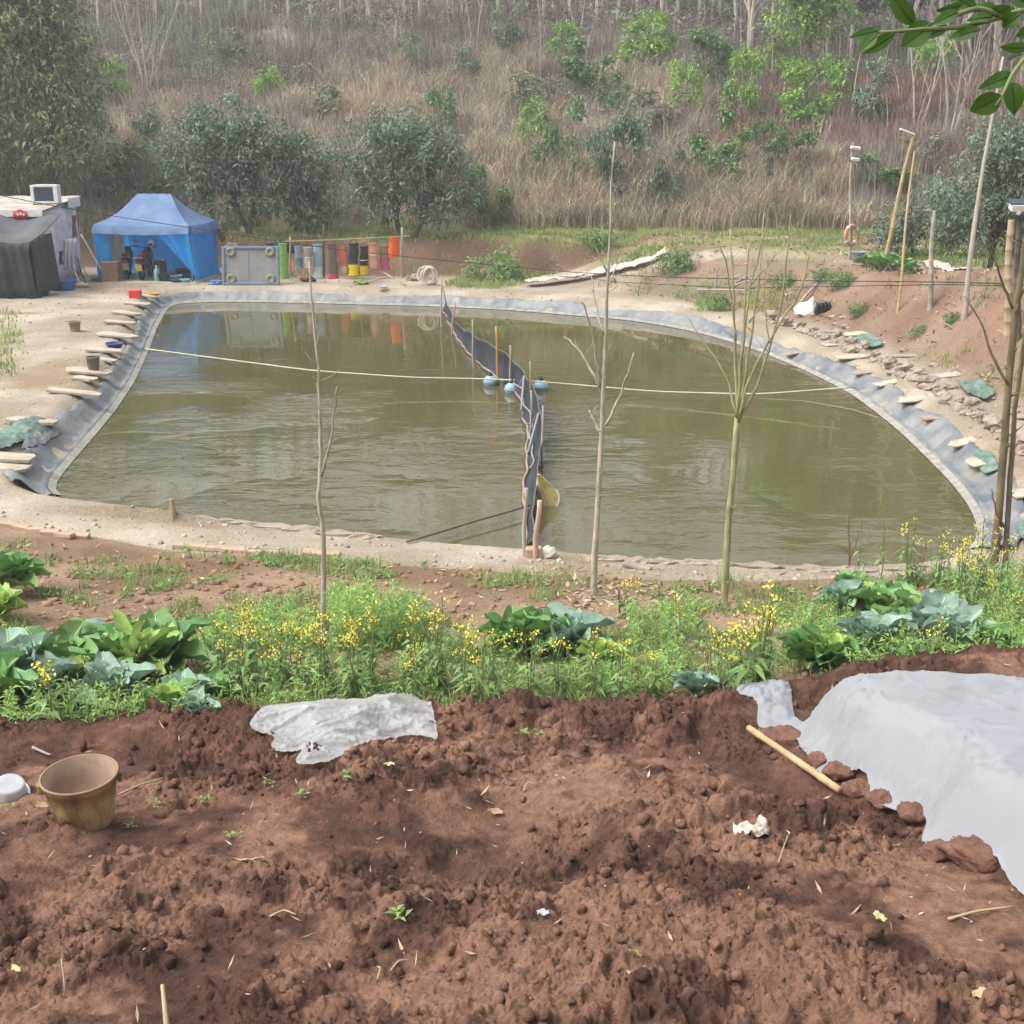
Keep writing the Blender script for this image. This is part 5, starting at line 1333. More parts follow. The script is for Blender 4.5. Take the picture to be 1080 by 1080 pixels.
def keep_nets():
    for i, (xl, xr, yt, yb, bands, lab, hc) in enumerate(NETS):
        Y = 41.05 + 0.12 * (i % 2); a = P3((xl + xr) / 2, yt, Y); b = P3((xl + xr) / 2, yb, Y); w = (xr - xl) / pxm(Y, 1.0) / 2; h = a[2] - b[2]
        t = thing('keep_net', lab, 'keep net', (a[0], Y, b[2]), 0.5 * math.sin(i * 2.1), 'keep nets hung in a row on the far bank')
        z = h; r = np.random.default_rng(i)
        tilt = 0.05 * math.sin(i * 1.7)
        for k, (s, c) in enumerate(bands):
            z1 = z - h * s; q = MB(); zs = np.linspace(z, z1 + 0.002, 7); n = 16; a_ = np.linspace(0, 2 * np.pi, n + 1)
            rows = []
            for zz in zs:
                f = w * (0.86 + 0.07 * math.sin(zz * 17 + i * 2.3) + 0.05 * math.sin(zz * 41 + i) + 0.14 * (1 - zz / h) * math.sin(i * 1.9 + 1))
                rows.append(np.stack([f * np.cos(a_) * (1 + 0.09 * np.sin(3 * a_ + zz * 9 + i) + 0.05 * np.sin(7 * a_ + zz * 23)) + tilt * (h - zz), f * 0.42 * np.sin(a_), np.full(n + 1, zz)], 1))
            q.grid(rows)
            if k == len(bands) - 1: q.grid([rows[-1], rows[-1] * (0.02, 0.02, 1) + (tilt * h, 0, 0)])
            q.build('net_band', cm('net_cloth', c, c, rough=0.8, bump=0.01, bscale=35), t, True); z = z1
        for zz in (h, h * 0.5, 0.03):
            aa = np.linspace(0, 2 * np.pi, 19); q = MB(); q.tube(np.stack([w * np.cos(aa) + tilt * (h - zz), w * 0.44 * np.sin(aa), 0 * aa + zz], 1), 0.010, 5, False); q.build('hoop', cm('hoop', hc), t)
        q = MB(); q.tube([(-w * 0.9, 0, h), (0, 0, h + 0.14), (w * 0.9, 0, h)], 0.008, 4); q.build('hanger', m_black, t)
    a = P3(292, 255, 41.3); b = P3(432, 249, 41.3)
    q = MB(); q.tube([a, (a + b) / 2 + (0, 0, -0.02), b], 0.022, 6); tag(q.build('hanging_rail', m_wood, None), 'thin wooden rail on which the coloured nets hang', 'rail')
    for px, top, lab, m, r in [(341.5, 236, 'dark upright post between the pale blue and the pink bottomed net', m_darkbark, 0.04), (306, 250, 'short post behind the green net', m_wood, 0.035), (424, 240, 'grey wooden post at the right end of the row of nets', m_greywood, 0.055)]:
        g = onH(P3(px, 299, 41.45)[0], 41.45); tp = P3(px, top, 41.45); leaning_pole('post', lab, 'post', g - (0, 0, 0.2), tp, r, m)
    g = G(404, 306); basin('small white bowl on the path below the nets', g, 0.13, 0.11, m_white, 'bowl', 'bowl', cm('blue_rim', '#7fa6c6'))
    for (x0, y0, x1, y1, lab) in [(428, 302, 404, 287, 'thin pole slanting down from the nets to the path'), (388, 299, 410, 291, 'crooked branch on the ground under the terracotta net'), (372, 298, 395, 293, 'short dark stick under the yellow bottomed nets')]:
        g = G(x0, y0); e = P3(x1, y1, g[1] + 0.5); e[2] = max(e[2], float(H(e[0], e[1])) + 0.03); leaning_pole('fallen_stick', lab, 'stick', g + (0, 0, 0.03), e, 0.025, m_greywood)
    # dark bags, crates and pipe ends in the shade of the bank
    for (x, y, s, lab, m) in [(300, 262, 0.30, 'dark bundle on top of the bank behind the grey panel', m_black), (246, 262, 0.22, 'bent grey root above the grey panel', m_greywood), (284, 262, 0.2, 'black tin on the bank over the right corner of the panel', m_black), (325, 297, 0.2, 'dark stones in the shade under the short nets', cm('dark_stone', '#4d443c')), (380, 300, 0.18, 'low green weed tuft heap under the nets', m_weed), (437, 296, 0.22, 'grey stone at the foot of the bank near the white net', m_stone), (228, 300, 0.16, 'blue scrap heap at the right foot of the canopy', cm('blue_scrap', '#4e6c93'))]:
        g = G(x, y); q = MB(); q.ball((0, 0, s * 0.3), (s * 1.3, s, s * 0.6), 11, 7, 0.2, x); tag(q.build('bank_heap', m, None, False, loc=g), lab, 'heap')
    # crumpled white net
    g = G(453, 301); t = thing('white_net_bundle', 'bundle of white netting with a wire hoop leaning on the bank', 'net bundle', g)
    r = np.random.default_rng(5); q = MB(); a = np.linspace(0, 2 * np.pi, 25)
    for k in range(7):
        q.tube(np.stack([0.26 * np.cos(a) * (0.8 + 0.3 * r.random()) + 0.05 * r.normal() - 0.05, 0.10 * np.sin(a + k) + 0.02 * k, 0.32 + 0.27 * np.sin(a) * (0.75 + 0.35 * r.random()) + 0.03 * r.normal()], 1), 0.016, 5, False)
    q.build('hoops', cm('white_cord', '#c9beb0'), t)
    q = MB(); q.grid([[(-0.28 + 0.55 * u + 0.05 * math.sin(v * 9), 0.06 + 0.06 * math.sin(u * 11 + v * 5), 0.02 + 0.55 * v * (1 - 0.5 * u) + 0.03 * math.sin(u * 14)) for u in np.linspace(0, 1, 14)] for v in np.linspace(0, 1, 10)]); q.build('netting', mat('white_netting', '#c4b9aa', '#a99d8e', scale=20, clear=0.35), t, True)
    for k in range(3): q = MB(); q.tube([(0.2, 0, 0.1 + 0.08 * k), (0.42, -0.1, 0.02), (0.5, -0.15 - 0.05 * k, 0.02)], 0.014, 5); q.build('loose_cord', cm('white_cord_end', '#bfb4a6'), t)
keep_nets()

# ------------------------------------------------------------------ net fence across the pond
FB = [(466,331),(470,336),(477,350),(484,363),(492,373),(500,381),(514,394),(526,403),(538,409),(545,420),(551,440),(554,458),(555,475),(553,490),(551,520),(551,548),(555,579)]
FT = [(466.5,303),(471,319),(478.5,339),(487,347),(493,350),(500,354),(520,366),(530,371),(539,378),(550,390),(560,404),(568,424),(572,446),(571,470),(567,500),(563,532),(562,560)]
def pond_fence():
    B0 = np.array([at(p, q, 0.0) for p, q in FB]); T0 = np.array([atY(p, q, B0[i][1]) for i, (p, q) in enumerate(FT)])
    BT = smooth(resamp(np.c_[B0, T0], 160), 2); B = BT[:, :3]; T = BT[:, 3:]; n = len(B)
    Tg = np.gradient(B[:, :2], axis=0); Tg /= np.linalg.norm(Tg, axis=1)[:, None]; nn = np.stack([-Tg[:, 1], Tg[:, 0], 0 * Tg[:, 0]], 1)
    s = np.r_[0, np.cumsum(np.linalg.norm(np.diff(B, axis=0), axis=1))]
    t = thing('pond_net_fence', 'dark blue grey net fence curving across the pond on stakes', 'net fence')
    rows = []
    for v in np.linspace(-0.15, 1, 14):
        wob = (0.035 * np.sin(s * 2.6 + v * 2) + 0.02 * np.sin(s * 6.1 + v * 5)) * (1 - abs(v - 0.4)) + 0.05 * np.sin(math.pi * np.clip(v, 0, 1))
        P = B + (T - B) * v + nn * wob[:, None] + (0, 0, 0.02) * np.sin(s * 3.7)[:, None] * v; rows.append(P)
    m = mat('dark_net_cloth', '#171b21', '#2a313a', scale=1.6, rough=0.55, spec=0.4, bump=0.02, bscale=5)
    q = MB(); q.grid(rows); q.build('cloth', m, t, True, solid=0.008)
    top = rows[-1] + (0, 0, 0.012); bot = rows[2] + nn * 0.02; bot[:, 2] = 0.05 + 0.02 * np.sin(s * 2.2)
    q = MB(); q.tube(top, 0.012, 5); q.build('top_cord', cm('pale_rope', '#5c5b57'), t, True)
    q = MB(); q.tube(bot, 0.022, 6); q.build('foot_cord', cm('rusty_pale_rope', '#9d8672', '#85705e'), t, True)
    q = MB(); k = slice(84, 134); P = rows[6][k] - nn[k] * 0.04; q.tube(P, 0.016, 6); q.build('middle_cord', cm('grey_rope', '#84857f'), t, True)
    for i0 in (96, 118):
        q = MB()
        a = rows[-1][i0] - nn[i0] * 0.03; b = rows[4][i0 + 7] - nn[i0 + 7] * 0.05; c = rows[4][i0 - 7] - nn[i0 - 7] * 0.05
        q.tube([a, (a + b) / 2, b], 0.022, 5); q.tube([a, (a + c) / 2 + (0, 0, -0.04), c], 0.010, 5)
        q.build('folded_edge', cm('pale_hem', '#85868a'), t, True)
pond_fence()
def stakes():
    r = np.random.default_rng(8)
    for i, (px0, py0, px1, py1, rad, m, lab) in enumerate([
        (465, 345, 465.5, 292, 0.025, m_greywood, 'pale stake at the far end of the net fence'),
        (474, 352, 480, 318, 0.022, m_wood, 'short stake second from the far end of the net fence'),
        (500, 388, 498, 337, 0.022, m_greywood, 'thin pale stake where the net fence leaves the far bank'),
        (527, 405, 523, 344, 0.030, cm('orange_bamboo', '#b47a3c'), 'orange brown stake on the far half of the net fence'),
        (539, 410, 538, 364, 0.024, m_greywood, 'grey stake standing between the blue floats'),
        (562, 440, 559, 381, 0.026, m_wood, 'brown stake with round knob right of the floats'),
        (561, 466, 560, 412, 0.022, m_greywood, 'pale stake in the middle of the net fence'),
        (572, 486, 572.5, 428, 0.022, m_greywood, 'pale stake with cross pegs on the near half of the net fence')]):
        B = at(px0, py0, 0.0); A = P3(px1, py1, B[1])
        leaning_pole('net_stake', lab, 'stake', B - (0, 0, 0.5), A, rad, m)
    B = at(563, 582, 0.2); A = P3(569, 528, B[1] - 0.1)
    leaning_pole('net_stake', 'thick pinkish wooden stake at the near end of the net fence', 'stake', B - (0, 0, 0.3), A, 0.038, cm('pink_wood', '#a88a78', '#b89c8a'))
    leaning_pole('net_stake', 'slim leaning stake beside the thick one at the near end', 'stake', B + (-0.12, 0.15, -0.3), P3(555, 515, B[1]), 0.03, m_greywood)
stakes()
def float_ball(px, py, lab):
    p = at(px, py + 3, 0.0); t = thing('float_ball', lab, 'float', (p[0], p[1], 0.0), 0, 'round floats on the rope across the pond')
    q = MB(); q.ball((0, 0, 0.07), (0.155, 0.155, 0.135), 18, 12); q.build('ball', cm('blue_grey_plastic', '#7f98a6', '#8fa6b2', rough=0.4), t, True)
    q = MB(); q.lathe([(0.05, 0.19), (0.05, 0.235), (0.02, 0.245), (0.02, 0.275), (0.001, 0.277)], n=12); q.build('neck', m_black, t, True)
    q = MB(); a = np.linspace(0, 2 * np.pi, 25); q.tube(np.stack([0.158 * np.cos(a), 0.158 * np.sin(a), 0 * a + 0.065], 1), 0.008, 5, False); q.build('seam', cm('seam_grey', '#6b808d'), t)
    return t
float_ball(517.5, 403, 'round blue grey float left of the net fence')
float_ball(540, 411, 'round blue grey float nearest to the camera, touching the net fence')
float_ball(570.5, 408, 'round blue grey float right of the net fence')
def ropes():
    def rope(name, label, pts, r, m, cat='rope', sag=0.0):
        P = resamp(np.array(pts), 60); P = smooth(P, 3); q = MB(); q.tube(P, r, 5); return tag(q.build(name, m, None, True), label, cat)
    a = at(154, 368, 0.42); b = at(330, 391, 0.30); c = at(440, 398.5, 0.25); d = at(512, 399.5, 0.22); e = at(545, 401, 0.25); f = at(576, 403, 0.22); g = at(690, 413, 0.15); h = at(800, 416, 0.22); i = at(903, 408, 0.42)
    rope('pond_rope', 'pale rope stretched across the pond through the floats', [a, b, c, d, e, f, g, h, i], 0.016, cm('pale_cord', '#bcb9a2', '#a9a68e'))
    rope('slack_cord', 'thin slack cord lying low over the water on the right', [at(800, 420, 0.10), at(850, 423, 0.06), at(900, 432, 0.06), at(925, 440, 0.2)], 0.007, cm('thin_cord', '#8f8b6d'), 'cord')
    pts = [(0, 206, 38.6), (50, 216, 39.0), (93, 224, 39.6), (160, 234, 39.7), (220, 243, 39.8), (345, 262, 40.2), (470, 275, 40.2), (600, 287, 39.5), (690, 292, 37), (850, 296, 32), (1000, 297.5, 27), (1090, 300, 24)]
    rope('overhead_cable', 'black cable sagging from the shed past the nets to the right bank', [P3(*p) for p in pts], 0.012, m_black, 'cable')
    rope('overhead_cable', 'second thinner cable running low over the far right shore', [P3(*p) for p in [(590, 291, 39.5), (660, 298, 38), (780, 304, 34), (880, 302, 31), (1000, 300, 27), (1090, 302, 24)]], 0.010, m_black, 'cable')
ropes()
def landing_net():
    c = P3(577, 521, 16.6); t = thing('landing_net', 'olive landing net hung by its hoop on the near end of the net fence', 'landing net', c)
    a = np.linspace(0, 2 * np.pi, 33)
    HX = np.stack([0.04 + 0.13 * np.cos(a), 0.10 * np.sin(a), -0.10 + 0.15 * np.sin(a + 0.3)], 1)
    q = MB(); q.tube(HX, 0.012, 6, False); q.build('hoop', cm('pale_hoop', '#b3ac8d'), t, True)
    tip = np.array((-0.12, 0.02, 0.28)); q = MB(); rows = []
    for k, v in enumerate(np.linspace(0, 1, 10)):
        R = HX * (1 - v) ** 0.8 + (tip * (1 - (1 - v) ** 0.8)); R = R + np.stack([0.022 * np.sin(a * 7 + v * 2) * v, 0.03 * np.cos(a * 7) * v, 0 * a], 1); rows.append(R)
    q.grid(rows); q.build('net_bag', mat('olive_netting', '#8a7d4a', '#a89a62', scale=30, stretch=(1, 1, 0.15), clear=0.12), t, True)
    q = MB()
    for k in range(0, 32, 4): q.tube([r_[k] for r_ in rows], 0.006, 4)
    q.build('net_cords', cm('pale_net_cord', '#b0a67c'), t)
    q = MB(); q.tube([tip, tip + (-0.02, 0, -0.3), (-0.20, 0.0, -0.35), (-0.23, 0, -0.55)], [0.02, 0.03, 0.03, 0.012], 6); q.build('hanging_tail', cm('bleached_cord', '#b8aa92'), t)
    p0 = G(429, 573.5); p1 = P3(558, 533, 16.2)
    leaning_pole('landing_pole', 'long dark pole reaching from the near bank to the landing net', 'pole', p0 + (0, 0, 0.03), p1, 0.018, cm('dark_pole', '#5e5d4c'))
landing_net()

# ------------------------------------------------------------------ slabs, stones, bricks, pots
def slab(name, label, cat, px, py, w, d, h, rz, m, seed, group=None, dz=0.0, tilt=0.0):
    r = np.random.default_rng(seed); g = G(px, py); q = MB()
    pts = []
    base = [(-.5, -.5), (-.1, -.52), (.35, -.48), (.5, -.35), (.52, .2), (.42, .5), (-.05, .47), (-.47, .5), (-.52, .05)]
    for x, y in base: pts.append(((x + 0.06 * r.normal()) * w, (y + 0.06 * r.normal()) * d))
    q.slab(pts, 0, h); o = q.build(name, m, None, False, loc=g + (0, 0, dz), bevel=min(0.012, h * 0.3))
    e = 0.3; gx = float(H(g[0] + e, g[1]) - H(g[0] - e, g[1])) / (2 * e); gy = float(H(g[0], g[1] + e) - H(g[0], g[1] - e)) / (2 * e)
    nq = Vector((0, 0, 1)).rotation_difference(Vector((-gx * 0.3, -gy * 0.3, 1)).normalized())
    o.rotation_euler = (nq.to_matrix() @ Matrix.Rotation(rz + 0.05 * r.normal(), 3, 'Z')).to_euler(); return tag(o, label, cat, group)
LS = [(40,447,0.95,'pale flat slab beside the green netting at the wide end of the liner'),(12,485,0.9,'pale slab at the left edge next to the liner'),(20,495,0.5,'broken slab piece below the left edge slab'),(82,416,1.15,'long pale slab on the left bank below the brown pot'),(96,402,0.5,'small broken slab beside the long one on the left bank'),
      (100,394,0.95,'slab carrying the tall brown pot on the left bank'),(118,382,0.5,'narrow slab between the brown pot and the blue bowl'),(116,371.5,0.9,'slab carrying the blue bowl'),(126,355,1.0,'slab just above the blue bowl on the left bank'),(133,342,0.95,'flat slab in the middle of the upper left bank'),(140,332,0.9,'slab below the red box on the left bank'),(150,322,0.8,'slab under the orange bowl'),(156,313.5,0.9,'slab beside the red box at the far left corner')]
for i, (p, q_, w, lab) in enumerate(LS): slab('bank_slab', lab, 'slab', p - 5, q_, w * 0.82, 0.30 + 0.1 * (i % 3), 0.055, 0.10 * math.sin(i * 3), m_concrete, 700 + i, 'slabs weighing down the liner on the left bank', 0.02)
RS = [(824,372,0.8,'slab at the far right curve of the liner'),(862,364,0.7,'pale slab on the path at the far right'),(880,377,0.8,'slab on the right path below the white scrap'),(897,393,0.7,'weathered plank end on the right path where the rope is tied'),(921,404,0.8,'slab on the right path beside the rope end'),(948,421,0.8,'third slab back along the right path'),(972,441,0.8,'slab halfway along the near right path'),(1003,466,0.8,'slab near the young dark tree on the right path'),(1022,487,0.7,'low slab left of the green net patch on the right path'),
      (940,376,1.0,'pale flat slab on the rubble edge of the right path'),(985,396,1.3,'large cracked slab lying on the rubble wall at right'),(888,352,0.9,'small pale slab at the foot of the far right bank'),(1075,440,0.8,'slab at the right edge on the rubble wall'),(1072,520,0.9,'stepping slab at the right edge behind the double trunk')]
for i, (p, q_, w, lab) in enumerate(RS): slab('path_slab', lab, 'slab', p + 19, q_, w * 0.8, 0.24 + 0.08 * (i % 3), 0.032, 0.25 * math.sin(i * 2), m_concrete if i % 3 else m_stone, 740 + i, 'slabs along the right path', 0.005)
def rubble():
    r = np.random.default_rng(9); P = resamp(np.array([(815,337),(838,346),(870,357),(900,368),(935,386),(970,403),(1005,424),(1040,448),(1080,478)], float), 56)
    for i, (p, q_) in enumerate(P):
        for lev in range(1 + (i % 3 == 0)):
            g = G(p + r.normal() * 3, q_ + r.normal() * 1.5); s = 0.08 + 0.10 * r.random(); mb = MB(); mb.ball((0, 0, 0), (s * (1 + 0.5 * r.random()), s * 0.8, s * 0.62), 9, 6, 0.14, i * 3.1 + lev)
            o = mb.build('rubble_stone', m_stone, None, False, loc=g + (0, 0, s * 0.25 + 0.12 * lev)); o.rotation_euler = (0, 0, r.random() * 6)
            tag(o, 'rough brown stone in the low rubble edge along the right path', 'stone', 'rubble stones along the right path')
    for i in range(40):
        u = r.random(); p = 830 + 250 * r.random(); q_ = 300 + 0.55 * (p - 830) + r.random() * 40
        g = G(p, q_); s = 0.04 + 0.07 * r.random(); mb = MB(); mb.ball((0, 0, 0), (s * 1.3, s, s * 0.7), 8, 5, 0.18, i)
        o = mb.build('bank_stone', m_stone, None, False, loc=g + (0, 0, s * 0.2)); tag(o, 'small loose stone on the red right bank', 'stone', 'loose stones on the right bank')
rubble()
def bricks():
    r = np.random.default_rng(12)
    B = [(8,555),(22,558),(38,561),(53,563.5),(68,566.5),(84,567)] ; C2 = [(193,578),(208,579),(223,580.5),(238,581.5),(253,582.5),(270,585),(287,586),(330,585.5),(348,587)]
    for grp, lst, lab in (('edging bricks at the left end of the near path', B, 'dusty brick in the short edging row at the left end of the near path'), ('edging bricks in the middle of the near path', C2, 'dusty brick in the edging row below the near path, left of centre')):
        for i, (p, q_) in enumerate(lst):
            g = G(p, q_); mb = MB(); mb.box((0, 0, 0), (0.235, 0.11, 0.06)); o = mb.build('edging_brick', m_brick, None, False, loc=g + (0, 0, 0.025), bevel=0.012); o.rotation_euler = (0.08 * r.normal(), 0.06 * r.normal(), -0.12 + 0.12 * r.normal()); tag(o, lab, 'brick', grp)
    for i, (p, q_, w) in enumerate([(60,531,.3),(75,533,.25),(100,536.5,.3),(118,539,.35),(155,543,.4),(180,544.5,.5),(210,548,.6),(245,551,.6),(280,555,.7),(318,558.5,.6),(355,563,.5),(385,566,.45),(640,590,.5),(672,592,.3),(700,593,.4),(735,594,.4),(760,595,.3),(800,597,.5),(860,601,.5),(905,601,.45),(950,600,.5),(985,597,.4)]):
        g = at(p, q_ + 1.5, 0.06); mb = MB(); mb.ball((0, 0, 0), (w * 0.55, 0.09, 0.07), 10, 6, 0.16, i * 1.7); o = mb.build('shore_stone', m_stone, None, False, loc=g); o.rotation_euler = (0, 0, -0.15 + 0.1 * r.normal()); tag(o, 'flat pale stone set in the waterline of the near shore', 'stone', 'stones along the near waterline')
    g = G(577, 588.5); mb = MB(); mb.ball((0, 0, 0.05), (0.14, 0.1, 0.09), 9, 6, 0.2, 3); tag(mb.build('white_stone', cm('white_stone', '#cfc8ba', '#b8b0a0'), None, False, loc=g), 'single whitish stone at the near end of the net fence', 'stone')
    g = G(563, 588); mb = MB(); mb.box((0, 0, 0.06), (0.2, 0.16, 0.14)); tag(mb.build('foot_block', m_brick, None, False, loc=g, bevel=0.015), 'brick block at the foot of the thick pink stake', 'block')
    g = G(672, 600); mb = MB(); mb.box((0, 0, 0.03), (0.34, 0.12, 0.06), rotm(0, 0.1, -0.4)); tag(mb.build('flat_stone', m_stone, None, False, loc=g, bevel=0.02), 'flat dark stone on the near path right of the tall sapling', 'stone')
    g = G(182, 548); mb = MB(); mb.tube([(0, 0, -0.2), (0.01, 0, 0.14), (0.0, 0, 0.30)], [0.05, 0.045, 0.03], 7); mb.tube([(0, 0, 0.1), (-0.05, 0, 0.28)], 0.02, 5); tag(mb.build('wooden_peg', m_wood, None, loc=g), 'short wooden peg standing in the near waterline at left', 'peg')
bricks()
def pots():
    def pot(label, px, py, r, h, m, dz=0):
        g = G(px, py); t = thing('plant_pot', label, 'pot', g + (0, 0, dz)); q = MB(); q.lathe([(r * 0.8, 0), (r, h), (r * 1.06, h), (r * 1.06, h - 0.03), (r * 0.95, h - 0.035), (r * 0.75, 0.02), (0.001, 0.02)], n=16, caps=False); q.build('pot', m, t, True)
        q = MB(); a = np.linspace(0, 2 * np.pi, 21); q.tube(np.stack([r * 1.03 * np.cos(a), r * 1.03 * np.sin(a), 0 * a + h - 0.005], 1), 0.012, 5, False); q.build('rim', m, t)
    mp = cm('brown_pot', '#80705f', '#948370')
    pot('brown pot standing alone on the trodden yard', 79.5, 349.5, 0.14, 0.24, mp); pot('tall brown pot on a slab of the left bank', 99.5, 395, 0.13, 0.30, cm('dark_pot', '#766a5d', '#655a4e'), 0.06)
    basin('blue bowl on a slab of the left bank', G(121.5, 370) + (0, 0, 0.07), 0.19, 0.10, cm('navy_plastic', '#35407c'), 'bowl', 'bowl')
    basin('orange bowl on the far left corner of the bank', G(163, 316) + (0, 0, 0.07), 0.15, 0.12, cm('orange_plastic', '#d9962f'), 'bowl', 'bowl')
    crate('red_box', 'small bright red box on the yard near the far left pond corner', 'box', G(143, 314) , (0.32, 0.26, 0.20), cm('bright_red', '#cf3a3a'), 0.1, 2, cm('bright_red_lid', '#d94a48'))
pots()
def net_patch(label, poly, m=None, name='green_netting', cat='netting', dz=0.02, amp=0.06):
    W = np.array([G(p, q_)[:2] for p, q_ in poly]); W = smooth(resamp(W, 40, True), 1, True); x0, y0 = W.min(0); x1, y1 = W.max(0); n = 44
    X, Y = np.meshgrid(np.linspace(x0, x1, n), np.linspace(y0, y1, n)); X = X + 0; ins = inpoly(X, Y, W)
    Z = H(X, Y) + dz + amp * fbm(X * 4, Y * 4, 3, 90) * 1.5 + amp * fbm(X * 14, Y * 14, 2, 91)
    idx = np.arange(n * n).reshape(n, n); k = ins[:-1, :-1] & ins[1:, 1:] & ins[1:, :-1] & ins[:-1, 1:]
    F = np.stack([idx[:-1, :-1][k], idx[:-1, 1:][k], idx[1:, 1:][k], idx[1:, :-1][k]], 1)
    if len(F) == 0: return
    used, inv = np.unique(F, return_inverse=True); V = np.stack([X, Y, Z], -1).reshape(-1, 3)[used]
    o = mesh_np(name, V, inv.reshape(F.shape), m or m_netgreen, None); d = o.modifiers.new('thickness', 'SOLIDIFY'); d.thickness = 0.012
    tag(o, label, cat)
net_patch('green netting spread on the yard at the wide left end of the liner', [(-20,470),(20,449),(50,446),(62,456),(40,466),(5,480),(-20,484)])
net_patch('greyish sheet corner between the slab and the liner at left', [(30,462),(58,456),(70,460),(40,478),(22,480)], m_liner, 'grey_sheet', 'sheet')
net_patch('green netting scrap on the slope at the far right', [(900,356),(918,354),(932,366),(915,370),(903,365)])
net_patch('dark green netting on the rubble wall at right', [(1008,406),(1035,404),(1050,418),(1040,426),(1015,417)])
net_patch('green netting lying on the right path by the liner', [(1024,480),(1045,482),(1055,500),(1038,508),(1028,495)])
net_patch('dark green netting at the right edge of the near bank', [(1072,556),(1095,556),(1095,578),(1074,574)])
net_patch('pale plastic strip laid along the rising trail', [(548,301),(590,296),(640,287),(690,274),(712,267),(714,271),(690,279),(645,292),(600,299),(552,304)], cm('pale_plastic_strip', '#b9ada2', '#a3968a', scale=5), 'plastic_strip', 'strip', 0.06, 0.10)
net_patch('pale sheet on the ground under the bushy tree at right', [(965,276),(1000,278),(1028,285),(1020,290),(985,285)], cm('pale_ground_sheet', '#b5a999', '#c4baab'), 'ground_sheet', 'sheet', 0.03, 0.03)
def right_bits():
    g = G(850, 333); q = MB(); q.grid([[(-0.28 + 0.5 * u, 0.25 * v, 0.02 + 0.42 * v * (0.4 + 0.6 * u) + 0.03 * math.sin(u * 9 + v * 5)) for u in np.linspace(0, 1, 8)] for v in np.linspace(0, 1, 8)]); tag(q.build('white_scrap', m_white, None, True, loc=g, solid=0.015), 'white plastic scrap at the foot of the red bank', 'scrap')
    g = G(862, 332); q = MB()
    for k in range(4): q.ball((0.1 * k, 0.03 * k, 0.12), (0.07, 0.07, 0.2), 8, 6, 0.2, k)
    tag(q.build('dark_bundle', m_black, None, True, loc=g), 'dark bundle right beside the white scrap', 'bundle')
    a = G(839, 327); b = G(861, 302); leaning_pole('fallen_pole', 'pale pole lying up the bank above the white scrap', 'pole', a + (0, 0, 0.06), b + (0, 0, 0.08), 0.04, m_greywood)
    a = G(735, 310); b = G(795, 311); leaning_pole('fallen_pole', 'long thin pole lying level across the bank behind the far liner', 'pole', a + (0, 0, 0.12), b + (0, 0, 0.12), 0.03, m_greywood)
    g = G(755, 304); t = thing('forked_stick', 'pale forked stick planted in the far right bank', 'stick', g); q = MB(); q.tube([(0, 0, -0.1), (0, 0, 0.5)], 0.035, 6); q.tube([(0, 0, 0.45), (0.06, 0, 0.62)], 0.025, 5); q.tube([(0, 0, 0.45), (-0.1, 0, 0.58)], 0.02, 5); q.build('stick', m_greywood, t)
    r = np.random.default_rng(4)
    for i in range(14):
        p = 760 + 30 * r.random(); q_ = 292 + 14 * r.random(); a = G(p, q_); ang = 0.6 + 0.5 * r.normal(); L = 0.5 + 0.5 * r.random(); b = a + (math.cos(ang) * L, 0.2 * L, 0.35 * L)
        leaning_pole('cut_branch', 'cut grey branch in the heap on the far right bank', 'branch', a + (0, 0, 0.03), b, 0.022, m_greywood)['group'] = 'heap of cut branches on the far right bank'
right_bits()
def cabbage_row_placeholder(): pass

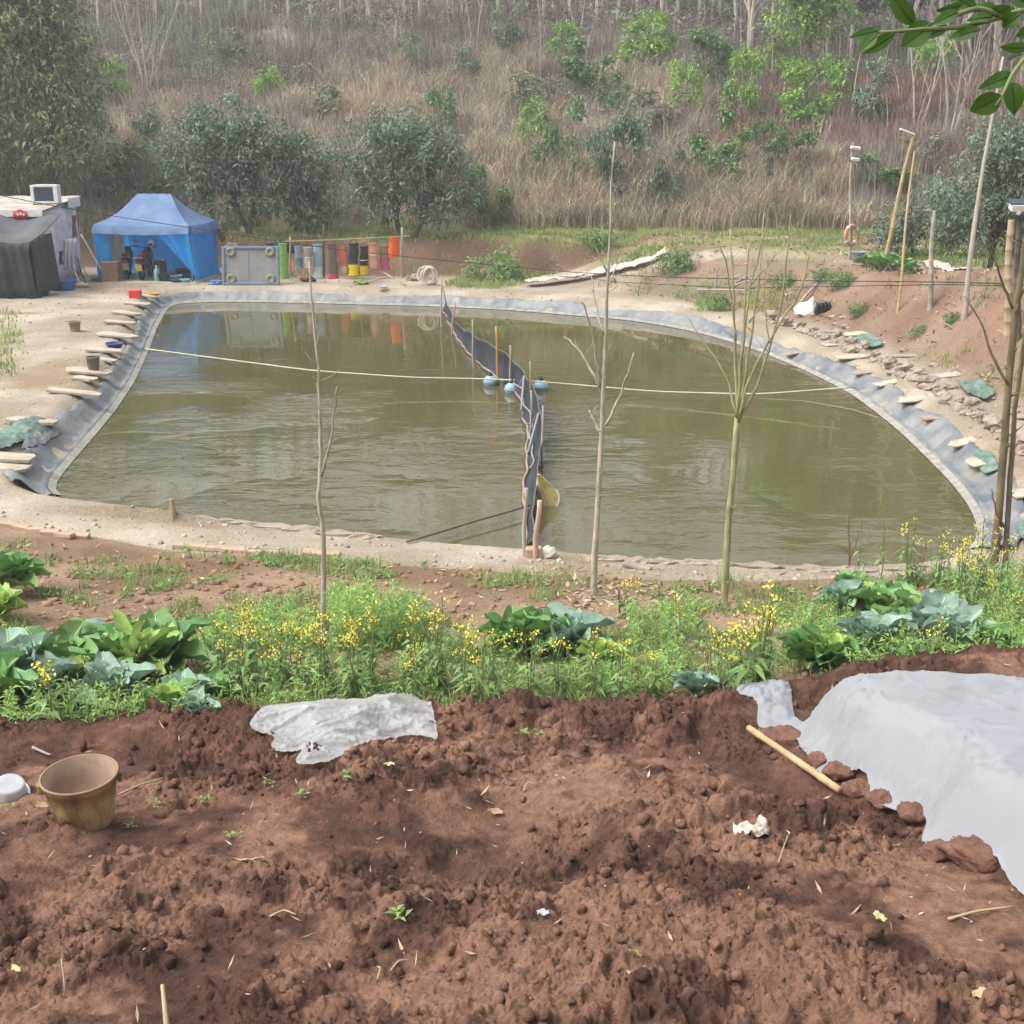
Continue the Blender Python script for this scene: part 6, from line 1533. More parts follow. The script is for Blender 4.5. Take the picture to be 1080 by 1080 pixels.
# poles and lamps on the right bank
def bamboo(label, a, b, r, m=m_bamboo, name='bamboo_pole', cat='pole', nodes=9):
    a = np.array(a, float); b = np.array(b, float); t = MB(); ts = []; rr = []
    for k in range(nodes):
        for f, s in ((0.02, 1.12), (0.08, 1.0), (0.92, 0.98)):
            u = (k + f) / nodes; ts.append(u); rr.append(r * s * (1 - 0.35 * u))
    ts.append(1.0); rr.append(r * 0.6)
    q = MB(); q.tube([a + (b - a) * u + (0.02 * math.sin(u * 7), 0, 0) for u in ts], rr, 8); return tag(q.build(name, m, None, True), label, cat)
def right_poles():
    g = G(931, 277); bamboo('leaning tan bamboo pole with a white lamp at its tip, behind the leafy tree', g - (0, 0, 0.2), P3(963, 143, g[1] - 0.6), 0.065)
    tp = P3(961, 139, g[1] - 0.6); t = thing('pole_lamp', 'slim white lamp head on the leaning bamboo pole', 'lamp', tp); q = MB(); q.box((-0.1, 0, 0), (0.42, 0.12, 0.05), rotm(0, 0.35)); q.build('head', m_white, t, bevel=0.01); q = MB(); q.tube([(0.06, 0, -0.05), (0.05, 0, -0.16)], 0.02, 6); q.build('bracket', m_black, t)
    g = G(946, 330); bamboo('thin upright bamboo pole crossing the leaning one', g - (0, 0, 0.3), P3(964, 160, g[1] + 0.5), 0.035)
    g = G(981, 326); bamboo('short stout bamboo post on the red bank', g - (0, 0, 0.3), P3(985, 222, g[1]), 0.065, m_greywood)
    g = G(1018, 336); P = [g - (0, 0, 0.3), P3(1022, 280, g[1]), P3(1030, 222, g[1] + 0.1), P3(1036, 180, g[1] + 0.2), P3(1048, 118, g[1] + 0.3), P3(1058, 60, g[1] + 0.5)]
    q = MB(); q.tube(smooth(resamp(P, 14), 1), np.linspace(0.065, 0.025, 14), 8); t = tag(q.build('pale_tree', m_palebark, None, True), 'slender pale leaning trunk rising through the dark bushy tree', 'bare tree')
    g = G(1064, 352); tp = P3(1066, 232, g[1]); bamboo('stout wooden post at the right edge carrying a white lamp', g - (0, 0, 0.3), tp, 0.10, m_wood, 'lamp_post', 'post')
    g2 = G(1074, 358); bamboo('dark post next to the lamp carrying post at the right edge', g2 - (0, 0, 0.3), P3(1074, 236, g2[1]), 0.075, m_darkbark, 'post', 'post')
    t = thing('solar_lamp', 'white solar lamp with flat panel on the post at the right edge', 'lamp', P3(1073, 228, g2[1] - 0.05)); q = MB(); q.box((0, 0, 0.17), (0.30, 0.20, 0.13), rotm(0.3)); q.build('housing', m_white, t, bevel=0.015); q = MB(); q.box((0, 0.02, 0.26), (0.36, 0.26, 0.02), rotm(0.3)); q.build('panel', cm('solar_cells', '#2b3240', rough=0.2), t); q = MB(); q.ball((0, -0.04, 0.06), (0.05, 0.05, 0.05), 12, 8); q.build('sensor', m_white, t, True); q = MB(); q.lathe([(0.09, -0.06), (0.09, 0.0), (0.03, 0.02), (0.03, 0.1)], n=12); q.build('mount', m_black, t)
    # lamp post with life ring
    g = G(896, 274); tp = P3(899, 150, g[1]); bamboo('pale lamp post with an orange ring hung low on it', g - (0, 0, 0.2), tp, 0.055, m_greywood, 'lamp_post', 'lamp post')
    for (px, py, w, lab) in [(901.5, 156, 0.26, 'upper small white lamp on the pale post'), (901.5, 168, 0.22, 'lower small white lamp on the pale post')]:
        t = thing('pole_lamp', lab, 'lamp', P3(px, py, g[1] - 0.08)); q = MB(); q.box((0.02, 0, 0), (w, 0.14, 0.07), rotm(0.2, 0.1)); q.build('head', m_white, t, bevel=0.012); q = MB(); q.tube([(-0.1, 0.02, -0.01), (-0.12, 0.1, -0.05)], 0.015, 5); q.build('bracket', m_black, t)
    c = P3(898, 248, g[1] - 0.12); t = thing('life_ring', 'orange life ring hanging on the pale lamp post', 'life ring', c, 0.5); q = MB(); a = np.linspace(0, 2 * np.pi, 29)
    q.tube(np.stack([0.22 * np.cos(a), 0 * a, 0.25 * np.sin(a)], 1), 0.055, 8, False); q.build('ring', cm('faded_orange', '#bd8a72', '#b07a62'), t, True)
    for k in range(4): b = a[3 + 7 * k]; q = MB(); q.tube([(0.22 * math.cos(b + d), 0, 0.25 * math.sin(b + d)) for d in (-0.15, 0, 0.15)], 0.059, 8); q.build('band', m_white, t, True)
    g = G(905, 276); basin('faded blue bucket at the foot of the lamp post', g, 0.19, 0.26, cm('faded_blue', '#8796a6'), 'bucket', 'bucket')
right_poles()

def scatter_bits():
    r = np.random.default_rng(61)
    q = MB(); q.ball((0, 0, 0), (1, 1, 0.6), 7, 5, 0.16, 4); V0 = q.v[0]; F0 = np.array([f for f in q.f if len(f) == 4])
    n = 9000; y = 12.2 + 29 * r.random(n) ** 1.6; x = (r.random(n) * 2 - 1) * (y * 0.46); d = pdist(x, y, POND); ins = inpoly(x, y, POND)
    ge = np.interp(x, GEX, GEY); k = (~ins) & (d > 0.35) & (y > ge) & ((d < 2.2) | (x < 0)) & (r.random(n) < 0.25 + 0.6 * fbm(x * 0.9, y * 0.9, 3, 63)); x, y = x[k], y[k]; z = H(x, y); s = 0.005 + 0.028 * r.random(len(x)) ** 5 + 0.0005 * y
    V = (V0[None] * s[:, None, None] * (0.7 + 0.6 * r.random((len(s), 1, 3))) + np.stack([x, y, z + s * 0.15], 1)[:, None]).reshape(-1, 3); F = (F0[None] + (np.arange(len(s)) * len(V0))[:, None, None]).reshape(-1, 4)
    tag(mesh_np('path_gravel', V, F, mat('path_gravel', '#8f8272', '#a89c8c', scale=0.8, rough=0.95, island=0.35)), 'small gravel and earth crumbs on the trodden paths and yard', 'gravel', kind='stuff')
    n = 9000; y = 16 + 28 * r.random(n) ** 0.9; x = (r.random(n) * 2 - 1) * (y * 0.47); d = pdist(x, y, POND); w = sst(x, 0.6, 5.5)
    k = ((w > 0.4) & (d > 1.9) | (y > 41.6 + tshift(x))) & ~inpoly(x, y, POND) & (r.random(n) < fbm(x * 0.8, y * 0.8, 3, 64) * 1.4 - 0.1); x, y = x[k], y[k]; nb = 3; x = np.repeat(x, nb) + r.normal(size=len(x) * nb) * 0.12; y = np.repeat(y, nb) + r.normal(size=len(y) * nb) * 0.12; z = H(x, y); m = len(x)
    D = r.normal(size=(m, 3)); D[:, 2] = np.abs(D[:, 2]) * 0.5
    V, F = leaf_cards(np.stack([x, y, z + 0.01], 1), D, r.normal(size=(m, 3)) * 0.6 + (0, 0, 1), 0.08 + 0.22 * r.random(m) ** 2, 0.015 + 0.05 * r.random(m), 0.1)
    tag(mesh_np('bank_litter', V, F, mat('bank_litter', '#7d6f5c', '#9a8c74', scale=0.7, rough=0.9, island=0.45, hue=0.02)), 'dead leaves, stalks and dry litter on the earth banks', 'litter', kind='stuff')
scatter_bits()
# ------------------------------------------------------------------ bare saplings in the garden
m_sap = mat('sapling_bark', '#857b69', '#b3a998', scale=22, stretch=(1, 1, 0.25), rough=0.85, bump=0.004, bscale=60)
m_sapgreen = mat('greenish_sapling_bark', '#77754f', '#a09a74', scale=22, stretch=(1, 1, 0.25), rough=0.85, bump=0.004, bscale=60)
m_sapdark = mat('dark_sapling_bark', '#55483a', '#7a6c50', scale=9, stretch=(1, 1, 0.25), rough=0.9, bump=0.006, bscale=50)
def sapling(label, base, trunks, branches, m, group=None):
    b = G(*base); Y = b[1]; t = thing('sapling', label, 'sapling', b)
    def line(pts, w0, w1, off, nm):
        r = random.Random(int(pts[0][0] * 7 + pts[-1][1])); P = []
        L = len(pts)
        for k, (px, py) in enumerate(pts):
            P.append(atY(px, py, Y + off * k / max(L - 1, 1)) - b)
        if nm == 'trunk': P[0][2] = -0.15
        P = smooth(resamp(np.array(P), max(10, 3 * L)), 1); n = len(P)
        jit = np.random.default_rng(int(abs(pts[-1][0]))).normal(size=(n, 3)) * 0.004; jit[0] = 0
        s = pxm(Y, 1.0); u = np.linspace(0, 1, n); rad = 0.80 * (w0 + (w1 - w0) * u) / s / 2 * (1 + 0.10 * np.sin(u * 40) ** 8)
        q = MB(); q.tube(P + jit, rad, 8)
        for k in range(2, n - 2, 4): q.ball(P[k] + (rad[k] * 0.6, -rad[k] * 0.4, 0), (rad[k] * 0.6,) * 3, 6, 4)
        rt = random.Random(int(pts[0][0] + pts[-1][0])); spur = np.random.default_rng(int(pts[-1][1]))
        for k in range(3, n - 1):
            if nm == 'branch' and k % 2: continue
            for _ in range(1 if u[k] < 0.45 else 2):
                if spur.random() < 0.55:
                    d = np.r_[spur.normal(size=2) * 0.5, 0.5 + 0.3 * spur.random()]; Ls = (0.04 + 0.14 * spur.random() ** 2) * (0.6 + u[k]); q.tube([P[k], P[k] + d * Ls * 0.6, P[k] + d * Ls + (0, 0, 0.02)], [max(0.002, rad[k] * 0.3), max(0.0018, rad[k] * 0.2), 0.0012], 4)
        q.build(nm, m, t, True)
    for pts, w0, w1, off in trunks: line(pts, w0, w1, off, 'trunk')
    for pts, w0, w1, off in branches: line(pts, w0, w1, off, 'branch')
    return t
sapling('thin bare sapling with one short side twig, leftmost in the garden', (340, 690),
    [([(340,692),(341,620),(342,560),(335,529),(338,502),(337,440),(337,397),(332.6,358),(328.7,319),(327,276)], 8, 2, 0.2)],
    [([(339,502),(349,467),(352,435),(355.6,408)], 3.5, 1.5, -0.2)], m_sap)
sapling('tall straight bare sapling with four upswept branches, right of the net fence', (626.5, 628),
    [([(626.5,635),(626.7,593),(633,491),(636.4,411),(640,313),(643,260),(645,180),(648,150)], 9, 1.6, 0.3)],
    [([(632.4,455.5),(626,443),(621,433)], 4, 2, 0.1), ([(639,449),(655.5,415.5),(663,392),(669,373)], 4.5, 1.8, -0.2), ([(633,409),(618,380),(605,363),(595.5,355.5)], 4, 2, 0.2),
     ([(633,407),(629,380),(626.7,358),(617,325),(614,318)], 4, 1.4, -0.3), ([(636.4,353),(631,335),(626.7,313),(623.5,291)], 3, 1.2, 0.2), ([(640,287),(634,275),(630,262)], 2.6, 1.2, 0.0), ([(643,300),(648,285),(656,268)], 2.2, 1.0, 0.2)], m_sap)
sapling('greenish bare sapling fanning into many thin upright stems', (763, 636),
    [([(763,645),(768,560),(775,480),(778,440)], 10, 7, 0.1)],
    [([(778,441),(776.7,411),(774,313),(772,280),(770,242)], 4.5, 1.5, 0.2), ([(778,441),(781,384),(791,300),(800,273),(806.7,244)], 4.5, 1.3, -0.2), ([(779,440),(789,375.6),(798,313),(804,264),(806,225)], 4.2, 1.3, 0.3),
     ([(779,443),(798,411),(813,362),(824,324),(833,247),(834,225)], 4.5, 1.5, 0.1), ([(779,445),(786.7,407),(811,358),(830,330),(844,309),(856,262)], 4, 1.2, -0.3), ([(777,440),(768,400),(755.6,380),(735,350),(724,333)], 3.5, 1.2, 0.3),
     ([(781,395),(788,278),(792,251)], 3.5, 1.2, -0.1), ([(783,310),(805,285),(829,255.6)], 2.4, 1.0, 0.2), ([(776,360),(770,300),(765,272),(757,256)], 2.6, 1.0, -0.2), ([(790,340),(812,310),(826,297)], 2.2, 1.0, 0.2), ([(812,362),(806,320),(808,280)], 2.2, 0.9, 0.1)], m_sapgreen)
sapling('thick dark double-trunked young tree at the right edge', (1050, 600),
    [([(1048,608),(1054,530),(1062,430),(1070,340),(1080,270),(1094,180)], 12, 7, 0.1), ([(1060,604),(1064,520),(1071,430),(1080,360),(1096,290)], 8, 5, 0.25)],
    [([(1063,405),(1050,385),(1035,340),(1018,312)], 4, 1.5, 0.2), ([(1068,325),(1058,300),(1048,272),(1040,240)], 3.5, 1.3, -0.2), ([(1062,560),(1052,545),(1046,515)], 3, 1.5, -0.1), ([(1070,330),(1078,310),(1090,280)], 4, 2, 0.2)], m_sapdark)
sapling('short thin twig of a sapling by the near waterline at right', (896, 602), [([(896,606),(896,575),(895,543)], 3.4, 1.6, 0.0)], [([(896,590),(903,575),(906,560)], 2, 1, 0)], m_sapdark)
sapling('tiny dead stem in the weeds left of the greenish sapling', (658, 650), [([(655,655),(654,640),(652,622)], 3, 1.4, 0)], [([(654,640),(660,630)], 2, 1, 0)], m_sapdark)

# ------------------------------------------------------------------ garden plants
m_cab_blue = mat('blue_green_leaf', '#67856f', '#93ab98', scale=7, rough=0.5, spec=0.4, island=0.22, hue=0.015, transl=0.12, bump=0.006, bscale=25)
m_cab_green = mat('deep_green_leaf', '#527a3c', '#76a05a', scale=7, rough=0.42, spec=0.45, island=0.25, hue=0.02, transl=0.15, bump=0.006, bscale=25)
m_cab_lime = mat('lime_green_leaf', '#94b454', '#b2c976', scale=7, rough=0.45, spec=0.4, island=0.2, hue=0.02, transl=0.2, bump=0.006, bscale=25)
m_rib = mat('pale_leaf_rib', '#b4c49c', '#c6d2b2', scale=5, rough=0.5)
m_stalk = mat('dark_stalk', '#66744a', '#7f8758', scale=4, rough=0.7, island=0.3)
m_yellow = mat('yellow_petal', '#e6d23a', '#f0e272', scale=20, rough=0.6, island=0.2, hue=0.015, transl=0.25)
m_feather = mat('fresh_green_sprig', '#7f9f56', '#98b868', scale=2, rough=0.6, island=0.3, hue=0.02, transl=0.3)
m_straw = mat('pale_straw', '#94836b', '#ab9a80', scale=6, rough=0.8, island=0.25)
def big_leaf(r, L, W, az, el, curl, cup):
    """broad ribbed leaf on a short stalk"""
    nu, nv = 9, 7; V = []
    for i in range(nu):
        u = i / (nu - 1); w = W * (math.sin(math.pi * min(1, (u * 0.93 + 0.05)) ** 0.75) ** 0.8) * 0.5 + 0.012
        if u < 0.18: w = 0.012 + (w - 0.012) * (u / 0.18) ** 1.5
        e = el - curl * u * u
        x = L * (u * math.cos(el - curl * u * 0.55)); z = L * (u * math.sin(el - curl * u * 0.55))
        for j in range(nv):
            v = j / (nv - 1) * 2 - 1
            rip = 0.018 * math.sin(u * 17 + v * 5 + az * 3) * abs(v) ** 2 + 0.010 * (1 - abs(v)) ** 3 * -1
            up = cup * w * v * v + rip
            V.append((x - up * math.sin(e), v * w, z + up * math.cos(e)))
    V = np.array(V); c, s = math.cos(az), math.sin(az)
    V = V @ np.array([[c, s, 0], [-s, c, 0], [0, 0, 1]])
    F = [(i * nv + j, i * nv + j + 1, (i + 1) * nv + j + 1, (i + 1) * nv + j) for i in range(nu - 1) for j in range(nv - 1)]
    return V, F
def leafy_plant(name, label, cat, loc, seed, n, L, W, m, m_heart=None, group=None, upright=0.5, heart=5):
    r = random.Random(seed); t = thing(name, label, cat, loc, 0, group)
    q = MB(); ribs = MB()
    for i in range(n):
        k = i / n; V, F = big_leaf(r, L * (0.75 + 0.4 * r.random()), W * (0.75 + 0.4 * r.random()), i * 2.4 + r.random() * 0.7, 0.25 + upright * (0.4 + 1.1 * k) + 0.25 * r.random(), 0.35 + 0.6 * r.random(), 0.5 + 0.5 * r.random()); q.add(V + (0, 0, 0.03 + 0.05 * k), F); ribs.tube([V[7 * j + 3] + (0, 0, 0.03 + 0.05 * k + 0.004) for j in range(0, 9)], np.linspace(0.011, 0.002, 9), 4)
    q.build('outer_leaves', m, t, True)
    if ribs.n: ribs.build('leaf_ribs', m_rib, t, True)
    q = MB()
    for i in range(heart):
        V, F = big_leaf(r, L * 0.62, W * 0.7, i * 2.4 + r.random(), 1.2 + 0.2 * r.random(), 0.6, 0.9); q.add(V + (0, 0, 0.08), F)
    q.tube([(0, 0, -0.08), (0, 0, 0.12)], [0.03, 0.024], 7)
    q.build('heart', m_heart or m, t, True); return t
def cabbages():
    L = [ # px, base py, size factor, look, words
     (16,735,1.25,'blue','large blue green cabbage at the left edge of the garden'),(50,748,1.1,'blue','blue green cabbage with drooping leaves, second from the left edge'),(-12,758,1.1,'green','dark green cabbage cut by the left edge'),
     (62,722,1.15,'green','deep green cabbage behind the blue green ones at left'),(80,735,1.0,'limey','green cabbage with pale upturned leaf in the left patch'),(104,716,1.15,'green','tall deep green cabbage in the middle of the left patch'),(122,705,1.0,'blue','bluish cabbage at the back of the left patch'),
     (142,718,1.05,'spiky','bright green narrow leaved plant in the left cabbage patch'),(170,708,1.15,'green','dark green cabbage at the right end of the left patch'),(118,745,0.9,'blue','small bluish cabbage in front of the left patch'),(178,757,0.75,'limey','single small cabbage with a lime heart at the soil edge'),(196,748,0.7,'blue','small bluish cabbage beside the lime hearted one'),(205,765,0.5,'blue','tiny bluish seedling cabbage left of the plastic film'),
     (8,626,1.2,'green','tall green cabbage at the left edge by the near path'),(0,655,0.9,'greeny','half wilted pale cabbage at the left edge below the path'),
     (545,690,1.0,'green','broad leaved cabbage at the left of the middle pair'),(572,686,1.1,'green','large broad leaved cabbage in the middle of the garden'),(600,692,1.05,'blue','darker cabbage at the right of the middle pair'),(632,702,0.7,'greeny','small frilly cabbage right of the middle pair'),
     (858,705,0.95,'limey','bright lime cabbage left of the right patch'),(878,706,0.95,'limey','round lime headed cabbage near the white sheet'),(915,692,1.1,'blue','grey green open cabbage in the right patch'),(938,696,0.8,'limey','yellowing cabbage between the grey green ones at right'),(944,674,0.85,'green','green cabbage in the middle of the right patch'),(965,660,0.9,'limey','upright pale green cabbage in the back of the right patch'),
     (985,680,1.15,'blue','large grey blue cabbage in the right patch'),(1006,686,1.0,'blue','grey blue cabbage at the right end of the patch'),(995,654,0.8,'blue','bluish cabbage behind the large grey blue one'),(885,646,0.85,'blue','dark bluish cabbage left of the thin twig'),(905,644,0.8,'greeny','pale wilted cabbage right of the thin twig'),(925,648,0.8,'green','green cabbage behind the right patch near the path'),(1048,692,0.8,'green','green cabbage at the far right by the white sheet'),
     (900,628,0.7,'green','small green cabbage next to the near path'),(940,638,0.7,'green','leafy plant beside the path in front of the mustard'),(732,735,0.6,'blue','small bluish cabbage among the mustard stems at right'),(225,742,0.6,'green','small dark cabbage left of the mustard')]
    src = {}
    for i, (p, q, s, look, lab) in enumerate(L):
        b = G(p, q) if q < 775 else onS(p, q); sz = s * 1.15
        key = (look, i % 3)
        if key not in src:
            if look == 'spiky': t = leafy_plant('leafy_green', lab, 'leafy plant', b, i, 16, 0.36, 0.09, m_cab_lime, m_cab_lime, 'leafy vegetables in the garden', 0.75, 6)
            else:
                m = {'blue': m_cab_blue, 'green': m_cab_green, 'limey': m_cab_lime if i % 2 else m_cab_green, 'greeny': m_cab_lime}[look]; h = {'blue': m_cab_blue, 'green': m_cab_green, 'limey': m_cab_lime, 'greeny': m_cab_lime}[look]
                t = leafy_plant('cabbage_plant', lab, 'cabbage', b, i + 40, 13, 0.31, 0.20, m, h, 'leafy vegetables in the garden', 0.45, 6)
            src[key] = t; t.scale = (sz,) * 3; t.rotation_euler = (0, 0, i)
        else: dup(src[key], b, i * 1.9, sz, lab)
cabbages()

def mustard_plant(label, loc, seed, h, nst, group, fl=1.0):
    r = np.random.default_rng(seed); t = thing('mustard_plant', label, 'mustard plant', loc, 0, group)
    q = MB(); LP, LD, FP = [], [], []
    for i in range(nst):
        a = r.random() * 6.28; e = np.array((math.cos(a) * 0.16 * r.random(), math.sin(a) * 0.16 * r.random(), h * (0.6 + 0.45 * r.random())))
        b0 = np.array((e[0] * 0.2, e[1] * 0.2, -0.04)); m = (b0 + e) / 2 + np.r_[r.normal(size=2) * 0.02, 0]
        q.tube([b0, m, e], [0.0045, 0.0038, 0.0024], 5)
        for k in range(11):
            u = 0.05 + 0.6 * r.random(); LP.append(b0 + (e - b0) * u); LD.append(np.r_[r.normal(size=2), 0.5 * r.random()])
        for k in range(r.integers(2, 5)):
            u = 0.75 + 0.2 * r.random(); s = b0 + (e - b0) * u; d = np.r_[r.normal(size=2) * 0.035, 0.05 + 0.05 * r.random()]; q.tube([s, s + d], [0.003, 0.002], 4)
            if r.random() < fl * 0.45: FP.append(s + d)
        if r.random() < fl: FP.append(e)
    q.build('stalks', m_stalk, t)
    LP = np.array(LP); LD = np.array(LD); V, F = leaf_cards(LP, LD, np.tile((0, 0, 1.0), (len(LP), 1)), 0.07 + 0.08 * r.random(len(LP)), 0.022 + 0.02 * r.random(len(LP)), 0.4); mesh_np('leaves', V, F, m_weed, t)
    if FP:
        FP = np.repeat(np.array(FP), 8, 0); n = len(FP); FP = FP + r.normal(size=(n, 3)) * (0.017, 0.017, 0.015)
        V, F = leaf_cards(FP, r.normal(size=(n, 3)) + (0, 0, 0.3), r.normal(size=(n, 3)) + (0, -0.5, 1), 0.016 + 0.008 * r.random(n), 0.014, 0.0); mesh_np('blossoms', V, F, m_yellow, t)
    return t
def mustard():
    r = np.random.default_rng(17)
    zones = [ ('mustard in flower along the soil edge, left of the plastic film','yellow flowering mustard among weeds left of the thin leftmost sapling',[(250,735),(268,728),(285,735),(300,722),(275,715),(292,706),(315,738),(330,730),(258,752),(240,722),(322,712),(305,692)],0.5,5),
        ('mustard in flower around the film and middle soil edge','yellow flowering mustard with dark stems behind the plastic film',[(350,722),(365,735),(372,742),(385,748),(395,722),(428,742),(440,748),(448,735),(436,726),(452,752),(462,730),(425,720)],0.62,6),
        ('mustard in flower between film and pole, middle of the garden','yellow flowering mustard in front of the broad leaved middle cabbages',[(495,740),(505,752),(515,735),(525,748),(500,728),(545,742),(562,738),(578,748),(592,740),(612,742),(628,735),(645,728),(660,740),(672,732),(690,738),(705,728)],0.55,4),
        ('reddish mustard clump near the white sheet','bushy mustard clump with brownish stems left of the white sheet',[(765,735),(775,728),(785,722),(792,732),(800,718),(780,740)],0.50,7),
        ('tall mustard at the right edge','tall yellow flowering mustard below the double-trunked tree',[(990,620),(1000,632),(1012,622),(1025,634),(1035,622),(1046,636),(1058,626),(1070,640),(1080,628),(1015,645),(1040,650),(1065,655),(1078,665),(1030,612),(1052,612),(955,620)],0.62,6),
        ('single mustard stems here and there in the garden','lone mustard stem with a few yellow flowers in the weeds',[(18,757),(60,760),(0,690),(965,705),(655,655),(712,682),(735,668)],0.35,3)]
    for zi, (grp, lab, pts, h, ns) in enumerate(zones):
        src = []
        for i, (p, q) in enumerate(pts):
            if i > 2 and zi < 5 and (i % 2 == 1 if zi in (1, 2) else i % 3 == 2): continue
            b = G(p + r.normal() * 4, q + r.normal() * 3)
            if i < 3: src.append(mustard_plant(lab, b, 900 + zi * 10 + i, h, ns, grp, 0.85))
            else: dup(src[i % 3], b, r.random() * 6.28, 0.75 + 0.45 * r.random())
    # one pale bare seed stalk pair by the twig, and the upright green onions
    for i, (p, q) in enumerate([(905, 618), (928, 622)]):
        mustard_plant(['slim budding green stalk right of the thin twig', 'budding pale green stalk behind the right cabbages'][i], G(p, q), 990 + i, 0.75, 2, None, 0.0)
mustard()

def garden_stuff():
    r = np.random.default_rng(31)
    n0 = 90000
    Y = 6.6 + 7.4 * r.random(n0); X = (r.random(n0) * 2 - 1) * (Y * 0.47 + 0.5); Z = H(X, Y); px, py = proj(X, Y, Z)
    ok = Y > soil_edge(X) + 0.25
    lush = [(-50,700),(40,710),(190,690),(230,655),(330,630),(430,640),(500,690),(640,668),(720,690),(860,690),(900,700),(1120,690),(1120,790),(-50,800)]
    mid = [(190,660),(330,625),(430,632),(480,660),(560,672),(640,655),(640,625),(780,618),(900,622),(1000,600),(1120,590),(1120,720),(800,740),(480,760),(180,760)]
    nz = fbm(X * 1.5, Y * 1.5, 4, 92); nf = fbm(X * 4, Y * 4, 3, 93)
    pr = 0.55 * sst(nz * 0.6 + nf * 0.4, 0.56, 0.64)
    pr = np.maximum(pr, inpoly(px, py, lush) * (0.14 + 0.8 * sst(nf, 0.44, 0.60)))
    pr = np.maximum(pr, inpoly(px, py, mid) * 0.8 * sst(nz * 0.5 + nf * 0.5, 0.45, 0.58))
    pr = np.maximum(pr, inpoly(px, py, [(275,586),(370,590),(420,600),(420,612),(330,606),(275,598)]) * 0.8)
    pr = np.maximum(pr, inpoly(px, py, [(505,610),(555,603),(558,615),(515,622)]) * 0.8)
    for (a, b, c, d_) in [(75,128,592,612),(130,195,602,625),(70,100,618,640),(165,210,632,680),(0,30,650,690)]: pr = np.maximum(pr, ((px > a) & (px < b) & (py > c) & (py < d_)) * 0.8 * sst(nf, 0.4, 0.55))
    ge = np.interp(X, GEX, GEY)
    pr = np.where(Y > ge - 0.1, pr * 0.02, pr)
    k = ok & (r.random(n0) < pr * 0.27)
    x, y, z = X[k], Y[k], Z[k]; half = r.random(len(x)) < 0.45
    # leafy rosettes
    xs, ys, zs = x[half], y[half], z[half]; nb = 8; n = len(xs) * nb
    P = np.repeat(np.stack([xs, ys, zs + 0.005], 1), nb, 0) + np.c_[r.normal(size=(n, 2)) * 0.022, 0.06 * r.random(n) ** 2]
    D = r.normal(size=(n, 3)); D[:, 2] = np.abs(D[:, 2]) * 0.7 + 0.15
    sz = np.repeat(0.025 + 0.055 * r.random(len(xs)) ** 2, nb)
    V, F = leaf_cards(P, D, r.normal(size=(n, 3)) * 0.4 + (0, 0, 1), sz * (0.7 + 0.6 * r.random(n)), sz * 0.45, 0.25)
    tag(mesh_np('low_weeds', V, F, m_weed), 'low green weeds covering the garden strip', 'weeds', kind='stuff')
    # blades
    xs, ys, zs = x[~half], y[~half], z[~half]; nb = 6; n = len(xs) * nb
    P = np.repeat(np.stack([xs, ys, zs - 0.005], 1), nb, 0) + np.c_[r.normal(size=(n, 2)) * 0.03, np.zeros(n)]
    a = r.random(n) * 6.28
    V, F = blades(P, np.stack([np.cos(a), np.sin(a), 0 * a], 1), 0.06 + 0.13 * r.random(n) ** 1.5, 0.006 + 0.005 * r.random(n), 0.15 + 0.8 * r.random(n), 3, r)
    tag(mesh_np('garden_grass', V, F, m_grass), 'thin grass among the garden weeds', 'grass', kind='stuff')
    # tall feathery stems
    pts = []
    for poly, dens in [([(350,690),(355,655),(398,650),(402,690)],230),([(400,690),(405,655),(450,660),(455,680)],110),([(200,690),(230,655),(330,655),(340,690)],240),([(335,660),(350,640),(370,660)],40),([(230,730),(340,700),(470,720),(460,750),(240,755)],120),([(480,745),(640,705),(720,690),(720,735)],150),([(980,640),(1000,610),(1100,600),(1100,690),(1000,690)],330),([(660,660),(730,640),(735,670),(665,690)],110),([(810,650),(900,640),(890,690),(830,690)],120),([(0,780),(10,740),(230,745),(240,765)],180),([(430,700),(520,680),(640,690),(640,700)],140),([(860,700),(1080,690),(1080,700),(900,712)],130)]:
        q = np.array(poly); c = 0
        while c < dens:
            u = q.min(0) + (q.max(0) - q.min(0)) * r.random(2)
            if inpoly(np.array([u[0]]), np.array([u[1]]), poly)[0]: pts.append(u); c += 1
    pts = np.array(pts)
    B = []
    for p, q in pts:                                   # onto the garden
        B.append(G(p, q))
    B = np.array(B); n = len(B); h = 0.09 + 0.22 * r.random(n) ** 1.3
    tallz = inpoly(pts[:, 0], pts[:, 1], [(350,690),(355,640),(455,640),(455,690)]); h = np.where(tallz, h + 0.2, h)
    a = r.random(n) * 6.28
    V1, F1 = blades(B - (0, 0, 0.02), np.stack([np.cos(a), np.sin(a), 0 * a], 1), h, 0.010, 0.05 + 0.2 * r.random(n), 3, r)
    nb = 16; u = r.random(n * nb); P = np.repeat(B, nb, 0) + np.c_[r.normal(size=(n * nb, 2)) * 0.012, u * np.repeat(h, nb)]
    D = r.normal(size=(n * nb, 3)) * (1, 1, 0.4) + (0, 0, 0.7)
    V2, F2 = leaf_cards(P, D, r.normal(size=(n * nb, 3)) * 0.4 + (0, 0, 1), 0.03 + 0.05 * r.random(n * nb), 0.007 + 0.008 * r.random(n * nb), 0.3)
    V, F = join_np([(V1, F1), (V2, F2)])
    tag(mesh_np('tall_weeds', V, F, m_feather), 'upright feathery green weeds in the garden strip', 'weeds', kind='stuff')
    # dry leaves and straw on bare ground
    n = 1500; Yd = 9.2 + 4.2 * r.random(n); Xd = (r.random(n) * 2 - 1) * (Yd * 0.46); Zd = H(Xd, Yd); qx, qy = proj(Xd, Yd, Zd)
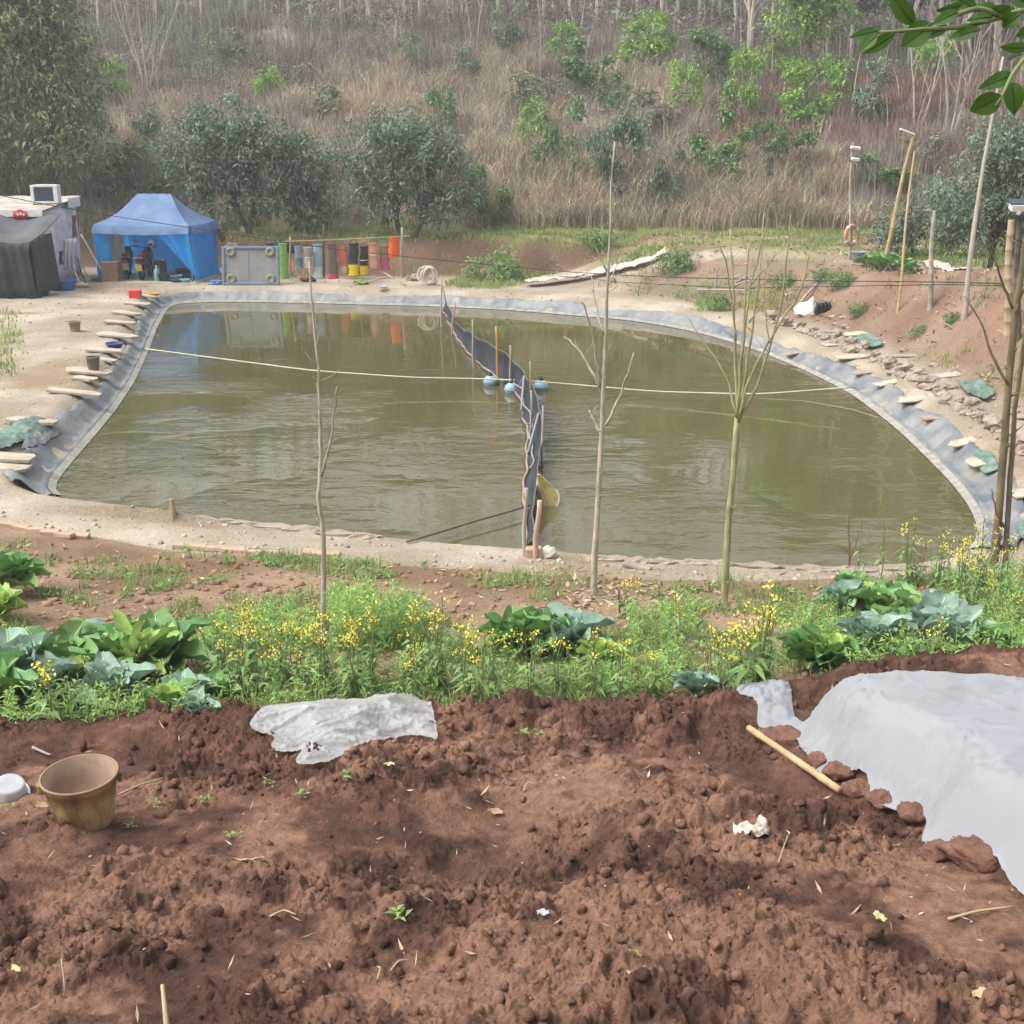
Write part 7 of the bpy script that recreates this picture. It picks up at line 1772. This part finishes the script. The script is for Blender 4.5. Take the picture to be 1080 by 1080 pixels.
    k = (r.random(n) < 0.12 + 0.6 * (fbm(Xd * 1.2, Yd * 1.2, 3, 95) > 0.55)) | inpoly(qx, qy, [(560,650),(590,625),(700,615),(760,640),(700,660),(600,665)])
    n2 = 160; Ye = 11.0 + 1.3 * r.random(n2); Xe = 0.5 + 1.7 * r.random(n2)
    x = np.r_[Xd[k], Xe]; y = np.r_[Yd[k], Ye]; z = H(x, y) + 0.008; n = len(x)
    D = r.normal(size=(n, 3)); D[:, 2] = 0.25 * np.abs(D[:, 2])
    V, F = leaf_cards(np.stack([x, y, z], 1), D, r.normal(size=(n, 3)) * 0.5 + (0, 0, 1), 0.05 + 0.09 * r.random(n), 0.012 + 0.04 * r.random(n), -0.1)
    tag(mesh_np('dry_leaves', V, F, m_straw), 'dry leaves and straw on the bare garden earth', 'dry leaves', kind='stuff')
    # clods on the bare garden earth, seen as rough ground
    n = 2600; Yc = 7.0 + 6.2 * r.random(n); Xc = (r.random(n) * 2 - 1) * (Yc * 0.46); k = Yc < np.interp(Xc, GEX, GEY) - 0.1; Xc, Yc = Xc[k], Yc[k]; Zc = H(Xc, Yc); s = 0.012 + 0.035 * r.random(len(Xc)) ** 3
    q = MB(); q.ball((0, 0, 0), (1, 1, 0.7), 7, 5, 0.18, 2); V0 = q.v[0]; F0 = q.f
    V = (V0[None] * s[:, None, None] * (0.7 + 0.6 * r.random((len(s), 1, 3))) + np.stack([Xc, Yc, Zc + s * 0.2], 1)[:, None]).reshape(-1, 3); off = np.arange(len(s))[:, None] * len(V0)
    Q = np.array([f for f in F0 if len(f) == 4]); F = (Q[None] + off[:, :, None]).reshape(-1, 4)
    tag(mesh_np('garden_crumbs', V, F, mat('garden_earth_crumb', '#80654f', '#957a63', scale=2, rough=0.95, island=0.2)), 'crumbs of brown earth in the garden strip', 'earth crumbs', kind='stuff')
garden_stuff()
for (p, q, lab) in [(165, 594, 'pale split stick standing in the bare garden earth at left')]:
    g = G(p, q + 9); leaning_pole('garden_stick', lab, 'stick', g - (0, 0, 0.05), P3(167.5, 583, g[1]) , 0.014, m_straw)
def bank_cabbage_row():
    for i, (p, q, s) in enumerate([(912,281,.8),(921,283,.9),(931,285,1.0),(941,286,1.0),(951,287,.9),(960,289,.8),(926,278,.8),(944,280,.8)]):
        b = G(p, q)
        if i == 0: src = leafy_plant('cabbage_plant', 'green cabbage in the short row on top of the right bank', 'cabbage', b, 77, 11, 0.34, 0.22, m_cab_green, m_cab_green, 'cabbages on top of the right bank', 0.5, 5)
        else: dup(src, b, i * 1.3, s * 1.2)
    for (p, q, w, lab) in [(755,327,30,'bright green weed tuft behind the far right liner'),(905,332,24,'green weed tuft low on the red bank near the white scrap'),(968,354,22,'dark green weed tuft on the red bank above the cracked slab'),(1003,340,20,'green weed tuft below the pale leaning trunk'),(865,296,26,'dark green bush on the right bank above the fallen pole'),(885,303,34,'hazy dark green bush on top of the right bank'),(713,286,44,'dull green low bush on the mound by the trail'),(520,296,60,'rank green weeds at the end of the trail by the far liner'),(825,303,30,'dark weedy clump on the bank behind the fanning sapling'),(990,265,40,'bright green low bush under the tree at the right'),(630,262,40,'bright green tuft on the grassy strip behind the trail')]:
        b = G(p, q); s = pxm(b[1], b[2]); w2 = w / s; r = np.random.default_rng(p)
        V, F, Cc = crown([(0, 0, 0.22, 0.5, 0.45, 0.28), (0.2, 0, 0.3, 0.3, 0.3, 0.25)], 130, 8, 0.10, 0.04, p, gap=-0.6, gf=8)
        V = V * w2; t = thing('weed_clump', lab, 'weeds', b); mesh_np('foliage', V, F, m_lf_mid if p % 2 else m_weed, t)
        q_ = MB()
        for j in range(6): c = Cc[j * 7] * w2; q_.tube([(0, 0, -0.03), tuple(c)], [0.01, 0.004], 4)
        q_.build('stems', m_stalk, t)
bank_cabbage_row()

# ------------------------------------------------------------------ foreground: fleece, film, bucket, pole, litter
m_fleece = mat('white_fleece', '#96999d', '#7f7b77', scale=3.0, sharp=(0.55, 0.85), rough=0.6, spec=0.3, transl=0.2, clear=0.06, bump=0.003, bscale=90)
m_film = mat('cloudy_film', '#b9bbbd', '#a3a19d', scale=3, rough=0.38, spec=0.5, transl=0.2, clear=0.30, bump=0.006, bscale=14)
def draped(name, label, cat, poly, zf, m, step=0.010, dzs=None, n=150, solid=0.0, closed_jit=0.010):
    W = np.array([onsoil(p, q, (dzs[i] if dzs else 0.0))[:2] for i, (p, q) in enumerate(poly)])
    W = resamp(W, n, True); W = smooth(W, 3, True); r = np.random.default_rng(len(poly)); W = W + r.normal(size=W.shape) * closed_jit * 0.15
    x0, y0 = W.min(0) - step; x1, y1 = W.max(0) + step; nx = int((x1 - x0) / step) + 2; ny = int((y1 - y0) / step) + 2
    X, Y = np.meshgrid(x0 + step * np.arange(nx), y0 + step * np.arange(ny))
    ins = inpoly(X, Y, W); d = pdist(X, Y, W); sd = np.where(ins, d, -d)
    # pull border vertices exactly onto the outline so that the hem is clean
    ix = np.arange(nx * ny).reshape(ny, nx)
    k = ins[:-1, :-1] | ins[1:, 1:] | ins[1:, :-1] | ins[:-1, 1:]
    Fq = np.stack([ix[:-1, :-1][k], ix[:-1, 1:][k], ix[1:, 1:][k], ix[1:, :-1][k]], 1)
    xf, yf = X.ravel().copy(), Y.ravel().copy(); out = np.unique(Fq); out = out[~ins.ravel()[out]]
    for v in out:
        p = np.array((xf[v], yf[v])); A = W; B = np.roll(W, -1, 0); ab = B - A; t = np.clip(((p - A) * ab).sum(1) / ((ab * ab).sum(1) + 1e-12), 0, 1); c = A + ab * t[:, None]; j = np.argmin(((c - p) ** 2).sum(1)); xf[v], yf[v] = c[j]
    sdf = np.where(ins.ravel(), d.ravel(), 0)
    zz = zf(xf, yf, sdf)
    used, inv = np.unique(Fq, return_inverse=True)
    o = mesh_np(name, np.stack([xf, yf, zz], 1)[used], inv.reshape(Fq.shape), m)
    if solid: mdf = o.modifiers.new('thickness', 'SOLIDIFY'); mdf.thickness = solid; mdf.offset = 1
    return tag(o, label, cat)
def soil_smooth(x, y):
    z = soil_np(x, y)
    for dx, dy in ((.02, 0), (-.02, 0), (0, .02), (0, -.02), (.035, .02), (-.035, -.02), (.05, -.03), (-.05, .03), (.03, -.05), (-.03, .05)): z = np.maximum(z, soil_np(x + dx, y + dy) - 0.25 * math.hypot(dx, dy))
    return z
def fleece():
    def zf(x, y, sd):
        db = np.where(inpoly(x, y, BED), pdist(x, y, BED), 0)
        z = soil_z(x, y) + 0.35 * sst(db, -0.02, 0.27)
        diag = fbm(x * 1.2 + y * 0.7, (y - x * 0.8) * 3.4, 4, 110) - 0.5
        z = z + 0.05 * diag * sst(db, 0.02, 0.3) + 0.06 * (np.abs(fbm(x * 2.3, y * 2.3, 3, 111) - 0.5)) * sst(db, 0, 0.2) * (1 - 0.8 * sst(db, 0.4, 0.7))
        crs = 1.5 * np.clip(1 - np.abs(fbm(x * 1.1 + y * 1.9, y * 1.5 - x * 2.6, 3, 115) - 0.5) * 22, 0, 1) ** 1.5 + 0.7 * np.clip(1 - np.abs(fbm(x * 3.1 - y * 1.2, y * 3.5 + x * 0.7, 3, 116) - 0.5) * 16, 0, 1) ** 1.5
        z = z + 0.007 * crs + 0.004 * (fbm(x * 9 + y * 3, y * 12, 3, 112) - 0.5)
        hang = sst(db, 0.0, 0.05) * (1 - sst(db, 0.25, 0.4)); z = z + 0.0 * hang * np.sin(14 * (x + 0.6 * y) + 5 * fbm(x * 3, y * 3, 2, 117))
        tail = np.exp(-((x - onsoil(800, 748)[0]) ** 2 + (y - onsoil(800, 748)[1]) ** 2) / 0.03)
        z = z + tail * (0.06 * np.abs(np.sin(x * 30 + y * 21)) + 0.03)
        return np.maximum(z, soil_smooth(x, y) + 0.006 + 0.012 * sst(sd, 0, 0.05))
    hem = [(772,744),(782,737),(800,733),(815,735),(832,735),(843,717)]
    back = [(862,709),(900,704),(960,701),(1010,702),(1080,706),(1250,706),(1400,720)]
    front = [(1330,1110),(1180,1015),(1085,952),(1076,950),(1050,925),(1020,905),(1000,897),(985,898),(966,889),(978,880),(976,868),(950,858),(922,848),(912,838),(918,828),(898,824),(882,820),(868,826),(857,818),(848,803),(840,785),(833,765),(818,766),(806,772),(796,770),(800,756),(786,750)]
    poly = hem + back + front
    dz = [0.0] * 5 + [0.25] + [0.30] * len(back) + [0.0] * len(front)
    draped('white_fleece_sheet', 'big white fleece sheet pulled over the raised soil bed at right', 'sheet', poly, zf, m_fleece, 0.012, dz, 260)
fleece()
def film():
    def zf(x, y, sd):
        u = x * 0.9 + y * 0.5; v = y - 0.4 * x
        fold = np.clip(np.abs(fbm(u * 2.2 + v, v * 8, 2, 120) - 0.5) * 9, 0, 1); f2 = np.clip(np.abs(fbm(u * 5, v * 16 + u * 4, 2, 121) - 0.5) * 7, 0, 1)
        b = 0
        for k in range(14): b = b + soil_np(x + 0.09 * math.cos(k * 2.4) * math.sqrt(k / 13), y + 0.09 * math.sin(k * 2.4) * math.sqrt(k / 13)) / 14
        b = np.maximum(b + 0.034, soil_np(x, y) + 0.004 - 0.02 * sst(sd, 0.0, 0.05))
        return b + sst(sd, 0, 0.07) * (0.030 * (1 - fold) ** 2 + 0.010 * (1 - f2)) + 0.03 * sst(sd, 0, 0.25)
    draped('plastic_film', 'crumpled cloudy plastic film lying on the soil behind the bucket', 'plastic film',
           [(262,783),(280,770),(300,763),(340,760),(365,758),(385,763),(410,757),(440,755),(455,762),(463,794),(445,789),(425,787),(400,797),(385,803),(365,815),(348,824),(322,826),(310,823),(322,811),(312,803),(295,805),(285,797),(292,788),(275,786)], zf, m_film, 0.007, None, 140)
film()
def bucket():
    p = onS(91, 864); h = 0.235; rt, rb = 0.150, 0.112
    t = thing('bucket', 'dirty ochre plastic bucket standing on the dug soil at left', 'bucket', p - (0, 0, 0.015), 0.2)
    t.rotation_euler = (0.04, -0.03, 0.3)
    mo = mat('dirty_ochre_plastic', '#5f4a35', '#a38860', scale=9, sharp=(0.4, 0.6), rough=0.55, bump=0.003, bscale=40, stretch=(1, 1, 0.5)); mi = mat('mud_caked_inside', '#8b7663', '#a8937f', scale=7, rough=0.85)
    q = MB(); q.lathe([(0.001, 0.004), (rb * 0.93, 0.0), (rb, 0.012), (rb + 0.004, 0.03), (rb + (rt - rb) * 0.55, h * 0.55), (rt - 0.004, h - 0.035), (rt + 0.001, h - 0.033), (rt + 0.003, h - 0.01)], n=40, caps=False); q.build('shell', mo, t, True)
    q = MB(); q.lathe([(rt - 0.004, h - 0.002), (rt - 0.012, h - 0.02), (rb + (rt - rb) * 0.5 - 0.006, h * 0.5), (rb - 0.006, 0.02), (0.001, 0.015)], n=40, caps=False); q.build('inside', mi, t, True)
    a = np.linspace(0, 2 * np.pi, 49); q = MB(); q.tube(np.stack([(rt + 0.003) * np.cos(a), (rt + 0.003) * np.sin(a), 0 * a + h - 0.004], 1), 0.006, 8, False); q.build('rim', mat('worn_rim', '#93795b', '#7a6754', scale=8, rough=0.6), t, True)
    for s in (-1, 1):
        q = MB(); q.box((s * (rt + 0.006), 0.0, h - 0.035), (0.022, 0.05, 0.045)); q.build('handle_lug', mo, t, bevel=0.005)
    b = np.linspace(0, np.pi, 21); q = MB(); q.tube(np.stack([(rt + 0.018) * np.cos(b), (rt + 0.006) * np.sin(b) * 0.98, h - 0.03 - 0.022 * np.sin(b)], 1), 0.0035, 6); q.build('wire_handle', mat('rusty_wire', '#7d6c5e', '#9c8a79', scale=20, rough=0.6, metallic=0.4), t, True)
bucket()
def tub():
    p = onS(10, 838); t = thing('food_tub', 'clear plastic food tub lying upside down at the left edge', 'tub', p + (0, 0, 0.005)); t.rotation_euler = (0.28, 0.16, 0.2)
    m = mat('clear_tub_plastic', '#cfd3d6', '#b8bcc0', scale=9, rough=0.2, spec=0.6, clear=0.35, transl=0.1)
    q = MB(); q.lathe([(0.082, 0.0), (0.076, 0.004), (0.072, 0.02), (0.066, 0.055), (0.06, 0.062), (0.05, 0.06), (0.001, 0.058)], n=36, caps=False); q.build('cup', m, t, True)
    a = np.linspace(0, 2 * np.pi, 41); q = MB(); q.tube(np.stack([0.084 * np.cos(a), 0.084 * np.sin(a), 0 * a], 1), 0.0045, 6, False); q.build('rim', mat('tub_rim', '#d5d8da', rough=0.3), t, True)
tub()
def pole_fg():
    a = onS(789, 781) + (0, 0, 0.03); b = onS(885, 842) + (0, 0, 0.025); n = 24; P = np.array([a + (b - a) * u for u in np.linspace(0, 1, n)]); up = max(0.0, float(np.max(soil_np(P[:, 0], P[:, 1]) - P[:, 2]))) + 0.004; a = a + (0, 0, up); b = b + (0, 0, up * 0.6); P = [a + (b - a) * u for u in np.linspace(0, 1, n)]
    r = np.array([0.0165 * (1 + 0.14 * (i % 8 == 3) + 0.05 * math.sin(i)) for i in range(n)])
    t = thing('bamboo_pole', 'short bamboo pole lying on the soil beside the white sheet', 'pole', (a + b) / 2)
    q = MB(); q.tube(np.array(P) - (a + b) / 2, r, 10); q.build('cane', mat('aged_cane', '#937c5a', '#b09a76', scale=9, stretch=(1, 1, 0.3), rough=0.7, bump=0.002, bscale=60), t, True)
    q = MB(); d = (b - a) / np.linalg.norm(b - a); q.tube([a - (a + b) / 2 - d * 0.004, a - (a + b) / 2 + d * 0.05], [0.012, 0.0155], 8); q.build('split_end', m_wood, t)
pole_fg()
def clods_big():
    for i, (p, q, s, sq, lab) in enumerate([(820,780,0.085,0.4,'flat slab of red soil at the corner of the white sheet'),(1028,908,0.095,0.6,'big red clod resting on the hem of the white sheet'),(990,902,0.05,0.7,'smaller red clod left of the big one on the sheet hem'),(735,898,0.03,0.7,'red clod in the soil below the paper scrap'),(862,806,0.045,0.7,'red clod heap on the sheet hem beside the bamboo pole'),(884,818,0.06,0.65,'lumpy red clod on the sheet hem right of the pole'),(905,836,0.055,0.7,'red clod pressing down the middle of the sheet hem'),(932,850,0.06,0.6,'long red clod along the middle of the sheet hem'),(962,866,0.055,0.75,'red clod at the dip of the sheet hem, above the big one')]):
        if i == 3: continue
        c = onS(p, q); r = np.random.default_rng(i); mb = MB(); mb.ball((0, 0, 0), (1, 1, 1), 40, 26); V0 = mb.v[0]
        d = V0 / (np.linalg.norm(V0, axis=1)[:, None] + 1e-9); amp = np.full(len(d), 9.0)
        for _ in range(9):
            tt = r.normal(size=3); tt /= np.linalg.norm(tt); amp = np.minimum(amp, (0.75 + 0.3 * r.random()) / np.maximum(d @ tt, 0.12))
        amp = np.minimum(amp, 1.25) * (1 + 0.45 * (fbm(d[:, 0] * 4 + d[:, 2] * 3, d[:, 1] * 4 - d[:, 2] * 3, 4, i) - 0.5) + 0.22 * (fbm(d[:, 0] * 14 + d[:, 2] * 9, d[:, 1] * 14, 3, i) - 0.5))
        V = d * amp[:, None] * (s * 1.15, s, s * sq)
        o = mesh_np('soil_clod', V, [np.array([f for f in mb.f if len(f) == 4])] , mat('clod_soil', '#5f443a', '#7a5849', scale=25, rough=0.95, bump=0.008, bscale=90), loc=c + (0, 0, s * sq * 0.55)); tag(o, lab, 'clod')
clods_big()
def litter():
    r = np.random.default_rng(6)
    def bit(name, label, cat, p, q, L, W, az, m, curl=0.3, dz=0.008):
        c = onS(p, q); mb = MB(); rows = []
        for u in np.linspace(-1, 1, 9):
            w = W * 0.5 * math.sqrt(max(0.02, 1 - abs(u) ** 2.2)); rows.append([(u * L / 2, v * w + 0.004 * math.sin(u * 7), 0.006 + curl * L * 0.25 * u * u + 0.25 * w * v * v + 0.004 * math.sin(u * 9 + v * 4)) for v in np.linspace(-1, 1, 5)])
        mb.grid(rows); o = mb.build(name, m, None, True, loc=c + (0, 0, dz), solid=0.002); o.rotation_euler = (0.25 * r.normal() + 0.15, 0.2 * r.normal(), az); return tag(o, label, cat)
    mp = mat('dirty_paper', '#b5ad9f', '#6f6056', scale=22, rough=0.8, sharp=(0.5, 0.62)); my = mat('yellow_leaf', '#c9bd84', '#d8cfa0', scale=9); mbw = mat('brown_dead_leaf', '#a58a6d', '#bda487', scale=9); mgl = mat('olive_fallen_leaf', '#7d8040', '#979a58', scale=9); mw = mat('white_shard', '#b9b9b7', '#adadab')
    c = onS(792, 880); mb = MB(); g = 18
    U, Vv = np.meshgrid(np.linspace(-1, 1, g), np.linspace(-1, 1, g)); Zp = 0.03 * np.abs(fbm(U * 2, Vv * 2, 3, 130) - 0.5) * 2 + 0.02 * np.sin(U * 6 + Vv * 3)
    mb.grid(np.stack([0.078 * U * (1 - 0.25 * np.abs(Vv)), 0.045 * Vv * (1 - 0.35 * np.cos(U * 2.5)), Zp + 0.006], -1)); o = mb.build('paper_scrap', mp, None, True, loc=c + (0, 0, 0.008), solid=0.002); o.rotation_euler = (0.1, 0, 0.15); tag(o, 'crumpled dirty white paper scrap on the soil', 'paper scrap')
    bit('fallen_leaf', 'yellow dead leaf on the soil at lower right', 'leaf', 926, 971, 0.07, 0.045, 0.9, my)
    bit('fallen_leaf', 'curled tan leaf on the soil below the bucket', 'leaf', 262, 911, 0.12, 0.035, 0.1, mbw)
    bit('fallen_leaf', 'pale curled leaf on the soil left of the big clod hollow', 'leaf', 522, 858, 0.08, 0.03, 0.4, mbw)
    bit('fallen_leaf', 'small curled straw coloured leaf right of the plastic film', 'leaf', 410, 813, 0.07, 0.022, 0.8, my)
    bit('fallen_leaf', 'olive leaf on the soil in the lower middle', 'leaf', 667, 1010, 0.06, 0.03, -0.3, mgl)
    bit('fallen_leaf', 'brownish leaf at the lower right edge', 'leaf', 1035, 1047, 0.06, 0.03, 0.3, mbw)
    bit('fallen_leaf', 'tiny pale leaf on the soil near the lower left corner', 'leaf', 18, 1030, 0.04, 0.02, -0.6, my)
    bit('fallen_leaf', 'pale dry leaf right of the olive leaf', 'leaf', 661, 1032, 0.05, 0.018, 1.2, mbw)
    bit('fallen_leaf', 'tan dead leaf next to the food tub', 'leaf', 43, 852, 0.07, 0.03, 0.2, mbw)
    bit('plastic_shard', 'small sharp white plastic shard in the soil', 'shard', 572, 971, 0.055, 0.03, 0.7, mw)
    def stick(label, pts, rad, m):
        P = [onS(p, q) + (0, 0, h) for p, q, h in pts]; mb = MB(); mb.tube(smooth(resamp(np.array(P), 9), 1), np.linspace(rad, rad * 0.6, 9), 6); tag(mb.build('stick', m, None, True), label, 'stick')
    stick('pale broken stick poking out of the soil at the bottom edge', [(176,1085,0.0),(175,1075,0.05),(174,1068,0.10)], 0.009, m_straw)
    stick('thin bent straw near the bottom centre', [(412,1028,0.01),(420,1022,0.02),(432,1016,0.015)], 0.004, m_straw)
    stick('curled root end near the bottom centre', [(398,1036,0.01),(402,1030,0.03),(398,1025,0.02)], 0.004, m_straw)
    stick('thin twig on the soil behind the bucket', [(125,842,0.02),(150,833,0.03),(172,826,0.02)], 0.005, m_greywood)
    stick('short straw standing in the soil at lower right', [(832,880,0.005),(826,900,0.03),(820,915,0.01)], 0.003, m_straw)
    stick('pale root on the soil at the right edge', [(1000,972,0.01),(1030,966,0.02),(1068,960,0.015)], 0.006, m_wood)
    stick('thin straw in the middle of the soil', [(552,836,0.01),(556,830,0.03),(565,829,0.01)], 0.004, m_straw)
    stick('flat chip of wood at the soil rim left', [(35,792,0.02),(48,798,0.02),(54,800,0.02)], 0.008, m_greywood)
    stick('thin straw lying by the lower left soil', [(285,968,0.01),(300,968,0.02),(312,967,0.01)], 0.004, m_straw)
    stick('tiny twig standing near the lower left', [(67,1052,0.0),(68,1040,0.03),(67,1030,0.05)], 0.003, m_greywood)
    # small seedlings sprouting in the dug soil
    for i, (p, q, s, lab) in enumerate([(420,965,1.0,'small green seedling in the middle of the soil'),(318,842,0.9,'green seedling on the soil under the plastic film'),(365,825,0.9,'weed sprout at the lower hem of the plastic film'),(215,848,0.7,'sprout in the soil right of the bucket'),(165,850,0.7,'sprout beside the bucket on its right'),(247,884,0.7,'wilted pale sprout on the soil below the film'),(285,828,0.6,'tiny sprout left of the film tail'),(570,775,1.0,'weed sprout near the soil rim in the middle'),(550,765,0.8,'grassy sprout on the soil rim'),(140,873,0.6,'tiny sprout at the foot of the bucket'),(10,838+15,0.6,'small sprout below the food tub')]):
        c = onS(p, q); n = 9; a = r.random(n) * 6.28; P = np.tile(c, (n, 1)) + np.c_[r.normal(size=(n, 2)) * 0.012, 0.005 + 0.02 * r.random(n)]
        V, F = leaf_cards(P - c, np.stack([np.cos(a), np.sin(a), 0.4 + 0.4 * r.random(n)], 1), np.tile((0, 0, 1.0), (n, 1)), s * (0.03 + 0.03 * r.random(n)), s * 0.018, 0.3)
        tag(mesh_np('seedling', V, F, m_weed, loc=c), lab, 'seedling')
litter()
def soil_fibres():
    r = np.random.default_rng(71); n = 520; y = 2.3 + 4.0 * r.random(n); x = (r.random(n) * 2 - 1) * (0.9 + 0.47 * y); ok = (bed_mound(x, y) < 0.01) & (y < soil_edge(x)); x, y = x[ok], y[ok]; z = soil_np(x, y); n = len(x)
    D = r.normal(size=(n, 3)); D[:, 2] = 0.3 * np.abs(D[:, 2])
    V, F = leaf_cards(np.stack([x, y, z + 0.004], 1), D, r.normal(size=(n, 3)) * 0.4 + (0, 0, 1), 0.015 + 0.06 * r.random(n) ** 2, 0.003 + 0.009 * r.random(n) ** 2, -0.1)
    tag(mesh_np('soil_litter', V, F, mat('soil_litter', '#8f7a63', '#bda98f', scale=3, rough=0.85, island=0.4)), 'bits of straw, roots and dead leaf in the dug soil', 'litter', kind='stuff')
soil_fibres()

# ------------------------------------------------------------------ branch hanging in at the top right
def overhang():
    m_l = mat('glossy_branch_leaf', '#3b6023', '#4a7230', scale=14, rough=0.35, spec=0.5, island=0.2, hue=0.012, transl=0.18)
    base = np.array((1.95, 2.1, 0.0)); base[2] = float(H(base[0], base[1])) - 0.1
    t = thing('overhanging_tree', 'leafy twigs of a nearby tree hanging in at the top right corner', 'tree', base)
    q = MB(); q.tube([(0, 0, 0), (0.03, 0.02, 1.0), (-0.02, 0.0, 2.0), (0.02, 0.02, 3.2)], [0.07, 0.06, 0.05, 0.03], 9)
    q.build('trunk', m_bark, t, True)
    def P(px, py, d): return atY(px, py, d) - base
    tw = [[P(1100,4,1.85), P(1050,20,1.75), P(1008,30,1.72), P(975,30,1.68), P(941,34,1.65), P(925,34,1.65)], [P(1100,35,1.8), P(1080,62,1.72), P(1066,80,1.7), P(1058,100,1.68), P(1050,112,1.68)], [P(1060,18,1.76), P(1030,8,1.74), P(985,24,1.7), P(965,28,1.7)]]
    q = MB(); s = np.array((0.0, 0.02, 2.3))
    q.tube([s, s + (-0.35, -0.08, 0.25), tw[0][0] + (0.25, 0, 0.1), tw[0][0]], [0.035, 0.025, 0.014, 0.007], 7); q.tube([s + (-0.35, -0.08, 0.25), tw[1][0] + (0.2, 0, 0.12), tw[1][0]], [0.02, 0.012, 0.006], 7)
    q.build('limb', m_bark, t, True)
    for w in tw:
        q = MB(); q.tube(smooth(resamp(np.array(w), 16), 1), np.linspace(0.0048, 0.0020, 16), 6); q.build('twig', m_stalk, t, True)
    LV = [(964,26,938,-8,17,1.7),(982,24,951,49,24,1.69),(926,32,897,39,9,1.65),(925,36,906,54,11,1.64),(944,34,911,57,13,1.66),(1010,12,984,25,12,1.7),(1015,4,988,12,10,1.72),(1046,18,1021,21,10,1.74),(1034,31,1001,40,13,1.72),(1052,18,1028,6,17,1.75),(1066,6,1042,17,20,1.74),(1076,14,1057,29,15,1.75),(1084,50,1056,50,11,1.74),(1078,58,1064,63,10,1.72),(1090,30,1072,38,12,1.76),(1068,78,1033,93,15,1.71),(1056,100,1023,118,24,1.68),(1066,86,1071,121,22,1.69),(1090,90,1100,120,20,1.7),(1000,28,975,40,9,1.71),(1085,5,1060,-10,16,1.78),(1030,10,1000,-6,14,1.74)]
    r = np.random.default_rng(2)
    for (x0, y0, x1, y1, w, d) in LV:
        a = P(x0, y0, d); b = P(x1, y1, d - 0.03 + 0.06 * r.random()); D = b - a; L = np.linalg.norm(D); D /= L; W = w / pxm(d, 5.0)
        view = np.array((0, -1, 0.1)) + r.normal(size=3) * 0.25; N_ = view - D * (view @ D); N_ /= np.linalg.norm(N_); S = np.cross(D, N_)
        rows = []
        for u in np.linspace(0, 1, 11):
            ww = W * 0.5 * (math.sin(math.pi * u ** 0.85) ** 0.85 if 0 < u < 1 else 0) + 0.0006
            c = a + D * L * u + N_ * (0.05 * L * math.sin(u * 3.1) - 0.06 * L * u * u)
            rows.append([c + S * ww * v + N_ * (0.22 * abs(v) * ww) for v in np.linspace(-1, 1, 7)])
        q = MB(); q.grid(rows); q.tube([rows[k][3] + N_ * 0.0006 for k in range(0, 11)], np.linspace(0.0011, 0.0004, 11), 4); q.build('leaf', m_l, t, True)
overhang()
# ------------------------------------------------------------------ haze
def build_haze():
    m = bpy.data.materials.new('thin_haze'); m.use_nodes = True
    nt = m.node_tree; nt.nodes.clear()
    o = nt.nodes.new('ShaderNodeOutputMaterial'); v = nt.nodes.new('ShaderNodeVolumePrincipled')
    v.inputs['Color'].default_value = (0.93, 0.96, 1.0, 1); v.inputs['Density'].default_value = 0.0012
    v.inputs['Anisotropy'].default_value = 0.2
    nt.links.new(v.outputs[0], o.inputs['Volume'])
    q = MB(); q.box((0, 72, 27), (300, 170, 58))
    b = q.build('haze', m); tag(b, 'thin grey haze in the damp air over the valley', 'haze', kind='stuff')
build_haze()
